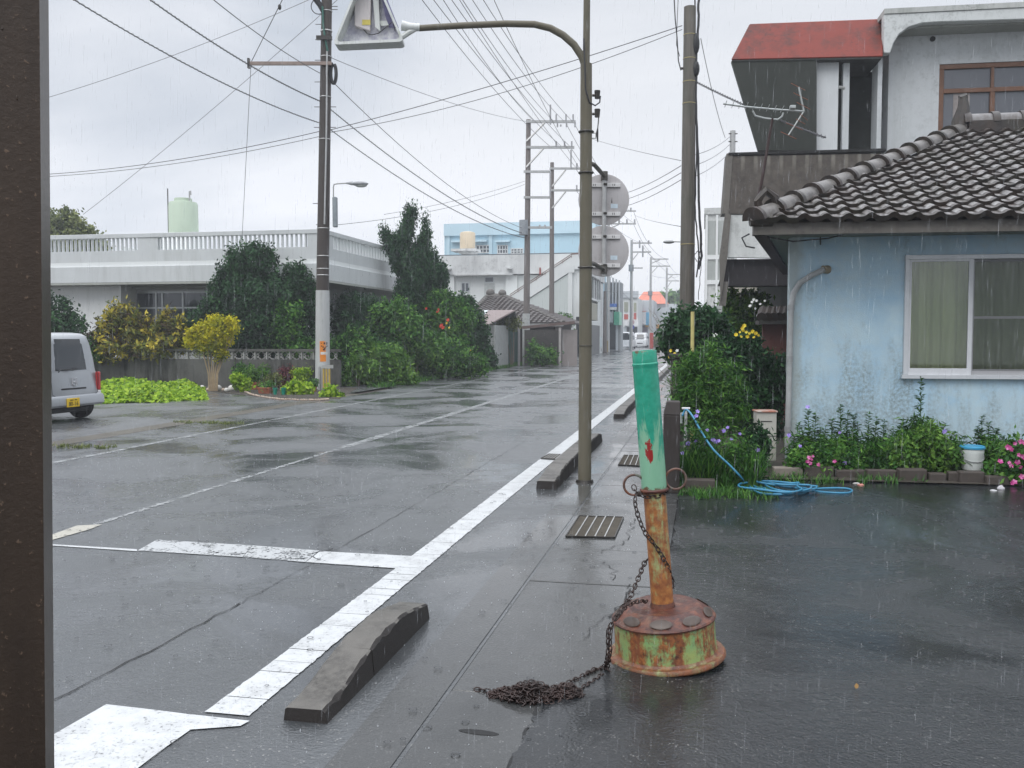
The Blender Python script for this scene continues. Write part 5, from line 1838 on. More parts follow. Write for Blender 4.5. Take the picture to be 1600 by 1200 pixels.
def tilemat(name, c1, c2, c3):
    t = NT(name)
    n1 = t.noise(7, 6, .7); n2 = t.noise(2.1, 5, .65); n3 = t.noise(40, 4, .7)
    col = t.mix(t.ramp(n1, .36, .62), c1, c2)
    col = t.mix(t.math('MULTIPLY', t.ramp(n2, .45, .65), .5), col, c3)
    col = t.mix(t.math('MULTIPLY', t.ramp(n3, .55, .68), .5), col, (.03, .028, .024))
    return t.set(col, .42, bump=n3, bstr=.5, bdist=.005)


M['tile'] = tilemat('grey_mortar_tile', (.20, .195, .195), (.11, .098, .09), (.075, .06, .05))
M['tiled'] = tilemat('dark_mossy_tile', (.024, .019, .017), (.046, .032, .025), (.022, .026, .012))
M['tilelt'] = tilemat('pale_mortar', (.32, .32, .315), (.20, .185, .175), (.10, .085, .075))


def tile_slope(name, parent, P0, ux, us, W_, Ls, inside, pitch=.245, row=.235, amp=.036, step=.048, flat=None):
    """front slope: P0 eave corner, ux along eave, us up the slope (unit vectors), tile heightfield clipped by inside(u,s)"""
    nz = ux.cross(us).normalized()
    if nz.z < 0: nz = -nz
    cols = 8
    nr = int(Ls / row)
    nc = int(W_ / pitch)
    m_ = MB(); mats = []
    for r in range(nr + 1):
        for c in range(nc + 1):
            u0, s0 = c * pitch, r * row
            if not inside(u0 + pitch / 2, s0 + row / 2): continue
            rgk = random.Random(r * 131 + c)
            dz = rgk.uniform(-.006, .006)
            prof = []
            for k in range(cols + 1):
                t = k / cols
                # round cover tile on the left half, shallow pan on the right
                if t < .5: h = amp * math.sin(math.pi * t / .5)
                else: h = -.012 * math.sin(math.pi * (t - .5) / .5)
                prof.append((u0 + t * pitch, h))
            b = len(m_.v)
            for ss, hh in ((s0 - .02, step), (s0 + row * .30, step * .72), (s0 + row, .004)):
                for u, h in prof:
                    m_.v.append(tuple(P0 + ux * u + us * ss + nz * (h * (.96 if ss > s0 + row * .5 else 1) + hh + dz)))
            for u, h in prof:
                m_.v.append(tuple(P0 + ux * u + us * (s0 - .01) + nz * (h - .02 + dz)))
            n1 = cols + 1
            r1, r2_ = rgk.random(), rgk.random()
            for k in range(cols):
                m_.f.append((b + k, b + k + 1, b + n1 + k + 1, b + n1 + k))
                mats.append(1 if rgk.random() < .75 else 0)
                m_.f.append((b + n1 + k, b + n1 + k + 1, b + 2 * n1 + k + 1, b + 2 * n1 + k))
                if k in (3, 4, 7): mats.append(1)
                elif k < 3: mats.append(2 if r1 < .7 else 0)
                else: mats.append(2 if r2_ < .45 else 0)
                m_.f.append((b + 3 * n1 + k, b + 3 * n1 + k + 1, b + k + 1, b + k)); mats.append(1)
    o = m_.build(name, M['tile'], parent)
    o.data.materials.append(M['tiled']); o.data.materials.append(M['tilelt'])
    o.data.polygons.foreach_set('material_index', mats)
    o.data.polygons.foreach_set('use_smooth', [True] * len(mats))
    o.data.set_sharp_from_angle(angle=R_(50))
    return o


eA = Vector((hx0, oz, hz0)); rA = Vector((rx0, rY, rz0))
ux = Vector((1, 0, 0)); us = Vector((0, rY - oz, rz0 - hz0)); Ls = us.length; us.normalize()
slope_dx = (rA.x - eA.x) / Ls
roofo = tile_slope('roof', bh, eA, ux, us, er - hx0, Ls, lambda u, s: u > slope_dx * s - .05 and s < Ls)
# under sheet, back and side slopes
MB().add([tuple(eA + Vector((.05, .05, -.02))), (er, oz + .05, hz0 - .02), (er, rY, rz0 - .02), tuple(rA + Vector((0, 0, -.02))), tuple(Vector((e2.x, e2.y, hz0 - .02)))],
         [(0, 1, 2, 3), (0, 3, 4)]).build('roof_bed', M['tiled'], bh)
hd = (rA - eA)
hip = MB(); nt_ = 13
caps = MB()
sidev = hd.cross(Vector((0, 0, 1))).normalized()
for i in range(nt_):
    t0, t1 = i / nt_, (i + 1.10) / nt_
    p, q = eA + hd * t0, eA + hd * min(1.02, t1)
    upn = sidev.cross(hd).normalized()
    if upn.z < 0: upn = -upn
    for mb_, pa_, pb_, ra, rb_ in ((hip, p, q, .135, .105), (caps, p - hd.normalized() * .012, p + hd.normalized() * .06, .155, .145)):
        b = len(mb_.v); K = 9
        for P_, R2 in ((pa_, ra), (pb_, rb_)):
            for k in range(K + 1):
                a = math.pi * k / K
                mb_.v.append(tuple(P_ + sidev * (R2 * math.cos(a)) + upn * (R2 * math.sin(a) + .02) + Vector((0, 0, -.01))))
        for k in range(K):
            mb_.f.append((b + k, b + k + 1, b + K + 2 + k, b + K + 1 + k))
        mb_.f.append(tuple(b + k for k in range(K + 1)))
hip.build('hip_tiles', tilemat('hip_mortar', (.17, .158, .145), (.105, .098, .092), (.07, .06, .052)), bh, True)
caps.build('hip_collars', M['tiled'], bh, True)
rdg = MB(); rc_ = MB()
x = rA.x
RB = []
while x < er:
    rc_ = MB(); RB.append(rc_)
    for mb_, xa2, xb2, ra in ((rdg, x, x + .42, .15), (rc_, x - .01, x + .09, .175)):
        b = len(mb_.v); K = 9
        for xx in (xa2, xb2):
            for k in range(K + 1):
                a = math.pi * k / K
                mb_.v.append((xx, rY + ra * math.cos(a), rA.z + ra * math.sin(a) + .10))
        for k in range(K): mb_.f.append((b + k, b + k + 1, b + K + 2 + k, b + K + 1 + k))
        mb_.f.append(tuple(b + k for k in range(K + 1)))
    x += .40
rdg.build('ridge_tiles', M['tile'], bh, True)
for rc_ in RB: rc_.build('ridge_collar', M['tiled'], bh, True)
MB().box(rA.x + .05, er, rY - .16, rY + .16, rA.z - .12, rA.z + .12).build('ridge_bed', M['tiled'], bh)
# finial at the ridge end
fz0, fz1 = BH.lz(1503, 205, rY), BH.lz(1503, 152, rY)
fx_ = BH.lx(1503, 180, rY)
MB().tube([(fx_, rY, fz0 - .1), (fx_ - .01, rY, fz0 + .15), (fx_ + .02, rY, fz0 + (fz1 - fz0) * .7), (fx_ + .01, rY, fz1)], [.16, .13, .085, .06], 9).tube([(fx_ - .04, rY, fz1 - .02), (fx_ + .06, rY, fz1 + .01)], .05, 6).tube([(fx_ + .05, rY, fz0 + .05), (fx_ + .18, rY, fz0 + .12), (fx_ + .2, rY, fz0 - .1)], [.08, .07, .05], 7).build('ridge_finial', M['tiled'], bh, True)
MB().tube([(hx0 + .12, oz + .25, hz0 + .02), (hx0 + .05, oz + .2, hz0 + .25), (hx0 + .14, oz + .22, hz0 + .38), (hx0 + .26, oz + .25, hz0 + .3), (hx0 + .3, oz + .25, hz0 + .05)], [.05, .05, .06, .05, .04], 7).tube([(hx0 - .05, oz + .05, hz0), (hx0 + .2, oz + .08, hz0 + .03)], [.06, .09], 8).build('corner_tile', M['tiled'], bh, True)
# cable under the eave, hook, downpipe
MB().tube([BH_ for BH_ in [(ex0 + .2, oz + .3, zfb - .0), (ex0 + .5, oz + .3, zfb - .06), (ex0 + .9, oz + .3, zfb - .03), (ex0 + 1.1, oz + .3, zfb + .02)]], .008, 5).build('eave_cable', M['wire'], bh, True)
zz = BH.lz(1279, 383); xx = BH.lx(1279)
MB().tube([(xx, -.02, zz), (xx - .004, -.03, zz + .15), (xx, -.1, zz + .2)], .008, 5).build('hook', M['wire'], bh)
MB().tube([(ex0 - .02, oz + .15, zfb + .02), (ex0 - .10, oz + .2, zfb - .02), (ex0 - .05, oz + .2, zfb - .12), (ex0 + .05, oz + .2, zfb - .14)], .010, 6).build('eave_cable', M['wire'], bh, True)
pipe = [BH.at(1288, 421, -.06), BH.at(1268, 430, -.06), BH.at(1250, 442, -.06), BH.at(1240, 458, -.06), BH.at(1236, 480, -.06), BH.at(1234, 560, -.06), BH.at(1231, 670, -.06), BH.at(1230, 700, -.06)]
MB().tube([(a, -.06, b_) for a, b_ in pipe], .036, 12).build('downpipe', plain('pvc_grey', (.38, .39, .39), .4), bh, True)
for a, b_ in (pipe[4], pipe[5], pipe[6]): MB().cyl(a, -.06, b_ - .04, b_ + .03, .042, n=12).build('pipe_joint', plain('pvc_joint', (.33, .34, .34), .4), bh, True)
a, b_ = BH.at(1288, 421, -.03)
MB().tube([(a - .02, -.05, b_), (a + .03, -.02, b_), (a + .04, .0, b_)], [.05, .05, .055], 10).build('pipe_inlet', plain('rusty_inlet', (.32, .27, .19), .6), bh, True)

# --- roof antenna
an = thing('tv_antenna', 'old bent television antenna on a thin dark mast at the roof corner', 'antenna', tuple(BH.o + BH.x * (ex0 + .35) + BH.n * (oz + .25) + Vector((0, 0, hz0))), ang)
AO = Fr(an.location, ang)


def al(px, py, y=0):
    a = AO.at(px, py, y); return Vector((a[0], y, a[1] - hz0))


MB().tube([al(1180, 332), al(1190, 285), al(1207, 185)], [.022, .018, .016], 8).build('mast', plain('rusty_mast', (.04, .022, .02), .5), an, True)
al_m = plain('antenna_aluminium', (.40, .42, .41), .4, .4)
MB().tube([al(1130, 162), al(1165, 167), al(1210, 171), al(1256, 174)], .011, 6).tube([al(1176, 173), al(1180, 181), al(1195, 185), al(1215, 187), al(1222, 182), al(1224, 176)], .011, 6).build('boom', al_m, an, True)
MB().tube([al(1256, 174), al(1248, 136)], .010, 6).tube([al(1256, 174), al(1232, 211)], .009, 6).build('reflector_arm', al_m, an, True)
el = MB()
for (x0, y0_, x1, y1_) in ((1236, 130, 1258, 141), (1240, 145, 1262, 156), (1245, 160, 1266, 171), (1250, 178, 1262, 188), (1244, 186, 1258, 194), (1228, 192, 1254, 203), (1220, 206, 1244, 217)):
    el.tube([al(x0, y0_, -.1), al(x1, y1_, .1)], .004, 4)
el.build('elements', plain('rusty_rod', (.28, .09, .04), .5), an)
el = MB()
for i in range(10):
    px = 1134 + i * 11; p = al(px, 162 + (px - 1130) * .095)
    el.tube([p + Vector((-.0, -.16, 0)), p + Vector((.0, .16, .0))], .004, 4)
el.build('directors', al_m, an)
MB().box(al(1234, 168).x, al(1243, 168).x, -.03, .03, al(1238, 170).z, al(1238, 165).z).build('junction', al_m, an, bevel=.004)

# ------------------------------------------------------------------ two storey white house behind
wz = 19.5
wo = PXZ(1380, 0, wz)
WH = Fr(wo, ang)
w2 = thing('two_storey_house', 'white two storey concrete house with red sloping canopy behind the blue house', 'house', tuple(wo), ang)
q = WH.at
M['whouse'] = weathered('white_render', (.56, .58, .59), (.24, .26, .24), .6, .5, .55, spots=.4)
rt = WH.lz(1390, 18)
xr_ = WH.lx(1600) + 3
xo0, xo1, zo0_, zo1_ = WH.lx(1458), xr_ - .6, WH.lz(1500, 215), WH.lz(1500, 99)
m_ = MB().box(0, xo0, 0, .2, 0, rt).box(xo0, xo1, 0, .2, 0, zo0_).box(xo0, xo1, 0, .2, zo1_, rt).box(xo1, xr_, 0, .2, 0, rt)
m_.build('wall', M['whouse'], w2)
MB().box(0, .2, .2, 6, 0, rt).build('wall', M['whouse'], w2)
# arched cornice band, proud of the wall
zt_, zb_ = WH.lz(1390, 14, -.7), WH.lz(1390, 40, -.7)
# outline measured on the band: outer corner, arch sweep, straight lower edge
sx0 = WH.lx(1381, 50, -.7)
pts = [WH.at(1381, 22, -.7), WH.at(1381, 83, -.7), WH.at(1391, 83, -.7), WH.at(1396, 68, -.7), WH.at(1405, 53, -.7), WH.at(1420, 42, -.7), WH.at(1440, 36, -.7), WH.at(1470, 34, -.7), WH.at(1600, 30, -.7)]
zr = pts[-1][1]
pts = pts + [(xr_, zr), (xr_, pts[0][1])]
MB().prism(pts, -.7, -.5).build('arched_band', weathered('band_white', (.60, .62, .61), (.25, .27, .25), .6, .7, .6, spots=.4), w2, bevel=.015)
MB().box(sx0, xr_, -.72, .8, pts[0][1], pts[0][1] + .10).build('roof_slab', weathered('roof_edge', (.45, .46, .44), (.15, .17, .14), .8, 1, .6, spots=.6), w2)
MB().box(0, xr_, -.5, .0, zr - .02, zr + .1).build('soffit', M['soffit'], w2)
# brown window on the upper floor
bw2 = plain('brown_window_frame', (.17, .085, .05), .45)
fwz = .10
wd = MB().box(xo0, xo1, .02, .12, zo1_ - fwz, zo1_).box(xo0, xo0 + fwz, .02, .12, zo0_, zo1_ - fwz).box(xo0, xo1, .02, .12, zo0_, zo0_ + .05)
zt2 = WH.lz(1500, 140)
wd.box(xo0 + fwz, xo1, .015, .12, zt2 - .06, zt2 + .03)
for px in (1541,):
    xx = WH.lx(px); wd.box(xx - .04, xx + .05, .01, .12, zo0_ + .05, zt2 - .06); wd.box(xx - .03, xx + .03, .02, .12, zt2 + .03, zo1_ - fwz)
wd = wd.build('window', bw2, w2, bevel=.006)
MB().box(xo0 + .05, xo1, .07, .08, zo0_ + .02, zo1_ - .05).build('pane', glassy('upper_pane', (.10, .105, .12), .08), wd)
MB().box(xo0 + .3, xo0 + .62, .06, .068, zo0_ + .05, zt2 - .06).build('curtain', plain('pale_curtain', (.30, .27, .26), .8), wd)
a, b_ = WH.at(1457, 61)
MB().tube([(a, -.02, b_), (a, .02, b_)], .055, 12).build('vent', M['crack'], w2)
# left bay: red sloping canopy, dark slanting wing, columns, recess
redm = weathered('red_canopy', (.19, .030, .018), (.05, .025, .02), .9, 1.2, .6, streak=False, lo=.45, hi=.65, spots=.5)
def P3(px, py, y):
    a = WH.at(px, py, y); return (a[0], y, a[1])
c1, c2 = P3(1142, 93, -.85), P3(1380, 88, -.85)
c3, c4 = P3(1380, 29, -.1), P3(1171, 37, -.1)
th = .10
MB().hexa([c1, c2, (c2[0], 1.6, c2[2]), (c1[0] + .5, 1.6, c1[2])], [c4, c3, (c3[0], 1.4, c3[2]), (c4[0] + .3, 1.4, c4[2])]).build('canopy', redm, w2, bevel=.02)
MB().hexa([(c1[0] + .05, c1[1] + .03, c1[2] - .03), (c2[0] - .02, c2[1] + .03, c2[2] - .03), (c2[0] - .02, 1.7, c2[2] - .03), (c1[0] + .5, 1.7, c1[2] - .03)], [(c1[0] + .05, c1[1] + .03, c1[2] - .003), (c2[0] - .02, c2[1] + .03, c2[2] - .003), (c2[0] - .02, 1.7, c2[2] - .003), (c1[0] + .5, 1.7, c1[2] - .003)]).build('canopy_soffit', plain('mould_soffit', (.06, .06, .055), .7), w2)
dk = weathered('mould_black_panel', (.036, .04, .034), (.018, .022, .017), .6, .8, .6)
MB().prism([WH.at(1143, 95, -.8), WH.at(1276, 92, -.8), WH.at(1276, 235, -.8), WH.at(1185, 235, -.8)], -.8, -.65).build('wing_panel', dk, w2)
MB().box(WH.lx(1274, 0, -.5), WH.lx(1311, 0, -.5), -.6, -.3, WH.lz(1300, 236, -.5), c1[2] - .03).build('column', weathered('column_white', (.62, .64, .65), (.3, .32, .3), .5, 1, .55), w2)
MB().box(WH.lx(1319, 0, -.5), WH.lx(1329, 0, -.5), -.55, -.4, WH.lz(1300, 236, -.5), c1[2] - .03).build('column', M['whouse'], w2)
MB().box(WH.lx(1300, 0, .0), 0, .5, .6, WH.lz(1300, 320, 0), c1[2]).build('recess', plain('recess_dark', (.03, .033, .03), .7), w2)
MB().box(WH.lx(1374, 0, -.5), WH.lx(1381, 0, -.5), -.5, .0, WH.lz(1300, 236, -.5), c1[2]).build('wall', M['whouse'], w2)
MB().tube([P3(1311, 136, -.7), P3(1320, 138, -.7)], .03, 6).build('pipe', M['galv'], w2)
# balcony parapet, brown, with rain marks
bm2 = NT('brown_balcony')
s_ = bm2.sep()
wv = bm2.math('SINE', bm2.math('MULTIPLY', s_[0], 26.0))
tp_f = bm2.ramp(s_[2], 4.2, 5.15)
col = bm2.mix(bm2.ramp(bm2.noise(6, 8, .75), .3, .7), (.040, .032, .026), (.105, .088, .072))
mk2 = bm2.math('MULTIPLY', bm2.ramp(wv, .35, .9), bm2.ramp(bm2.math('ADD', tp_f, bm2.math('MULTIPLY', bm2.noise(9, 4, .6), .5)), .75, 1.2))
col = bm2.mix(bm2.math('MULTIPLY', mk2, .6), col, (.26, .24, .20))
bm2.set(col, .55, bump=bm2.noise(40, 5, .7), bstr=.5, bdist=.006)
yb = -1.7
MB().prism([WH.at(1139, 244, yb), WH.at(1383, 240, yb), WH.at(1383, 336, yb), WH.at(1136, 334, yb)], yb, yb + .15).build('balcony_parapet', bm2.m, w2)
a, b_ = WH.at(1138, 243, yb), WH.at(1384, 238, yb)
MB().box(a[0], b_[0], yb - .03, yb + .2, a[1], a[1] + .05).build('parapet_cap', M['crack'], w2)
e0 = P3(1137, 240, yb); e1_ = P3(1130, 334, yb)
MB().hexa([(e1_[0] - .02, yb - .02, e1_[2] - .0), (e1_[0] + .10, yb - .02, e1_[2]), (e1_[0] + .10, yb + .5, e1_[2]), (e1_[0] - .02, yb + .5, e1_[2])], [(e0[0] - .02, yb - .02, e0[2]), (e0[0] + .10, yb - .02, e0[2]), (e0[0] + .10, yb + .5, e0[2]), (e0[0] - .02, yb + .5, e0[2])]).build('balcony_side', M['fascia'], w2)
# lower white wall under the balcony, slanting struts, dark slab
MB().prism([WH.at(1139, 336, yb + .05), WH.at(1250, 336, yb + .05), WH.at(1250, 404, yb + .05), WH.at(1137, 402, yb + .05)], yb + .02, yb + .2).build('lower_wall', M['mouldpaint'], w2)
MB().prism([WH.at(1133, 332, yb), WH.at(1142, 336, yb), WH.at(1136, 404, yb), WH.at(1126, 470, yb), WH.at(1124, 402, yb)], yb - .05, yb + .05).build('strut', M['fascia'], w2)
a, b_ = WH.at(1133, 404, yb), WH.at(1250, 445, yb)
MB().hexa([(WH.lx(1128, 0, yb), yb + .2, b_[1]), (b_[0] + 2, yb + .2, b_[1]), (b_[0] + 2, 3.2, b_[1] + .2), (WH.lx(1140, 0, 3), 3.2, b_[1] + .2)], [(WH.lx(1140, 0, yb), yb + .2, a[1]), (b_[0] + 2, yb + .2, a[1]), (b_[0] + 2, 3.2, a[1]), (WH.lx(1145, 0, 3), 3.2, a[1])]).build('carport_slab', plain('carport_dark', (.028, .024, .026), .6), w2)
MB().prism([WH.at(1129, 440, yb), WH.at(1138, 440, yb), WH.at(1134, 478, yb), WH.at(1124, 478, yb)], yb, yb + .2).build('strut', M['fascia'], w2)
MB().box(WH.lx(1118, 0, yb), WH.lx(1134, 0, yb), yb - .05, yb + .25, 0, WH.lz(1125, 478, yb)).build('gate_pillar', weathered('pillar_grey', (.42, .43, .42), (.22, .22, .2), .6, 2, .6), w2)
MB().box(WH.lx(1136, 0, 4), WH.lx(1196, 0, 4), 4, 4.2, 1.5, WH.lz(1150, 440, 4)).build('cream_wall', plain('cream_wall', (.62, .60, .50), .7), w2)
MB().box(WH.lx(1190, 0, 2.5), WH.lx(1245, 0, 2.5), 2.5, 2.7, 0, WH.lz(1150, 436, 2.5)).build('wall', M['mouldpaint'], w2)

# tall mould streaked building between the pole and the balcony
gz3 = 44
go = PXZ(1100, 0, gz3)
GB = Fr(go, 0)
gb = thing('grey_building', 'tall mould streaked pale building seen between the wooden pole and the brown balcony', 'building', tuple(go))
x1 = GB.lx(1150)
MB().box(0, x1, 0, 6, 0, GB.lz(1115, 335)).build('wall', M['mouldpaint'], gb)
MB().box(-.05, x1, -.08, 6.1, GB.lz(1115, 335), GB.lz(1115, 325)).build('parapet', M['mouldpaint'], gb)
m_ = MB()
for px in (1101, 1117): m_.box(GB.lx(px), GB.lx(px) + .09, -.08, 0, 0, GB.lz(1115, 336))
for py in (402, 441): m_.box(.09, x1, -.07, 0, GB.lz(1115, py) - .1, GB.lz(1115, py) + .1)
m_.build('band', M['whitepaint'], gb)
m_ = MB()
for (p0, p1, q0, q1) in ((1104, 1116, 345, 398), (1119, 1129, 345, 398), (1104, 1116, 407, 438), (1119, 1127, 407, 438)):
    m_.box(GB.lx(p0), GB.lx(p1), -.02, 0, GB.lz(1115, q1), GB.lz(1115, q0))
m_.build('panel', weathered('panel_grey', (.40, .42, .40), (.2, .21, .2), .8, .8, .6), gb)

# --- weathered wooden pole with cables
pz2 = 23.6
pp = PXZ(1073, 0, pz2)
WP = Fr(pp, YAW)
wp = thing('wooden_pole', 'thick weathered grey brown wooden pole rising from the bushes left of the blue house', 'utility pole', tuple(pp), YAW)
wood = NT('weathered_pole')
g1_ = wood.noise(3, 8, .7, sc3=(6, 6, .25)); g2_ = wood.noise(1.2, 5, .6, sc3=(1, 1, .4))
col = wood.mix(wood.ramp(g1_, .35, .65), (.07, .062, .05), (.145, .128, .105))
col = wood.mix(wood.math('MULTIPLY', wood.ramp(g2_, .5, .65), .5), col, (.055, .065, .04))
wood.set(col, .55, bump=g1_, bstr=.5, bdist=.01)
ptz = WP.lz(1072, 11)
MB().tube([(0, 0, 0), (0, 0, ptz)], [.20, .148], 20).build('shaft', wood.m, wp, True)


def wpl(px, py, y=0):
    a = WP.at(px, py, y); return (a[0], y, a[1])


for py in (55, 92, 128, 162, 382):
    z = WP.lz(1072, py); r2 = .205 - .055 * z / ptz
    MB().tube(arc((0, 0, z), r2, 0, 360, 16, Vector((1, 0, 0)), Vector((0, 1, 0)))[:-1], .010, 4, closed=True).build('band', plain('brass_band', (.36, .30, .12), .4), wp)
rgc = random.Random(2)
for k, (pxs, r2) in enumerate((([(1092, -10), (1091, 40), (1088, 90), (1087, 140), (1090, 230), (1093, 330), (1096, 400), (1090, 425)], .030), ([(1085, -10), (1086, 60), (1088, 150), (1088, 250), (1086, 330), (1092, 400), (1088, 440)], .018), ([(1097, 380), (1090, 410), (1084, 400), (1090, 392), (1096, 410), (1090, 480)], .010))):
    pts2 = []
    for (xa2, ya2), (xb2, yb2) in zip(pxs[:-1], pxs[1:]):
        for i in range(6):
            t = i / 6; pts2.append(wpl(xa2 + (xb2 - xa2) * t + rgc.uniform(-.7, .7), ya2 + (yb2 - ya2) * t, -.05))
    MB().tube(pts2, r2, 6).build('cable', M['wire'], wp, True)
MB().tube([wpl(1053, -10), wpl(1055, 30), wpl(1058, 60), wpl(1060, 95), wpl(1064, 110)], .014, 6).build('cable', M['wire'], wp, True)
MB().tube([wpl(1060, -10), wpl(1058, 35), wpl(1057, 70), wpl(1062, 88)], .008, 6).build('cable', M['wire'], wp, True)
for py0, py1 in ((52, 85), (95, 120)):
    MB().ell(wpl(1087, (py0 + py1) / 2, -.08), (.10, .09, (py1 - py0) / 2 * pz2 / FPX), 12, 8).build('cable_joint_box', M['black'], wp, True)
MB().tube([wpl(1063, 107), wpl(1090, 107)], .03, 6).build('clamp', M['iron'], wp)
# street lamp head on an arm, left side
MB().tube([wpl(1063, 378), wpl(1052, 377.5)], .014, 6).build('lamp_arm', M['galv'], wp)
a = wpl(1045, 378)
MB().ell(a, (.15, .10, .045), 14, 8).build('lamp_head', plain('lamp_grey2', (.36, .37, .37), .4), wp, True)

# --- second pole behind the two storey house
pz3 = 34
pp3 = PXZ(1141, 0, pz3)
p3t = thing('thin_pole', 'thin grey pole top standing up behind the brown balcony parapet', 'utility pole', tuple(pp3), YAW)
MB().tube([(0, 0, 0), (0, 0, HZ(208, pz3))], [.14, .10], 12).build('shaft', M['galv'], p3t, True)
for py in (213, 225):
    MB().tube([(-.16, -.06, HZ(py, pz3)), (.16, -.06, HZ(py, pz3))], .02, 6).build('bolt', M['iron'], p3t)

# ------------------------------------------------------------------ boundary posts, plants and things by the blue house
stone = weathered('dark_stone_post', (.040, .033, .030), (.014, .013, .011), .9, 7, .55, bump=.8, spots=.3)
g = G(1050, 772)
ZZ = (g - C0).dot(Fw)
px2m = ZZ / FPX
gt = thing('gate_post', 'dark weathered stepped concrete gate post just right of the bollard', 'post', (g.x, g.y, 0), R_(3))
w1, hA = .145, HZ(648, ZZ)
MB().box(-.09, .075, 0, .26, 0, hA).build('shaft', stone, gt, bevel=.012)
MB().hexa([(-.09, 0, hA), (.075, 0, hA), (.075, .26, hA), (-.09, .26, hA)], [(-.055, .04, hA + .13), (.075, .04, hA + .13), (.075, .26, hA + .13), (-.055, .26, hA + .13)]).build('shoulder', stone, gt, bevel=.006)
g2 = PXZ(1062, 0, 13.4)
gt2 = thing('gate_post', 'taller square concrete post half hidden by leaves, behind the stepped gate post', 'post', tuple(g2), R_(3))
MB().box(-.12, .12, 0, .24, 0, HZ(560, 13.4)).build('shaft', stone, gt2, bevel=.01)
MB().box(-.15, .15, -.03, .27, HZ(560, 13.4), HZ(553, 13.4)).build('cap', stone, gt2, bevel=.01)
wl_ = thing('boundary_wall', 'low dark boundary wall running along the pavement behind the gate posts', 'wall', (-.30, 13.7, 0))
MB().box(-.08, .08, 0, 9.5, 0, .85).build('wall', stone, wl_, bevel=.01)
# tap with hose
tpz_ = 10.2
t0 = PXZ(1073, 0, tpz_)
tw = thing('garden_tap', 'garden tap on a short standpipe among the flowers behind the gate post', 'tap', tuple(t0))
hT = HZ(645, tpz_)
MB().tube([(0, 0, 0), (0, 0, hT)], .016, 8).build('standpipe', M['galv'], tw, True)
MB().tube([(0, 0, hT - .02), (0, -.05, hT - .02), (0, -.06, hT - .06)], .014, 8).build('spout', M['galv'], tw, True)
MB().tube([(-.045, 0, hT + .045), (.045, 0, hT + .045)], .012, 8).tube([(0, 0, hT), (0, 0, hT + .045)], .008, 6).build('handle', plain('tap_white', (.6, .6, .6), .3), tw, True)
MB().tube([(-.05, 0, hT - .12), (-.05, 0, hT - .01), (-.0, 0, hT - .01)], .014, 7).build('elbow', plain('grey_elbow', (.35, .38, .37), .4), tw, True)

# hose: falls from the tap to a loose coil on the ground
hs = [W(1066, 650, tpz_ - .05), W(1072, 640, tpz_ - .06), W(1082, 650, tpz_ - .25), W(1096, 675, tpz_ - .5), W(1115, 703, tpz_ - .66), W(1140, 727, tpz_ - .74), W(1158, 746, tpz_ - .74)]
hs += [G(1166, 762) + Vector((0, 0, .03)), G(1176, 772) + Vector((0, 0, .026)), G(1195, 778) + Vector((0, 0, .026))]
rgh = random.Random(8)
cc = G(1222, 771)
loops = []
for i in range(64):
    a = i * 2 * math.pi / 10.5 + 2.5
    k = i / 64
    rx_ = .27 + .09 * math.sin(i * .83) + rgh.uniform(-.05, .05)
    ry_ = .30 + .20 * math.cos(i * .57) + rgh.uniform(-.08, .08)
    cx = cc + Rt * (.10 * math.sin(i * .21))
    loops.append(cx + Rt * (rx_ * math.cos(a)) + Vector((-Rt.y, Rt.x, 0)) * (ry_ * math.sin(a)) + Vector((0, 0, .028 + .014 * (i // 11))))
endp = [G(1270, 770), G(1300, 773), G(1325, 773), G(1331, 769), G(1318, 766), G(1290, 766), G(1262, 768)]
hs += loops + [p + Vector((0, 0, .02)) for p in endp]


def smooth(pts, n=6):
    pts = [Vector(p) for p in pts]; out = []
    for i in range(len(pts) - 1):
        p0, p1, p2, p3 = pts[max(i - 1, 0)], pts[i], pts[i + 1], pts[min(i + 2, len(pts) - 1)]
        for k in range(n):
            t = k / n
            out.append(.5 * ((2 * p1) + (p2 - p0) * t + (2 * p0 - 5 * p1 + 4 * p2 - p3) * t * t + (3 * p1 - p0 - 3 * p2 + p3) * t ** 3))
    return out + [pts[-1]]


ho = MB().tube(smooth(hs), .0115, 7).build('garden_hose', plain('blue_hose', (.045, .21, .34), .25, var=.12), None, 'full')
tag(ho, 'light blue garden hose from the tap to a loose coil on the wet ground', 'hose')

# meter box
mz = 10.9
m0 = PXZ(1200, 0, mz)
mb0 = thing('meter_box', 'pale beige metal meter box standing in the plants by the downpipe', 'meter box', tuple(m0), ang + R_(6))
h0, h1 = HZ(722, mz), HZ(645, mz)
wm = 15.5 * mz / FPX
beige = weathered('beige_box', (.46, .45, .40), (.28, .22, .17), .6, 5, .45)
MB().box(-wm, wm, 0, .2, h0, h1).build('body', beige, mb0, bevel=.008)
MB().box(-wm * 1.08, wm * 1.08, -.02, .22, h1, h1 + .02).build('lid', weathered('rusty_lid', (.45, .40, .35), (.35, .12, .07), .9, 7, .5, streak=False, lo=.42, hi=.55), mb0, bevel=.005)
hm_ = HZ(682, mz)
MB().box(-wm, wm, -.006, 0, hm_ - .004, hm_ + .004).build('seam', M['iron'], mb0)
MB().box(-.03, .06, -.006, 0, hm_ - .16, hm_ - .05).build('window_plate', plain('meter_window', (.55, .56, .55), .3), mb0)
MB().box(-.07, .06, -.005, 0, h1 - .11, h1 - .10).build('slot', M['iron'], mb0)
MB().box(-wm * .3, wm * .3, .03, .17, 0, h0).build('stand', M['iron'], mb0)

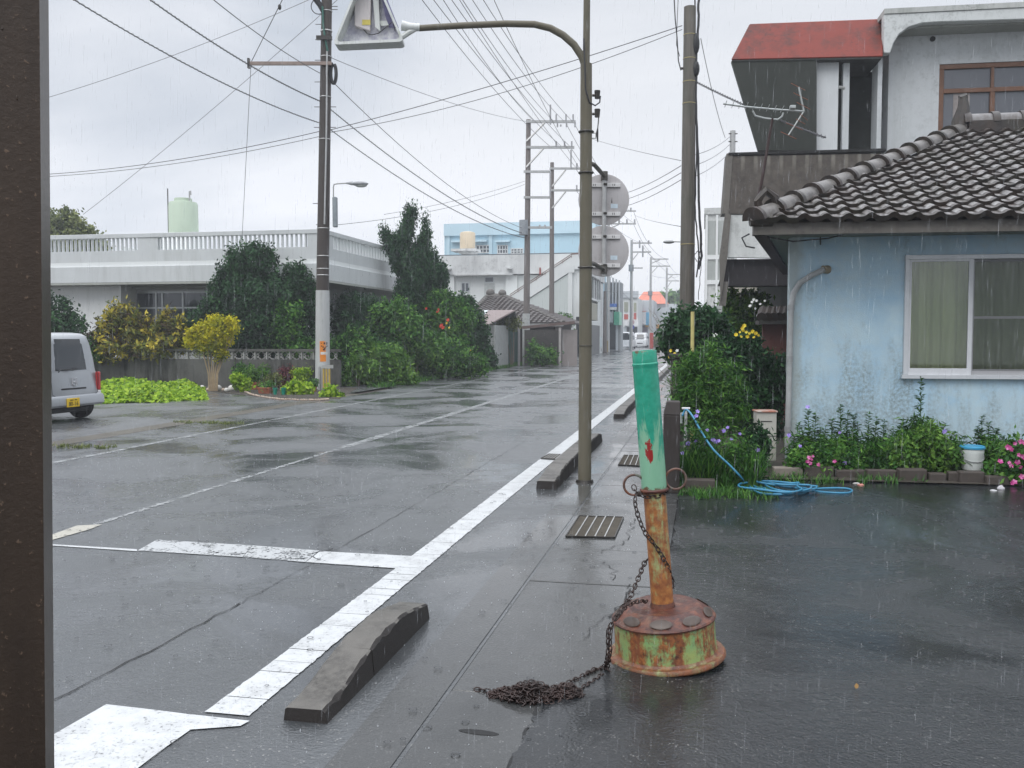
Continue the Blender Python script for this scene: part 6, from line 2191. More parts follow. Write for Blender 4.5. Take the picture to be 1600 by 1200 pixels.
# brick border
brm = weathered('border_block', (.075, .062, .054), (.028, .025, .022), .7, 5, .5, bump=.8)
labs = ['leftmost light topped border block beside the hose coil', 'second border block from the left, behind the hose coil', 'third border block from the left in front of the lilies', 'fourth border block from the left, below the tall spike plant', 'fifth border block, in the dark under the yellow green shrub', 'sixth border block, under the right side of the shrub', 'rounded border block just left of the white bucket', 'border block under the white bucket', 'border block at the right end under the pink flowers']
spans = [(1209, 1256, 747), (1258, 1305, 748), (1307, 1353, 749), (1355, 1403, 751), (1405, 1450, 753), (1452, 1480, 754), (1482, 1499, 755), (1500, 1540, 757), (1542, 1580, 759)]
for i, (x0, x1, yy) in enumerate(spans):
    a, b_ = G(x0, yy + 1), G(x1, yy + 1.5)
    v = (b_ - a)
    h = .125 + .02 * math.sin(i * 2.1)
    o = MB().box(0, v.length * .97, 0, .12, 0, h).build('border_block', brm if i else weathered('pale_block', (.24, .21, .18), (.1, .09, .08), .6, 5, .5), None, False, .012, 2, loc=(a.x, a.y, 0))
    o.rotation_euler = (R_(rnd.uniform(-2, 2)), R_(rnd.uniform(-1, 1)), math.atan2(v.y, v.x))
    tag(o, labs[i], 'border block', 'concrete blocks edging the flower bed')
a, b_ = G(1070, 770), G(1112, 768)
o = MB().box(0, (b_ - a).length, 0, .12, 0, .14).build('border_block', brm, None, False, .012, 2, loc=(a.x, a.y, 0))
tag(o, 'dark border block in the weeds between the gate post and the hose', 'border block', 'concrete blocks edging the flower bed')

# raised bed soil
sheet('flower_bed', [(G(1062, 775).x, G(1062, 775).y, .03), (G(1210, 752).x, G(1210, 752).y, .03), (G(1600, 762).x + 1, G(1600, 762).y, .03), (G(1600, 725).x + 3, G(1600, 725).y + 2, .03), (BH.o.x, BH.o.y + .2, .03), (BH.o.x + .5, 17, .03), (-.2, 17, .03)], M['soil'])

# weeds growing over the border blocks
_w = [tuple(G(rnd.uniform(1205, 1600), rnd.uniform(744, 758))) for _ in range(90)] + [tuple(G(rnd.uniform(1062, 1210), rnd.uniform(764, 782))) for _ in range(110)]
tag(blades('weeds', FM['mid'], None, [(x, y, .01) for x, y, z in _w], 2200, .13, .009, 77, .8, .9), 'low weeds sprawling over the border blocks and the edge of the wet forecourt', 'weeds', None, 'stuff')

# bucket
bk = G(1518, 747); bk.z = .09
kz = (bk - C0).dot(Fw)
bu = thing('bucket', 'white plastic bucket with a bright blue lid against the blue wall', 'bucket', (bk.x, bk.y, .10), ang)
br = 17 * kz / FPX
bhh = 34 * kz / FPX
bwm = plain('white_plastic', (.74, .77, .75), .35, var=.08)
MB().lathe([(br * .86, 0), (br * .90, .01), (br * .96, bhh * .72), (br * 1.0, bhh * .78), (br * 1.0, bhh * .95), (br * .97, bhh)], 32).build('body', bwm, bu, True)
MB().lathe([(br * 1.06, bhh * .95), (br * 1.10, bhh * .97), (br * 1.10, bhh * 1.05), (br * 1.02, bhh * 1.09), (br * .95, bhh * 1.07), (br * .2, bhh * 1.08)], 32).build('lid', plain('blue_lid', (.05, .30, .50), .35, var=.08), bu, True)
MB().tube([(br * .98 * math.sin(a), -br * .99 * math.cos(a), bhh * .80 - bhh * .42 * max(0, math.cos(a)) ** .5) for a in [R_(-88 + 176 * i / 20) for i in range(21)]], .004, 5).build('handle', plain('grey_wire', (.35, .36, .36), .4), bu, True)
MB().tube([(br * .93 * math.sin(a), -br * .94 * math.cos(a) - .002, bhh * .36) for a in [R_(-30 + 60 * i / 10) for i in range(11)]], .003, 4).build('seam', plain('grey_seam', (.28, .28, .28), .5), bu)

# plants along the blue wall
def spike(parent, base, top, r, seed, n=None):
    """upright stem with whorls of narrow leaves"""
    rg = np.random.default_rng(seed)
    base = np.array(base); top = np.array(top); L = np.linalg.norm(top - base)
    n = n or int(L / .0045)
    t = rg.random(n) ** .9
    p = base + (top - base) * t[:, None]
    az = rg.uniform(0, 2 * math.pi, n)
    ln = r * (1.15 - .75 * t) * rg.uniform(.7, 1.2, n)
    out = np.stack([np.cos(az), np.sin(az), np.full(n, .35)], 1)
    sd_ = np.stack([-np.sin(az), np.cos(az), np.zeros(n)], 1)
    tip = p + out * ln[:, None] + np.array([0, 0, -.2]) * ln[:, None] * rg.uniform(0, 1, n)[:, None]
    m = p + out * ln[:, None] * .5 + np.array([0, 0, .1]) * ln[:, None]
    w = .021
    V = np.stack([p, m + sd_ * w * .5, tip, m - sd_ * w * .5], 1)
    return V, .5 + rg.normal(0, .2, n)


def stem_group(name, label, Z, items, fm='mid', r=.12, cat='plant', group=None, low=None, lown=60, extra=None):
    g = PXZ(items[0][0], 0, Z)
    o = thing(name, label, cat, tuple(g), 0, group)
    Vs = []; vs = []; st_ = MB()
    for i, (px, pyt, bx) in enumerate(items):
        b_ = PXZ(bx, .05, Z + (i % 3) * .06) - g; t_ = W(px, pyt, Z + (i % 3) * .06) - g
        V, v = spike(o, b_, t_, r, i + int(px)); Vs.append(V); vs.append(v)
        st_.tube([b_, b_.lerp(t_, .5) + Vector((.01, 0, 0)), t_], [.007, .005, .002], 5)
    leafmesh('leaves', np.concatenate(Vs), np.concatenate(vs), FM[fm], o)
    st_.build('stems', plain('green_stem', (.07, .13, .05), .6), o, True)
    if low:
        leafcloud('foliage', FM[extra or fm], o, pxb(Z, low, g, yr=.16), lown, 26, .10, .15, .10, int(Z * 10), .6, .2)
    return o


LG = 'flowering plants along the foot of the blue wall'
lz2 = 11.0
stem_group('lily_plant', 'narrow leaved stems at the left foot of the blue wall beside the downpipe', 10.8, [(1262, 640, 1268), (1275, 646, 1270), (1248, 660, 1255), (1290, 665, 1285), (1240, 680, 1246), (1300, 655, 1300), (1255, 672, 1250), (1282, 668, 1280)], low=[(1258, 708, 24, 26), (1290, 712, 22, 24)], lown=110, group=LG)
stem_group('lily_plant', 'narrow leaved stems in the middle of the blue wall, left of the window edge', 10.9, [(1313, 632, 1316), (1325, 640, 1322), (1358, 645, 1356), (1370, 652, 1366), (1382, 655, 1378), (1340, 660, 1338), (1306, 668, 1308), (1396, 668, 1392), (1334, 648, 1332)], low=[(1320, 708, 24, 26), (1352, 708, 26, 26), (1380, 710, 20, 26)], lown=140, group=LG)
stem_group('lily_plant', 'tallest spike plant reaching up to the window sill', 10.8, [(1439, 590, 1440), (1428, 650, 1432), (1452, 652, 1448), (1411, 655, 1416)], r=.13, low=[(1435, 690, 22, 34), (1408, 706, 20, 28)], lown=120, group=LG)
stem_group('lily_plant', 'thin drooping stems between the tall spike plant and the bucket', 10.6, [(1476, 660, 1470), (1492, 674, 1484), (1508, 682, 1494), (1468, 672, 1466)], low=[(1475, 712, 18, 26), (1490, 716, 12, 24)], lown=70, group=LG)
stem_group('lily_plant', 'tall stems just right of the white bucket', 10.7, [(1534, 650, 1538), (1545, 660, 1546), (1556, 670, 1556), (1528, 668, 1532), (1566, 680, 1564)], low=[(1545, 712, 18, 30), (1562, 718, 20, 26)], lown=100, group=LG)
bush('shrub', 'yellow green broad leaved shrub in front of the tall spike plant', 10.45, (1440, 742), [(1435, 705, 32, 24), (1455, 690, 20, 18), (1415, 715, 24, 20), (1450, 725, 30, 16), (1475, 715, 14, 20)], 'fresh', 230, 18, .060, .45, .08, 51, group=LG, trunk=.012, deep=.2)
bo1 = bush('shrub', 'low green bedding plants with pink flowers behind the left border blocks', 10.55, (1290, 745), [(1250, 720, 20, 18), (1280, 725, 24, 18), (1315, 725, 26, 20), (1350, 728, 26, 18), (1385, 725, 22, 22)], 'mid', 260, 22, .06, .4, .07, 52, group=LG, trunk=.008, deep=.22)
flowers(bo1, [W(px, py, 10.3) - bo1.location for px, py in ((1264, 715), (1268, 718), (1262, 721), (1270, 713), (1304, 721), (1279, 726), (1266, 724))], 'pink', .025, 5)
flowers(bo1, [W(px, py, 10.35) - bo1.location for px, py in ((1250, 697), (1233, 680), (1320, 723), (1312, 676), (1262, 636))], 'violet', .025, 6)
bo2 = bush('shrub', 'pink flowering shrub at the right edge of the view', 10.0, (1585, 750), [(1580, 725, 22, 24), (1600, 715, 26, 26), (1570, 740, 18, 16), (1595, 745, 24, 14), (1625, 725, 30, 30)], 'mid', 260, 20, .065, .45, .07, 53, group=LG, trunk=.012, deep=.22)
flowers(bo2, [W(px, py, 9.75) - bo2.location for px, py in ((1595, 690), (1586, 693), (1575, 699), (1580, 702), (1592, 711), (1599, 714), (1577, 723), (1580, 728), (1563, 721), (1590, 722), (1585, 753), (1582, 755), (1597, 745), (1601, 693), (1594, 730))], 'pink', .03, 7)
flowers(bo2, [W(px, py, 10.4) - bo2.location for px, py in ((1475, 676), (1476, 674))], 'violet', .03, 8)

# bushes between the gate post and the blue wall
RG = 'bushes between the gate post and the blue house'
bush('shrub', 'dark leafy shrub at the foot of the wooden pole, leaning over the pavement', 15.5, (1085, 700), [(1070, 515, 24, 20), (1050, 530, 14, 20), (1085, 535, 28, 24), (1112, 512, 18, 18), (1060, 550, 16, 12), (1095, 505, 26, 16), (1125, 540, 20, 24)], 'dark', 460, 26, .10, .4, .14, 61, group=RG, trunk=.03)
bush('shrub', 'round bright green feathery shrub right behind the gate post', 11.6, (1100, 740), [(1090, 600, 30, 30), (1110, 620, 32, 34), (1075, 630, 22, 26), (1130, 600, 26, 34), (1105, 570, 24, 22), (1080, 575, 20, 18), (1135, 640, 28, 30), (1100, 650, 34, 24)], 'mid', 620, 24, .075, .22, .13, 62, group=RG, trunk=.02)
bush('shrub', 'tall dark shrub with yellow lily flowers in front of the rusty tiled gate', 14.5, (1170, 720), [(1165, 560, 26, 28), (1150, 590, 26, 36), (1185, 590, 24, 38), (1165, 630, 34, 36), (1200, 620, 20, 40), (1145, 545, 18, 18), (1190, 660, 30, 40), (1215, 590, 14, 34)], 'dark', 650, 22, .09, .4, .13, 63, group=RG, trunk=.03)
bush('tree', 'light green tree under the carport slab of the two storey house', 21, (1160, 640), [(1160, 480, 26, 16), (1145, 495, 22, 16), (1180, 475, 18, 12), (1160, 510, 30, 16), (1140, 470, 14, 8)], 'fresh', 260, 22, .11, .5, .16, 64, 'tree', group=RG, trunk=.04)
fy = thing('yellow_lilies', 'yellow lily blossoms above the dark shrub left of the tiled gate', 'flowers', (0, 0, 0))
flowers(fy, [W(px, py, 14.0) for px, py in ((1150, 523), (1156, 519), (1161, 516), (1166, 519), (1171, 521), (1176, 518), (1181, 521), (1185, 524), (1158, 526), (1168, 526), (1163, 509), (1160, 513), (1178, 527), (1048, 548), (1046, 558), (1054, 552))], 'gold', .030, 11, 6)
fw_ = thing('white_blossoms', 'cluster of white blossoms beside the rusty tiled gate', 'flowers', (0, 0, 0))
flowers(fw_, [W(px, py, 17) for px, py in ((1175, 472), (1182, 470), (1188, 475), (1192, 480), (1180, 482), (1172, 478), (1190, 490), (1186, 500), (1195, 470), (1184, 494), (1178, 468))], 'white', .03, 12)
flowers(fw_, [W(px, py, 14.9) for px, py in ((1118, 524), (1058, 548))], 'white', .04, 13)
# strap leaved ruellia clump with violet flowers
rz1 = 10.2
rb0 = G(1105, 765)
ru = thing('ruellia_plant', 'grassy clump with violet flowers behind the hose, right of the gate post', 'plant', tuple(rb0), 0, RG)
blades('leaves', FM['mid'], ru, [(rnd.uniform(-.30, .50), rnd.uniform(-.0, .45), .03) for _ in range(46)], 1700, .52, .017, 71, .55, .7)
leafcloud('foliage', FM['mid'], ru, [(.15, .25, .25, .42, .2, .25), (-.1, .2, .45, .22, .18, .22), (.35, .2, .36, .12, .18, .2)], 130, 22, .07, .25, .1, 72, .6, .3)
flowers(ru, [W(px, py, 9.75) - rb0 for px, py in ((1088, 690), (1114, 687), (1118, 690), (1123, 689), (1143, 686), (1156, 678), (1131, 673), (1105, 672), (1075, 693), (1066, 708), (1187, 728), (1184, 703), (1090, 643), (1088, 650), (1137, 668), (1232, 680))], 'violet', .027, 14)
pn = MB()
for (x0, y0_, x1, y1_) in ((1117, 763, 1116, 723), (1120, 762, 1128, 700), (1082, 730, 1072, 745)):
    a, b_ = W(x0, y0_, 9.7) - rb0, W(x1, y1_, 9.7) - rb0
    pn.add([tuple(a - Rt * .012), tuple(a + Rt * .012), tuple(a.lerp(b_, .6) + Rt * .026), tuple(b_), tuple(a.lerp(b_, .6) - Rt * .022)], [(0, 1, 2, 3, 4)])
pn.build('broad_leaf', plain('pale_leaf', (.16, .26, .05), .4), ru)
bush('shrub', 'low feathery weeds spilling over the ground at the hose and gate post', 9.75, (1130, 770), [(1090, 765, 24, 10), (1120, 768, 22, 8), (1150, 755, 18, 12), (1180, 755, 18, 9), (1165, 740, 18, 12)], 'mid', 220, 20, .05, .3, .06, 73, group=RG, trunk=.006)
bush('fern', 'small bright fern leaning over the bed by the meter box', 10.6, (1180, 740), [(1185, 690, 14, 18), (1175, 715, 14, 18)], 'dark', 90, 18, .07, .3, .09, 74, 'plant', group=RG)
# bare twigs
tw_ = MB(); rgt = random.Random(5)
tb = PXZ(1075, 0, 16.5)
for i in range(16):
    e = W(rgt.uniform(1012, 1060), rgt.uniform(478, 545), 16.5) - tb; s0_ = Vector((0, 0, 1.0))
    md = s0_.lerp(e, .55) + Vector((.08, 0, -.12))
    tw_.tube([s0_, md, e], [.012, .008, .002], 4)
    for k in range(3):
        f_ = md.lerp(e, rgt.random()); tw_.tube([f_, f_ + Vector((rgt.uniform(-.25, .05), 0, rgt.uniform(.02, .22)))], [.004, .001], 3)
t_o = thing('bare_shrub', 'bare grey twiggy shrub arching over the pavement left of the wooden pole', 'shrub', tuple(tb))
tw_.build('twigs', M['twig'], t_o)
tw_ = MB(); tb2 = PXZ(1062, 0, 12.5)
for i in range(14):
    e = W(rgt.uniform(1018, 1050), rgt.uniform(560, 600), 12.5) - tb2; s0_ = Vector((.05, 0, .75))
    tw_.tube([s0_, s0_.lerp(e, .5) + Vector((0, 0, .04)), e], [.007, .005, .0015], 4)
t_o2 = thing('bare_shrub', 'thin grey seed stalks leaning over the pavement beside the taller post', 'shrub', tuple(tb2))
tw_.build('twigs', M['twig'], t_o2)
# yellow stake
g = PXZ(1083, 0, 12.3)
ys = thing('marker_stake', 'plain pale yellow stake sticking up out of the bushes by the wooden pole', 'stake', tuple(g))
MB().tube([(0, 0, 0), (-.01, 0, HZ(487, 12.3))], .024, 8).build('rod', plain('pale_yellow', (.58, .50, .20), .5), ys, True)

# rusty tiled gate wall
tgz = 16.5
tg0 = PXZ(1192, 0, tgz)
tg = thing('tiled_gate', 'small rusty red wall topped by dark round tiles, beside the blue house corner', 'gate', tuple(tg0), ang)
TG = Fr(tg0, ang)
x1 = TG.lx(1245)
zt4 = TG.lz(1200, 505)
MB().box(0, x1, 0, .15, 0, zt4).build('wall', weathered('rust_wall', (.14, .055, .045), (.07, .06, .055), .8, 2, .6), tg)
m_ = MB()
for k in range(7):
    x = .0 + k * (x1 / 6)
    m_.tube([(x - .06, -.30, zt4 + .10), (x, 0, zt4 + .22), (x + .02, .3, zt4 + .12)], [.09, .09, .08], 8)
m_.build('round_tiles', M['tiled'], tg, True)
MB().box(-.1, x1, -.28, .3, zt4 - .02, zt4 + .05).build('eave', M['tiled'], tg)
# litter by the blocks
for i, (px, py, c, lb) in enumerate(((1338, 758, (.5, .48, .45), 'small pale scrap lying by the border blocks'), (1345, 760, (.5, .2, .15), 'small reddish wrapper lying by the border blocks'), (1552, 769, (.6, .6, .6), 'flat white scrap on the wet ground below the pink flowers'), (1564, 766, (.62, .60, .62), 'upright white scrap at the foot of the pink flowers'))):
    g = G(px, py)
    o = MB().ell((0, 0, .015), (.035, .02, .014 if i != 3 else .04), 7, 5, .25, random.Random(i)).build('litter', plain('litter%d' % i, c, .4), None, loc=tuple(g))
    tag(o, lb, 'litter')

# ================================================================== FAR STREET
def fbox(parent, F, name, px0, px1, py0, py1, y, dep, mat, z0=None):
    """a slab on frame F whose front face covers these photo columns/rows at local depth y"""
    pm = (px0 + px1) / 2
    return MB().box(F.lx(px0, 524, y), F.lx(px1, 524, y), y, y + dep, F.lz(pm, py1, y) if z0 is None else z0, F.lz(pm, py0, y)).build(name, mat, parent)


# --- pale blue building
b0 = PXZ(695, 0, 92)
BB = Fr(b0, 0)
bb = thing('blue_building', 'pale blue flat roofed building behind the white one with the outside stair', 'building', tuple(b0))
M['skyblue'] = weathered('pale_blue_paint', (.42, .60, .69), (.32, .45, .52), .4, .15, .6)
M['skyblue2'] = weathered('pale_blue_band', (.49, .65, .73), (.37, .5, .56), .4, .15, .6)
fbox(bb, BB, 'wall', 695, 930, 352, 400, 0, 10, M['skyblue'], 0)
fbox(bb, BB, 'cornice', 694, 930, 347, 366, -.3, 10.5, M['skyblue2'])
for px in (700, 766):
    fbox(bb, BB, 'pilaster', px - 2, px + 3, 366, 400, -.15, .15, M['skyblue2'], 0)
for x0, x1 in ((705, 760), (774, 796)):
    fbox(bb, BB, 'hood', x0, x1, 375, 378, -.5, .5, M['skyblue2'])
for x0, x1, y0_, y1_ in ((744, 766, 383, 396), (777, 794, 383, 397), (798, 818, 388, 397)):
    window(bb, BB, BB.lx(x0), BB.lx(x1), BB.lz(x0, y1_), BB.lz(x0, y0_), 0, (.25, .5, .75), (.5,), .10, plain('window_white', (.6, .62, .62), .5))

# --- white building with outside stair
w0 = PXZ(690, 0, 74)
WB = Fr(w0, 0)
wb_ = thing('stair_building', 'mould stained white building with a rising outside stair beyond the tiled house', 'building', tuple(w0))
M['mouldfar'] = weathered('mouldy_white_far', (.62, .63, .62), (.30, .30, .30), .75, .22, .6, lo=.42, hi=.66, spots=.45)
M['whitefar'] = weathered('white_far', (.66, .68, .67), (.50, .52, .50), .4, .2, .6)
fbox(wb_, WB, 'wall', 692, 912, 430, 560, 0, 14, M['whitefar'], 0)
fbox(wb_, WB, 'parapet', 690, 913, 398, 428, -.5, 14.8, M['mouldfar'])
fbox(wb_, WB, 'ledge', 710, 800, 428, 430, -.7, .7, M['mouldfar'])
fbox(wb_, WB, 'roof_rail', 680, 913, 396.5, 397.8, -.45, .06, plain('rail_dark', (.1, .1, .1), .5))
fbox(wb_, WB, 'pilaster', 692, 710, 430, 560, -.25, .25, M['whitefar'], 0)
fbox(wb_, WB, 'pilaster', 790, 808, 430, 560, -.25, .25, M['whitefar'], 0)
fbox(wb_, WB, 'bracket', 692, 704, 419, 421, -.9, .5, M['mouldfar'])
fbox(wb_, WB, 'bracket', 791, 799, 418, 420, -.9, .5, M['mouldfar'])
window(wb_, WB, WB.lx(720.5), WB.lx(734), WB.lz(727, 457), WB.lz(727, 441), 0, (.5,), (), .08)
window(wb_, WB, WB.lx(757), WB.lx(772.5), WB.lz(765, 442), WB.lz(765, 432), 0, (), (), .08)
fbox(wb_, WB, 'shutter', 757, 772.5, 443, 462, -.05, .05, plain('shutter_grey', (.42, .44, .43), .6))
# stair: sloping solid balustrade, handrail, wall below
yq = -1.6
s_pts = [WB.at(775, 478, yq), WB.at(800, 462, yq), WB.at(893, 398, yq), WB.at(925, 398, yq), WB.at(925, 419, yq), WB.at(896, 421, yq), WB.at(820, 470, yq), WB.at(782, 494, yq)]
MB().prism(s_pts, yq, yq + 1.4).build('stair', M['whitefar'], wb_)
rl = MB()
for dy in (0, 3):
    rl.tube([(WB.at(797, 460 + dy, yq)[0], yq, WB.at(797, 460 + dy, yq)[1]), (WB.at(893, 397 + dy, yq)[0], yq, WB.at(893, 397 + dy, yq)[1])], .03, 5)
for t in range(8):
    px = 797 + 96 * t / 7; py = 460 - 63 * t / 7
    a, b_ = WB.at(px, py, yq), WB.at(px, py + 6, yq); rl.tube([(a[0], yq, a[1]), (b_[0], yq, b_[1])], .022, 4)
rl.tube([(WB.at(893, 397, yq)[0], yq, WB.at(893, 397, yq)[1]), (WB.at(910, 396, yq)[0], yq, WB.at(910, 396, yq)[1])], .05, 5)
rl.build('handrail', plain('rusty_rail', (.14, .07, .05), .6), wb_)
m_ = MB().prism([WB.at(815, 474, yq + .1), WB.at(888, 428, yq + .1), WB.at(888, 560, yq + .1), WB.at(815, 560, yq + .1)], yq + .1, yq + .3)
m_.build('stair_wall', weathered('under_stair', (.52, .56, .54), (.4, .42, .41), .4, .3, .6), wb_)
fbox(wb_, WB, 'column', 887, 894, 422, 560, yq - .02, .3, M['whitefar'], 0)
fbox(wb_, WB, 'wall', 894, 909, 421, 560, yq + .2, .3, M['whitefar'], 0)
fbox(wb_, WB, 'lintel', 886, 897, 414, 426, yq - .06, .4, M['whitefar'])
fbox(wb_, WB, 'door', 900, 908, 495, 556, yq + .1, .1, M['darkglass'], 0)
fbox(wb_, WB, 'vent_pipe', 842.5, 844.5, 418, 430, -.7, .15, plain('red_pipe', (.25, .05, .04), .6))
# the street side of this building
WSX = SideFr(w0, WB.lx(912))
XX = WB.lx(912)


def sbox(name, px0, px1, py0, py1, pr, mat, z0=None):
    SF = SideFr(w0, XX + pr)
    y0_, y1_ = SF.at(px0, 524)[0], SF.at(px1, 524)[0]
    m_ = (px0 + px1) / 2
    MB().box(XX, XX + pr, y0_, y1_, SF.at(m_, py1)[1] if z0 is None else z0, SF.at(m_, py0)[1]).build(name, mat, wb_)


for px in (923, 927, 931, 934.5, 937.5):
    sbox('slat', px, px + .8, 434, 468, .12, plain('slat_grey', (.3, .31, .31), .5))
sbox('sign_box', 924, 934, 474, 500, .8, plain('beige_box2', (.30, .29, .22), .5))
sbox('sign_frame', 923, 936, 467, 470, .85, M['whitefar'])
sbox('sign_frame', 934, 936, 470.5, 501, .85, M['whitefar'])
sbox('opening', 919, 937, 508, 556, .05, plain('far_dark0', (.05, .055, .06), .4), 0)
sbox('band', 915, 938, 428, 432, .2, M['mouldfar'])

# --- roof tank on the white building
t1 = PXZ(731, 0, 80)
tk2 = thing('water_tank', 'cream coloured round water tank in front of the pale blue building', 'water tank', (t1.x, t1.y, HZ(398, 80)))
r2 = 12 * 80 / FPX
h2 = (388 - 362) * 80 / FPX
MB().lathe([(r2, .45), (r2, .45 + h2 - .12), (r2 * .9, .45 + h2 - .02), (r2 * .5, .45 + h2 + .05)], 24).build('tank', weathered('cream_tank', (.60, .50, .36), (.5, .42, .3), .4, 1, .5), tk2, True)
MB().box(-1.25, .95, -.9, .9, .22, .42).build('slab', M['mouldfar'], tk2)
MB().box(-.55, .75, -.6, .6, 0, .22).build('support', M['mouldfar'], tk2)
for x in (-.5, .1, .6): MB().box(x - .1, x + .1, -.7, -.6, 0, .22).build('support', M['mouldfar'], tk2)

# --- tiled hip roof house
z5 = 56
h5 = PXZ(768, 0, z5)
HT = Fr(h5, 0)
ht = thing('tiled_house', 'old low house with grey tiled pyramid roof behind the grey fence and gates', 'house', tuple(h5))
pk = (HT.lx(768), HT.lz(768, 462))
ez5 = HT.lz(800, 505, -3)
x0_, x1_ = HT.lx(722, 524, -3), HT.lx(880, 524, -3)
m_ = MB()
A_ = Vector((x0_, -3, ez5)); B_ = Vector((x1_, -3, ez5)); C_ = Vector((x1_ + .2, 5, ez5)); D_ = Vector((x0_, 5, ez5)); P_ = Vector((pk[0] - .5, 1.0, pk[1])); Q_ = Vector((pk[0] + .6, 1.0, pk[1]))


def tri_slope(A, B, P, Q, nr=17, pitch=.30):
    """stepped tiled trapezoid from eave A-B up to ridge P-Q"""
    mb = MB()
    nrmv = (B - A).cross(P - A).normalized()
    if nrmv.z < 0: nrmv = -nrmv
    for r in range(nr):
        t0, t1 = r / nr, (r + 1) / nr
        a0_, b0_ = A.lerp(P, t0), B.lerp(Q, t0); a1_, b1_ = A.lerp(P, t1), B.lerp(Q, t1)
        n = max(1, int((b0_ - a0_).length / pitch)) * 4
        for k in range(n):
            u0, u1 = k / n, (k + 1) / n
            h0 = .028 * (1 + math.cos(k * math.pi / 2)); h1 = .028 * (1 + math.cos((k + 1) * math.pi / 2))
            b = len(mb.v)
            mb.v += [tuple(a0_.lerp(b0_, u0) + nrmv * (h0 + .07)), tuple(a0_.lerp(b0_, u1) + nrmv * (h1 + .07)), tuple(a1_.lerp(b1_, u1) + nrmv * h1), tuple(a1_.lerp(b1_, u0) + nrmv * h0), tuple(a0_.lerp(b0_, u0)), tuple(a0_.lerp(b0_, u1))]
            mb.f += [(b, b + 1, b + 2, b + 3), (b + 4, b + 5, b + 1, b)]
    return mb


M['tilefar'] = weathered('grey_far_tile', (.15, .135, .13), (.07, .06, .058), .6, .9, .5, streak=False, spots=.3)
m_ = tri_slope(A_, B_, P_, Q_); n_ = tri_slope(B_, C_, Q_, Q_); m_.add(n_.v, n_.f); n_ = tri_slope(D_, A_, P_, P_); m_.add(n_.v, n_.f)
m_.add([tuple(C_), tuple(D_), tuple(P_), tuple(Q_)], [(0, 1, 2, 3)])
m_.build('roof', M['tilefar'], ht)
rd = MB()
for a, b_ in ((A_, P_), (B_, Q_)):
    for k in range(16):
        p, q_ = a.lerp(b_, k / 16), a.lerp(b_, (k + 1.1) / 16); rd.tube([p, q_], [.16, .13], 7)
rd.tube([P_, Q_], .18, 8).ell((P_.x + .2, 1, P_.z + .22), (.28, .2, .26), 9, 6).ell((Q_.x - .15, 1, Q_.z + .18), (.26, .2, .24), 9, 6)
rd.build('ridge', plain('far_ridge', (.12, .11, .10), .6), ht, True)
MB().box(x0_ + .6, x1_ - .6, -2.2, 4.5, 0, ez5 + .05).build('wall', plain('dark_wood_wall', (.075, .06, .05), .7), ht)
MB().box(x0_, x1_, -3, -2.9, ez5 - .18, ez5 - .02).build('fascia', plain('fascia_grey', (.3, .3, .29), .6), ht)

# --- shed with tin roof
z6 = 44.5
s6 = PXZ(745, 0, z6)
S6 = Fr(s6, 0)
sh = thing('tin_shed', 'grey corrugated shed with a faded reddish gable roof at the end of the hedge', 'shed', tuple(s6))
xa6, xb6 = S6.lx(733), S6.lx(774)
ze = S6.lz(745, 508)
MB().box(xa6, xb6, 0, 3, 0, ze).build('wall', plain('grey_tin', (.33, .34, .33), .5, .1, .2, 4), sh)
cr_ = MB()
x = xa6 + .1
while x < xb6: cr_.box(x, x + .05, -.02, 0, 0, ze - .02); x += .14
cr_.build('corrugation', plain('grey_tin2', (.38, .39, .38), .5), sh)
rzt = S6.lz(745, 485)
xm = S6.lx(774)
MB().hexa([(xa6 - .2, -.5, ze - .05), (xb6 - .25, -.5, ze - .05), (xb6 + .55, 2.0, rzt), (xa6 - .2, 2.0, rzt)], [(xa6 - .2, -.5, ze + .02), (xb6 - .25, -.5, ze + .02), (xb6 + .55, 2.0, rzt + .07), (xa6 - .2, 2.0, rzt + .07)]).build('roof', weathered('tin_roof', (.24, .19, .18), (.13, .09, .09), .6, 1, .5), sh)
MB().hexa([(xb6 + .55, 2.0, rzt), (xa6 - .2, 2.0, rzt), (xa6 - .2, 4.2, ze), (xb6 + .3, 4.2, ze)], [(xb6 + .55, 2.0, rzt + .07), (xa6 - .2, 2.0, rzt + .07), (xa6 - .2, 4.2, ze + .07), (xb6 + .3, 4.2, ze + .07)]).build('roof', M['tiled'], sh)
MB().add([(S6.lx(736), .4, ze + .23), (S6.lx(746), .4, ze + .23), (S6.lx(750), 1.8, rzt + .06), (S6.lx(741), 1.8, rzt + .06)], [(0, 1, 2, 3)]).build('skylight', plain('pale_panel', (.55, .60, .62), .4), sh)

# --- fences, gate and walls along the road edge (left roadside, X about -10.5)
def roadwall(name, label, cat, px0, px1, h, mat, X=-10.4, th=.18, extra=None):
    def yat(px):
        d = ray(px, 524); return X / d.x * d.y
    y0_, y1_ = yat(px0), yat(px1)
    o = thing(name, label, cat, (X, y0_, 0))
    MB().box(-th, 0, 0, y1_ - y0_, 0, h).build('panel', mat, o, bevel=.01)
    return o, y1_ - y0_


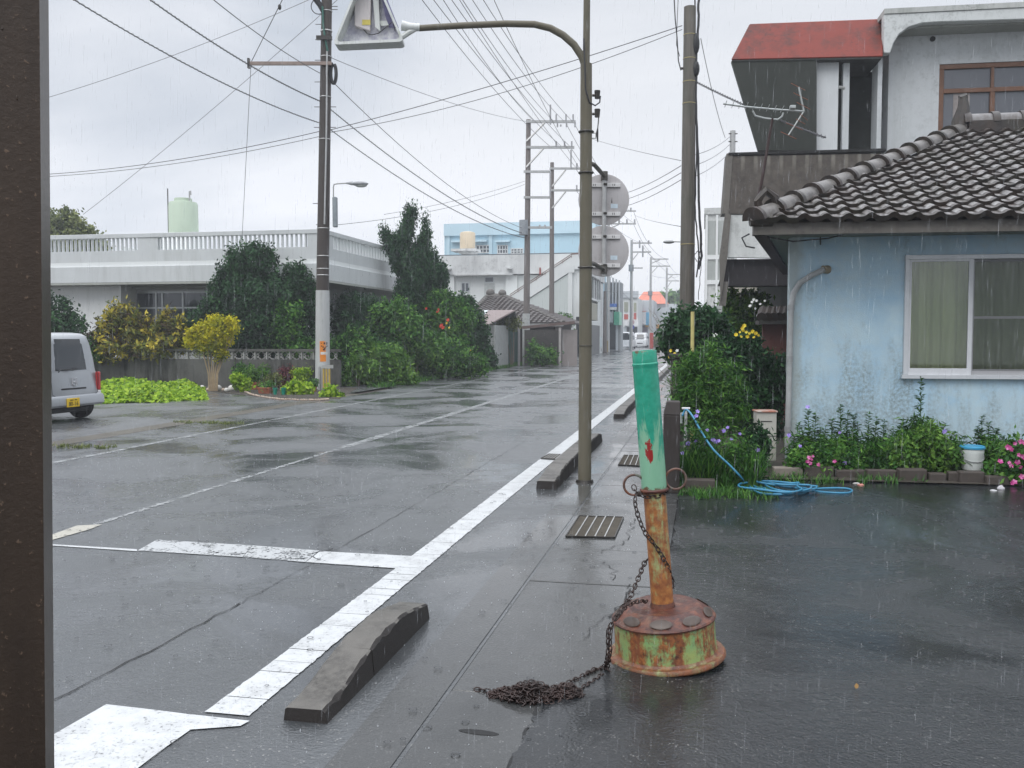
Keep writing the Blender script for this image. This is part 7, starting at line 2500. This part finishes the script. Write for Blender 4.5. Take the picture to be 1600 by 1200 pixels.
gm = weathered('green_sheet_metal', (.06, .115, .105), (.10, .08, .07), .7, 1.2, .5)
o, L_ = roadwall('sheet_metal_fence', 'dark green corrugated metal fence between grey posts, right of the shed', 'fence', 779, 812, 2.15, gm)
for t in (0, .33, .66, 1):
    MB().box(-.05, .06, L_ * t - .06, L_ * t + .06, 0, 2.25).build('post', plain('fence_post%d' % int(t * 9), (.22, .19, .18), .7), o)
rb = MB()
y = .1
while y < L_: rb.box(0, .03, y, y + .06, .05, 2.1); y += .2
rb.build('rib', gm, o)
q1 = PXZ(812, 0, 48.5)
o = thing('wooden_gate', 'open timber gate frame standing beside the nearer of the two tall poles', 'gate', tuple(q1))
MB().box(-.10, .0, 0, .1, 0, 2.0).build('post', plain('pale_post', (.42, .40, .40), .6), o)
MB().box(2.0, 2.12, .4, .5, 0, 2.0).build('post', plain('pale_post2', (.36, .34, .33), .6), o)
MB().hexa([(-.2, 0, 1.9), (2.8, .6, 2.2), (2.8, .8, 2.2), (-.2, .2, 1.9)], [(-.2, 0, 2.05), (2.8, .6, 2.35), (2.8, .8, 2.35), (-.2, .2, 2.05)]).build('lintel', plain('old_beam', (.14, .10, .09), .7), o)
MB().box(2.12, 2.9, .9, 1.0, 0, 1.9).build('door', weathered('gate_door', (.28, .25, .24), (.12, .1, .09), .7, 2, .6), o)
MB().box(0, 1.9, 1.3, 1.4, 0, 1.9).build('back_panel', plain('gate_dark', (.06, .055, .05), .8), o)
o, L_ = roadwall('block_wall', 'stained dark concrete wall beyond the timber gate with white roofed lean-to', 'wall', 872, 885, 2.0, weathered('dark_conc', (.20, .18, .17), (.08, .07, .065), .8, 1.2, .6))
o, L_ = roadwall('block_wall', 'light grey concrete gate pillar wall near the farther tall pole', 'wall', 863, 871, 2.1, weathered('pillar', (.36, .36, .36), (.2, .2, .2), .6, 1, .6), -10.3)
o, L_ = roadwall('block_wall', 'low grey block wall in front of the white stair building', 'wall', 888, 907, 2.0, weathered('lowwall', (.26, .25, .245), (.13, .12, .12), .7, 1, .6))
lt0 = PXZ(835, 0, 55)
lt = thing('lean_to', 'low lean-to with a pale tin roof between the two tall poles', 'shed', tuple(lt0))
LT = Fr(lt0, 0)
MB().hexa([(LT.lx(828), 0, LT.lz(850, 514)), (LT.lx(872), 0, LT.lz(850, 514)), (LT.lx(876), 1.6, LT.lz(850, 503)), (LT.lx(832), 1.6, LT.lz(850, 503))], [(LT.lx(828), 0, LT.lz(850, 512)), (LT.lx(872), 0, LT.lz(850, 512)), (LT.lx(876), 1.6, LT.lz(850, 501)), (LT.lx(832), 1.6, LT.lz(850, 501))]).build('roof', plain('pale_tin', (.46, .42, .44), .45), lt)
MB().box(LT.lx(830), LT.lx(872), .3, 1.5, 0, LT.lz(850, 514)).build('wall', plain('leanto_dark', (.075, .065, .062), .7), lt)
bush('shrub', 'green weeds at the foot of the lean-to between the two tall poles', 47.5, (850, 572), [(840, 560, 14, 7), (858, 558, 14, 7), (848, 552, 16, 8), (834, 550, 6, 16)], 'mid', 150, 16, .16, .45, .22, 81)
bush('shrub', 'dark climbing plant on the gate beam in front of the tiled roof', 47.2, (800, 575), [(792, 507, 16, 5), (805, 505, 10, 6), (780, 510, 8, 5)], 'olive', 60, 14, .14, .5, .2, 82)
bush('shrub', 'green bush behind the dark wall at the right end of the tiled roof', 60, (880, 565), [(878, 503, 8, 6), (885, 508, 7, 8), (872, 500, 5, 5)], 'mid', 80, 14, .2, .5, .25, 83)
bush('shrub', 'small dark bush at the foot of the grey shed', 43.5, (763, 575), [(762, 555, 8, 8), (768, 565, 7, 6)], 'dark', 50, 14, .14, .5, .2, 84)
a = PXZ(760, 0, 43.6)
tag(MB().box(-.09, .09, 0, .1, 0, .75).build('marker_post', plain('pale_marker', (.5, .5, .5), .6), None, False, .01, loc=tuple(a)), 'short pale grey marker post at the foot of the grey shed', 'post')
tag(MB().box(-.12, .12, -.02, .02, -.45, .45).build('notice_plate', plain('notice_white', (.62, .62, .62), .5), None, loc=tuple(W(866, 522, 54))), 'small white plate fixed on the farther of the two tall poles', 'plate')


# --- tall utility poles with crossarms
def far_pole(label, px, pyb, pyt, r0, arms, Zf=None, sleeve=None, tr=None, mat=None, lean=0, extra=()):
    Z = Zf or (G(px, pyb) - C0).dot(Fw)
    g = PXZ(px, 0, Z)
    F = Fr(g, YAW)
    o = thing('utility_pole', label, 'utility pole', tuple(g), YAW, 'utility poles down the left side of the street')
    zt_ = F.lz(px, pyt)
    MB().tube([(0, 0, 0), (lean, 0, zt_)], [r0, r0 * .68], 14).build('shaft', mat or M['galv'], o, True)
    for (x0, x1, py, th, brace) in arms:
        a, b_ = F.lx(x0), F.lx(x1); z = F.lz(px, py)
        MB().box(a, b_, -.2, -.2 + th, z - th / 2, z + th / 2).build('crossarm', M['galv'], o)
        if brace:
            MB().tube([(F.lx(brace[0]), -.15, z - th / 2), (F.lx(px), -.15, F.lz(px, brace[1]))], th * .42, 5).build('brace', M['galv'], o)
    if sleeve:
        MB().tube([(0, 0, 0), (0, 0, F.lz(px, sleeve))], [r0 * 1.12, r0 * 1.08], 14).build('sleeve', plain('sleeve_grey', (.40, .41, .40), .6), o, True)
    if tr:
        MB().cyl(F.lx(tr[0]), -.25, F.lz(px, tr[2]), F.lz(px, tr[1]), (tr[3]) * Z / FPX, n=12).build('transformer', plain('transformer_grey', (.26, .28, .30), .5), o, True)
    for (ex, ey0, ey1) in extra:
        MB().tube([(F.lx(ex), -.2, F.lz(ex, ey1)), (F.lx(ex), -.2, F.lz(ex, ey0))], .045 * Z / 50, 5).build('insulator', plain('insulator_grey', (.35, .35, .36), .5), o)
    return o, F


brn = weathered('brown_grey_pole', (.17, .15, .14), (.09, .08, .075), .6, .8, .6)
far_pole('nearer tall double armed utility pole beyond the hedge, with a transformer box', 822, 570, 187, .185, [(822, 898, 191, .13, (850, 222)), (822, 896, 231, .13, (848, 262)), (818, 860, 269, .12, None), (818, 860, 309, .12, None), (812, 862, 356, .12, None)], 50, 490, (818, 345, 368, 7), brn, .12,
         [(859, 165, 196), (868, 180, 190), (883, 180, 190), (894, 180, 190), (868, 222, 230), (881, 222, 230), (892, 222, 230), (859, 269, 310), (870, 192, 200), (884, 192, 200), (897, 192, 200), (875, 196, 199)])
far_pole('farther tall double armed utility pole beside the low lean-to', 862, 566, 254, .17, [(858, 910, 264, .12, (883, 292)), (860, 905, 298, .12, (883, 326))], 56, 520, None, brn, .0, [(891, 235, 264), (900, 256, 264), (900, 290, 298), (843, 352, 357), (851, 352, 357)])
far_pole('grey utility pole with transformer beside the far vans', 986, 548, 375, .18, [(986, 1017, 380, .14, None), (986, 1016, 394, .14, (996, 408)), (986, 1003, 419, .12, None)], 97, None, (985, 414, 424, 4), None, .0, [(998, 376, 388), (1003, 384, 402), (1012, 376, 380)])
far_pole('far grey utility pole in front of the orange roofed building', 1016, 545, 402, .18, [(1016, 1043, 405, .14, (1030, 412)), (1016, 1046, 416, .14, (1026, 428))], 118, None, (1015, 455, 462, 3.5))
far_pole('farthest grey utility pole, just left of the wooden pole', 1041, 543, 418, .2, [(1041, 1062, 429, .14, (1050, 438)), (1041, 1060, 439, .14, (1048, 450))], 145)
far_pole('brown grey utility pole in shade between the sign pole and the shop signs', 945, 552, 455, .2, [], 84, None, None, brn)
# short crossarm group visible behind the round signs
far_pole('distant pole behind the round signs whose two crossarms show at their right', 950, 549, 320, .17, [(950, 992, 330, .13, None), (950, 992, 350, .13, (966, 358))], 90, None, None, None, 0, [(974, 325, 330), (984, 325, 330), (966, 343, 350), (978, 343, 350), (990, 343, 350)])

# --- buildings down the street (left side)
def street_box(name, label, px0, px1, pyt, Z, dep, mat, cat='building', parts=()):
    g = PXZ(px0, 0, Z); F = Fr(g, 0)
    o = thing(name, label, cat, tuple(g), 0, 'buildings down the street')
    MB().box(0, F.lx(px1), 0, dep, 0, F.lz((px0 + px1) / 2, pyt)).build('wall', mat, o, bevel=.03)
    for p in parts:
        nm, x0, x1, y0_, y1_, mt_, pr = p
        MB().box(F.lx(x0, 524, -pr), F.lx(x1, 524, -pr), -pr, 0, max(.02, F.lz(x0, y1_, -pr)), F.lz(x0, y0_, -pr)).build(nm, mt_, o)
    return o, F


wf = M['whitefar']
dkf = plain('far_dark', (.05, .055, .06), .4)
gr = plain('far_green', (.05, .30, .19), .5)
lg = plain('far_lightgreen', (.36, .60, .48), .5)
bl = plain('far_bluesign', (.10, .20, .52), .5)
cb = plain('far_cyan', (.12, .38, .58), .5)
rdm = plain('far_red', (.42, .08, .06), .5)
gy = weathered('far_grey', (.30, .32, .33), (.2, .2, .21), .5, .3, .6)
lgy = weathered('far_lightgrey', (.50, .53, .55), (.36, .38, .4), .5, .3, .6)
orr = plain('far_orange', (.62, .30, .05), .5)
street_box('columned_building', 'grey building with tall fins and a blue sign', 944, 970, 441, 92, 2.5, gy, parts=(
    ('fin', 956, 958, 434, 490, lgy, .5), ('fin', 961, 963, 436, 490, lgy, .5), ('fin', 966, 968, 438, 490, lgy, .5), ('fin', 951, 953, 432, 490, lgy, .5),
    ('panel', 948, 952, 446, 476, plain('far_paleblue', (.42, .58, .68), .5), .1), ('sign', 951.5, 963, 474.5, 479.5, bl, .8), ('sign', 951.5, 963, 480, 484, wf, .8),
    ('panel', 947, 958, 487, 504, lgy, .55), ('panel', 948, 952, 490, 500, cb, .6), ('sign_box', 959, 967, 487, 508, gr, .9), ('sign_box', 967.2, 970.5, 488, 508, lg, .9),
    ('opening', 950, 962, 507, 546, dkf, .06), ('pillar', 940, 948, 504, 550, lgy, .3), ('pillar', 962, 965, 508, 548, lgy, .3)))
street_box('arcade_building', 'white building with brown window panels beside the green shop sign', 970, 996, 465, 125, 10, wf, parts=(
    ('window', 975, 981, 472, 487, plain('far_olive', (.30, .31, .24), .5), .1), ('window', 990, 994, 473, 487, plain('far_olive2', (.34, .35, .26), .5), .1),
    ('panel', 975, 981, 491, 499, rdm, .1), ('panel', 990, 994, 489, 499, rdm, .1), ('awning', 975, 982, 500, 509, plain('far_white', (.7, .7, .7), .5), .7), ('awning', 987, 997, 500, 510, plain('far_white2', (.7, .7, .7), .5), .7),
    ('opening', 971, 996, 511, 545, dkf, .06), ('pillar', 973, 979, 511, 545, lgy, .2), ('roof_bar', 970, 997, 455, 465, lgy, .3)))
street_box('billboard_shop', 'white shop with a billboard edged in blue', 997, 1021, 469, 135, 9, lgy, parts=(
    ('billboard', 995, 1009, 487, 507, plain('far_board', (.66, .66, .68), .5), .8), ('billboard', 1009.2, 1014.5, 488, 508, cb, .8), ('red_edge', 996, 1009, 486, 487, rdm, .85),
    ('opening', 996, 1012, 509, 543, plain('far_mauve', (.16, .13, .17), .5), .06), ('sign_box', 1008, 1013, 508, 511, orr, .5)))
o, F = street_box('orange_roof_building', 'long pale building under an orange hipped roof at the far end of the street', 1000, 1056, 475, 152, 14, lgy)
zt_ = F.lz(1020, 475); zr_ = F.lz(1020, 454)
a, b_, c, d = F.lx(991), F.lx(1044), F.lx(1003), F.lx(1028)
MB().hexa([(a, -1, zt_), (b_, -1, zt_), (b_, 13, zt_), (a, 13, zt_)], [(c, 4, zr_), (d, 4, zr_), (d, 8, zr_), (c, 8, zr_)]).build('roof', plain('orange_tile', (.58, .17, .10), .6), o)
street_box('low_white_shop', 'low pale shop with awning and orange sign at the end of the street', 1021, 1058, 481, 143, 8, lgy, parts=(
    ('opening', 1015, 1030, 513, 543, dkf, .06), ('awning', 1014, 1024, 508, 514, plain('far_awn', (.55, .6, .56), .5), .8), ('sign_box', 1023.5, 1030, 507, 513, orr, .7), ('window', 1016, 1021, 499, 505, lg, .1)))
bush('tree', 'hazy distant tree beyond the orange roofed building', 160, (1050, 540), [(1048, 470, 8, 8), (1040, 466, 5, 5), (1058, 475, 10, 10), (1052, 490, 14, 12)], 'mid', 90, 14, .7, .6, .8, 85, 'tree', trunk=.2)
bush('shrub', 'grey green bushes at the foot of the far shops', 118, (1035, 542), [(1036, 530, 10, 8), (1046, 525, 8, 12), (1028, 536, 6, 5)], 'olive', 60, 12, .4, .5, .5, 86)
# --- no parking signs on a thin post, letter box, machines
z7 = 100
n0 = PXZ(987, 0, z7)
N7 = Fr(n0, YAW)
ns = thing('round_road_sign', 'two small round signs, white over blue, on a pole near the far vans', 'road sign', (n0.x, n0.y, 0), YAW)
for py, mt_ in ((503.5, plain('sign_white_red', (.55, .38, .40), .5)), (511, plain('sign_blue', (.10, .12, .42), .5))):
    m_ = MB().lathe([(.26, 0), (.26, .02)], 20); m_.v = [(x, -z - .3, y + N7.lz(987, py)) for x, y, z in m_.v]; m_.build('disc', mt_, ns)
MB().tube([(0, -.25, 0), (0, -.25, N7.lz(987, 508))], .04, 6).build('post', M['galv'], ns)
g = PXZ(1018, 0, 112)
tag(MB().box(-.22, .22, 0, .4, 0, HZ(520, 112)).build('red_pillar_sign', plain('red_box', (.38, .05, .035), .5), None, False, .05, loc=tuple(g)), 'narrow bright red pillar standing by the far shops', 'sign')
g = PXZ(945, 0, 88)
o = thing('vending_machine', 'small orange fronted machine in front of the grey columned building', 'machine', tuple(g))
MB().box(-.3, .3, 0, .4, 0, 1.1).build('body', plain('machine_brown', (.26, .20, .10), .6), o, bevel=.04)
MB().box(-.28, .1, -.04, 0, .75, 1.35).build('front', orr, o)

# --- vehicles far away
wpaint = plain('white_car_paint', (.62, .63, .64), .3, var=.05, bump=0)
v0 = PXZ(977, 0, 106)
v1 = PXZ(1000, 0, 120)
van1 = car('van', 'nearer white van seen from behind, parked at the left side of the far street', (v0.x, v0.y, 0), math.pi / 2, 4.4, 1.75, 1.98, wpaint, True, group='white vans down the street')
van2 = car('van', 'farther white van facing the camera, beside the first one', (v1.x, v1.y + 4.4, 0), -math.pi / 2, 4.4, 1.72, 1.95, wpaint, True, group='white vans down the street')
g = PXZ(1032, 0, 128)
dark = plain('dark_car_paint', (.10, .11, .12), .3)
car('parked_car', 'dark car half hidden by the twigs at the far end of the street', (g.x, g.y, 0), math.pi / 2 + .5, 3.8, 1.6, 1.5, dark)
# blue scooter like delivery bike
g = PXZ(931, 0, 83)
sc = thing('scooter', 'blue delivery scooter at the far left road edge just right of the sign pole', 'scooter', tuple(g), R_(70))
bm3 = plain('scooter_blue', (.05, .14, .36), .4)
MB().tube([(-.9, 0, .62), (-.2, 0, .62), (.2, 0, .5), (.55, 0, .9)], [.25, .3, .22, .16], 10).build('body', bm3, sc, True)
MB().box(-1.25, -.55, -.32, .32, .75, 1.25).build('top_box', plain('box_blue', (.06, .16, .38), .5), sc, bevel=.06)
MB().prism([(.35, .5), (.75, .55), (.62, 1.45), (.5, 1.5)], -.25, .25).build('windshield', plain('pale_shield', (.45, .55, .58), .3), sc, bevel=.05)
for x in (-.75, .8):
    w3 = MB().lathe([(.16, -.06), (.25, -.05), (.28, 0), (.25, .05), (.16, .06)], 18); w3.v = [(a + x, c, b + .28) for a, b, c in w3.v]; w3.build('wheel', M['black'], sc, True)
MB().box(-1.28, -1.24, -.1, .1, .6, .72).build('taillight', rdm, sc)

# ================================================================== WIRES
M['wirem'] = plain('grey_cable', (.075, .075, .08), .5, var=.1)


def wire(label, p, q, sag=.3, r=.012, mat=None, group=None, n=18, twist=False):
    p, q = Vector(p), Vector(q)
    pts = []
    for i in range(n + 1):
        t = i / n; a = p.lerp(q, t); a.z -= 4 * sag * t * (1 - t); pts.append(a)
    m_ = MB().tube(pts, r, 5)
    if twist:
        N_ = int((q - p).length / .16); d = (q - p).normalized(); s_ = d.orthogonal().normalized(); u = d.cross(s_)
        tp_ = []
        for i in range(N_ * 5):
            t = i / (N_ * 5 - 1); a = p.lerp(q, t); a.z -= 4 * sag * t * (1 - t)
            an_ = 2 * math.pi * i / 5; tp_.append(a + (s_ * math.cos(an_) + u * math.sin(an_)) * (r * 2.1))
        m_.tube(tp_, r * .45, 3)
    o = m_.build('wire', mat or M['wirem'], None, 'full')
    return tag(o, label, 'cable', group)


U_ = uz
# three heavy cables past the left utility pole
wire('lowest of three heavy cables from the top left edge to the left utility pole', W(60, -35, 16.5), W(505, 194, U_), .25, .011, M['wirem'], twist=True)
wire('lowest of three heavy cables from the left utility pole to the armed pole', W(507, 196, U_), W(821, 372, 50), .5, .011, M['wirem'], twist=True)
wire('middle one of three heavy cables crossing the upper left sky', W(180, -40, 17), W(507, 161, U_), .2, .012, M['wirem'], twist=True)
wire('middle of three heavy cables from the left utility pole to the armed pole', W(509, 165, U_), W(821, 366, 50), .5, .012, M['wirem'], twist=True)
wire('uppermost of three heavy cables crossing the upper left sky', W(280, -45, 18), W(509, 119, U_), .15, .011, M['wirem'])
wire('uppermost heavy cable from the coil on the left pole to the armed pole', W(522, 130, U_), W(821, 358, 50), .6, .012, M['wirem'])
wire('dark upper cable of the pair crossing the road to the wooden pole', W(508, 205, U_), W(1066, 40, pz2), .10, .011, M['wirem'])
wire('thin cable just below the dark one crossing the road to the wooden pole', W(508, 208, U_), W(1066, 46, pz2), .30, .010, M['wirelt'])
wire('dark cable from the left edge to the left utility pole, upper of a pair', W(20, 275, 33), W(505, 204, U_), .25, .011, M['wirem'])
wire('thin cable from the left edge to the left utility pole, lower of a pair', W(20, 278, 33), W(505, 212, U_), .25, .010, M['wirelt'])
wire('thin line rising from the left edge to the top edge near the pole', W(20, 168, 45), W(500, -8, 40), .3, .014, M['wirelt'])
wire('thin stay line from the tree on the left up across the crossarm', W(130, 335, 48), W(560, -30, 34), .2, .012, M['wirelt'])
wire('thin drop wire hanging from the crossarm end to the house roof', W(392, 104, U_ - .2), W(378, 376, 31.5), .0, .008, M['wirelt'])
wire('thin wire with a small insulator rising from the crossarm end to the top edge', W(392, 98, U_ - .2), W(446, -10, 24), .0, .011)
tag(MB().ell(tuple(W(437, 11, 25)), (.05, .05, .08), 8, 6).build('insulator', M['iron']), 'small round insulator on the wire near the top edge left of the pole', 'insulator')
wire('thin line passing under the triangular sign towards the armed poles', W(512, 88, U_), W(824, 190, 50), .25, .010, M['wirelt'])
wire('faint line from the shop pole up behind the juniper, upper', W(600, 335, 40), W(820, 283, 50), .15, .010, M['wirelt'])
wire('faint line from the white balcony to the nearer double armed pole, lower', W(520, 352, 32), W(820, 288, 50), .3, .010, M['wirelt'])
# bundle from the double armed poles up to the left pole head (beyond the top edge)
BG = 'power lines from the far poles up to the top of the frame'
for i, (px, py, tx_, ty_, Zb) in enumerate(((835, 190, 655, -60, 50), (868, 192, 688, -55, 50), (884, 192, 700, -60, 50), (897, 192, 718, -60, 50), (862, 231, 622, -50, 50), (880, 231, 640, -50, 50), (893, 231, 664, -60, 50), (900, 262, 650, -110, 56), (905, 262, 745, -60, 56))):
    wire(('leftmost', 'fourth', 'fifth', 'seventh', 'second', 'third', 'sixth', 'lowest', 'rightmost')[i] + ' thin power line in the fan rising from the armed poles to the top edge', W(px, py, Zb), W(tx_, ty_, 26), .35, .011, M['wire'], BG)
# between the double armed poles and the far ones
for i, (x0, y0_, Z0, x1, y1_, Z1) in enumerate(((897, 192, 50, 984, 330, 90), (884, 192, 50, 974, 330, 90), (892, 231, 50, 990, 348, 90), (900, 264, 56, 976, 349, 90), (900, 298, 56, 1003, 380, 97))):
    wire('thin power line running on from the double armed poles behind the round signs', W(x0, y0_, Z0), W(x1, y1_, Z1), .5, .014, M['wirelt'], 'power lines behind the round signs')
for i, (x0, y0_, Z0, x1, y1_, Z1) in enumerate(((990, 330, 90, 1012, 378, 97), (1012, 380, 97, 1040, 404, 118), (1012, 394, 97, 1044, 416, 118), (1040, 405, 118, 1060, 429, 145), (1003, 384, 97, 1060, 440, 145), (990, 350, 90, 1016, 394, 97), (948, 420, 90, 986, 470, 97), (1016, 430, 118, 1060, 432, 145), (945, 455, 84, 1060, 458, 145))):
    wire('faint power line between the small grey poles at the far end of the street', W(x0, y0_, Z0), W(x1, y1_, Z1), .3, .018, M['wirelt'], 'power lines between the far poles')
# to the wooden pole
wire('thin line from behind the sign pole to the small hook on the wooden pole', W(922, 216, 45), W(1064, 251, pz2), .05, .009, M['wirelt'])
for i, (y0_, y1_) in enumerate(((288, 259), (297, 270), (307, 281))):
    wire(('uppermost', 'middle', 'lowest')[i] + ' of three sagging lines between the upper round sign and the wooden pole', W(905, y0_ + 8, 56), W(1064, y1_, pz2), .6, .010, M['wirelt'])
wire('faint line from the lower round sign level to the wooden pole', W(990, 335, 90), W(1064, 354, pz2), .1, .010, M['wirelt'])
wire('spiral wrapped service cable from the wooden pole to the roof antenna side', W(1088, 128, pz2 - .1), W(1290, 215, 17), .05, .014, twist=True)
wire('thin line from the wooden pole down to the thin pole behind the balcony', W(1095, 60, pz2), W(1133, 215, pz3), .2, .010, M['wirelt'])
for i, (y0_, y1_) in enumerate(((243, 214), (260, 226), (278, 238))):
    wire(('upper', 'middle', 'lower')[i] + ' short line between the wooden pole and the thin pole behind the balcony', W(1080, y0_, pz2 + .2), W(1140, y1_, pz3), .1, .010, M['wirelt'])

# ================================================================== RAIN AND HAZE
def rain():
    rg = np.random.default_rng(9)
    n = 12000
    Z = 1.6 + 20 * rg.random(n) ** 1.3
    px = rg.uniform(-60, 1660, n); py = rg.uniform(-60, 1260, n)
    P = []
    for a, b_, z in zip(px, py, Z):
        P.append(tuple(W(a, b_, z)))
    P = np.array(P)
    keep = P[:, 2] > .05
    P = P[keep]; n = len(P)
    L = rg.uniform(.02, .085, n) * (.7 + .05 * Z[keep]); w = .0006 * rg.uniform(.5, 1.7, n) * (.6 + .14 * Z[keep])
    tilt = np.array([.03, 0, 1.0])
    r_ = np.array(Rt); f_ = np.array([-Rt.y, Rt.x, 0])
    V = []
    for d in (r_ * .8 + f_ * .6, r_ * .6 - f_ * .8):
        V.append(np.stack([P - tilt * L[:, None] * .5, P + d * w[:, None], P + tilt * L[:, None] * .5, P - d * w[:, None]], 1))
    t = NT('rain_water')
    t.set((.85, .88, .92), .1)
    tr = t.N.new('ShaderNodeBsdfTransparent'); ms = t.N.new('ShaderNodeMixShader'); ms.inputs[0].default_value = .13
    t.L.new(tr.outputs[0], ms.inputs[1]); t.L.new(t.p.outputs[0], ms.inputs[2]); t.L.new(ms.outputs[0], t.out.inputs[0])
    o = leafmesh('rain', np.concatenate(V), np.zeros(2 * n), t.m, None)
    tag(o, 'fine falling rain drops in the air over the road and forecourt', 'rain', None, 'stuff')


rain()
hzb = MB().box(-130, 130, -32, 262, -1.05, 19).build('haze', None)
hzb['kind'] = 'stuff'
hm2 = bpy.data.materials.new('rain_haze'); hm2.use_nodes = True
nt = hm2.node_tree; nt.nodes.clear()
ou = nt.nodes.new('ShaderNodeOutputMaterial'); vo = nt.nodes.new('ShaderNodeVolumePrincipled')
vo.inputs['Color'].default_value = (.92, .95, 1, 1); vo.inputs['Density'].default_value = .0016; vo.inputs['Anisotropy'].default_value = .2
nt.links.new(vo.outputs[0], ou.inputs['Volume'])
hzb.data.materials.append(hm2)
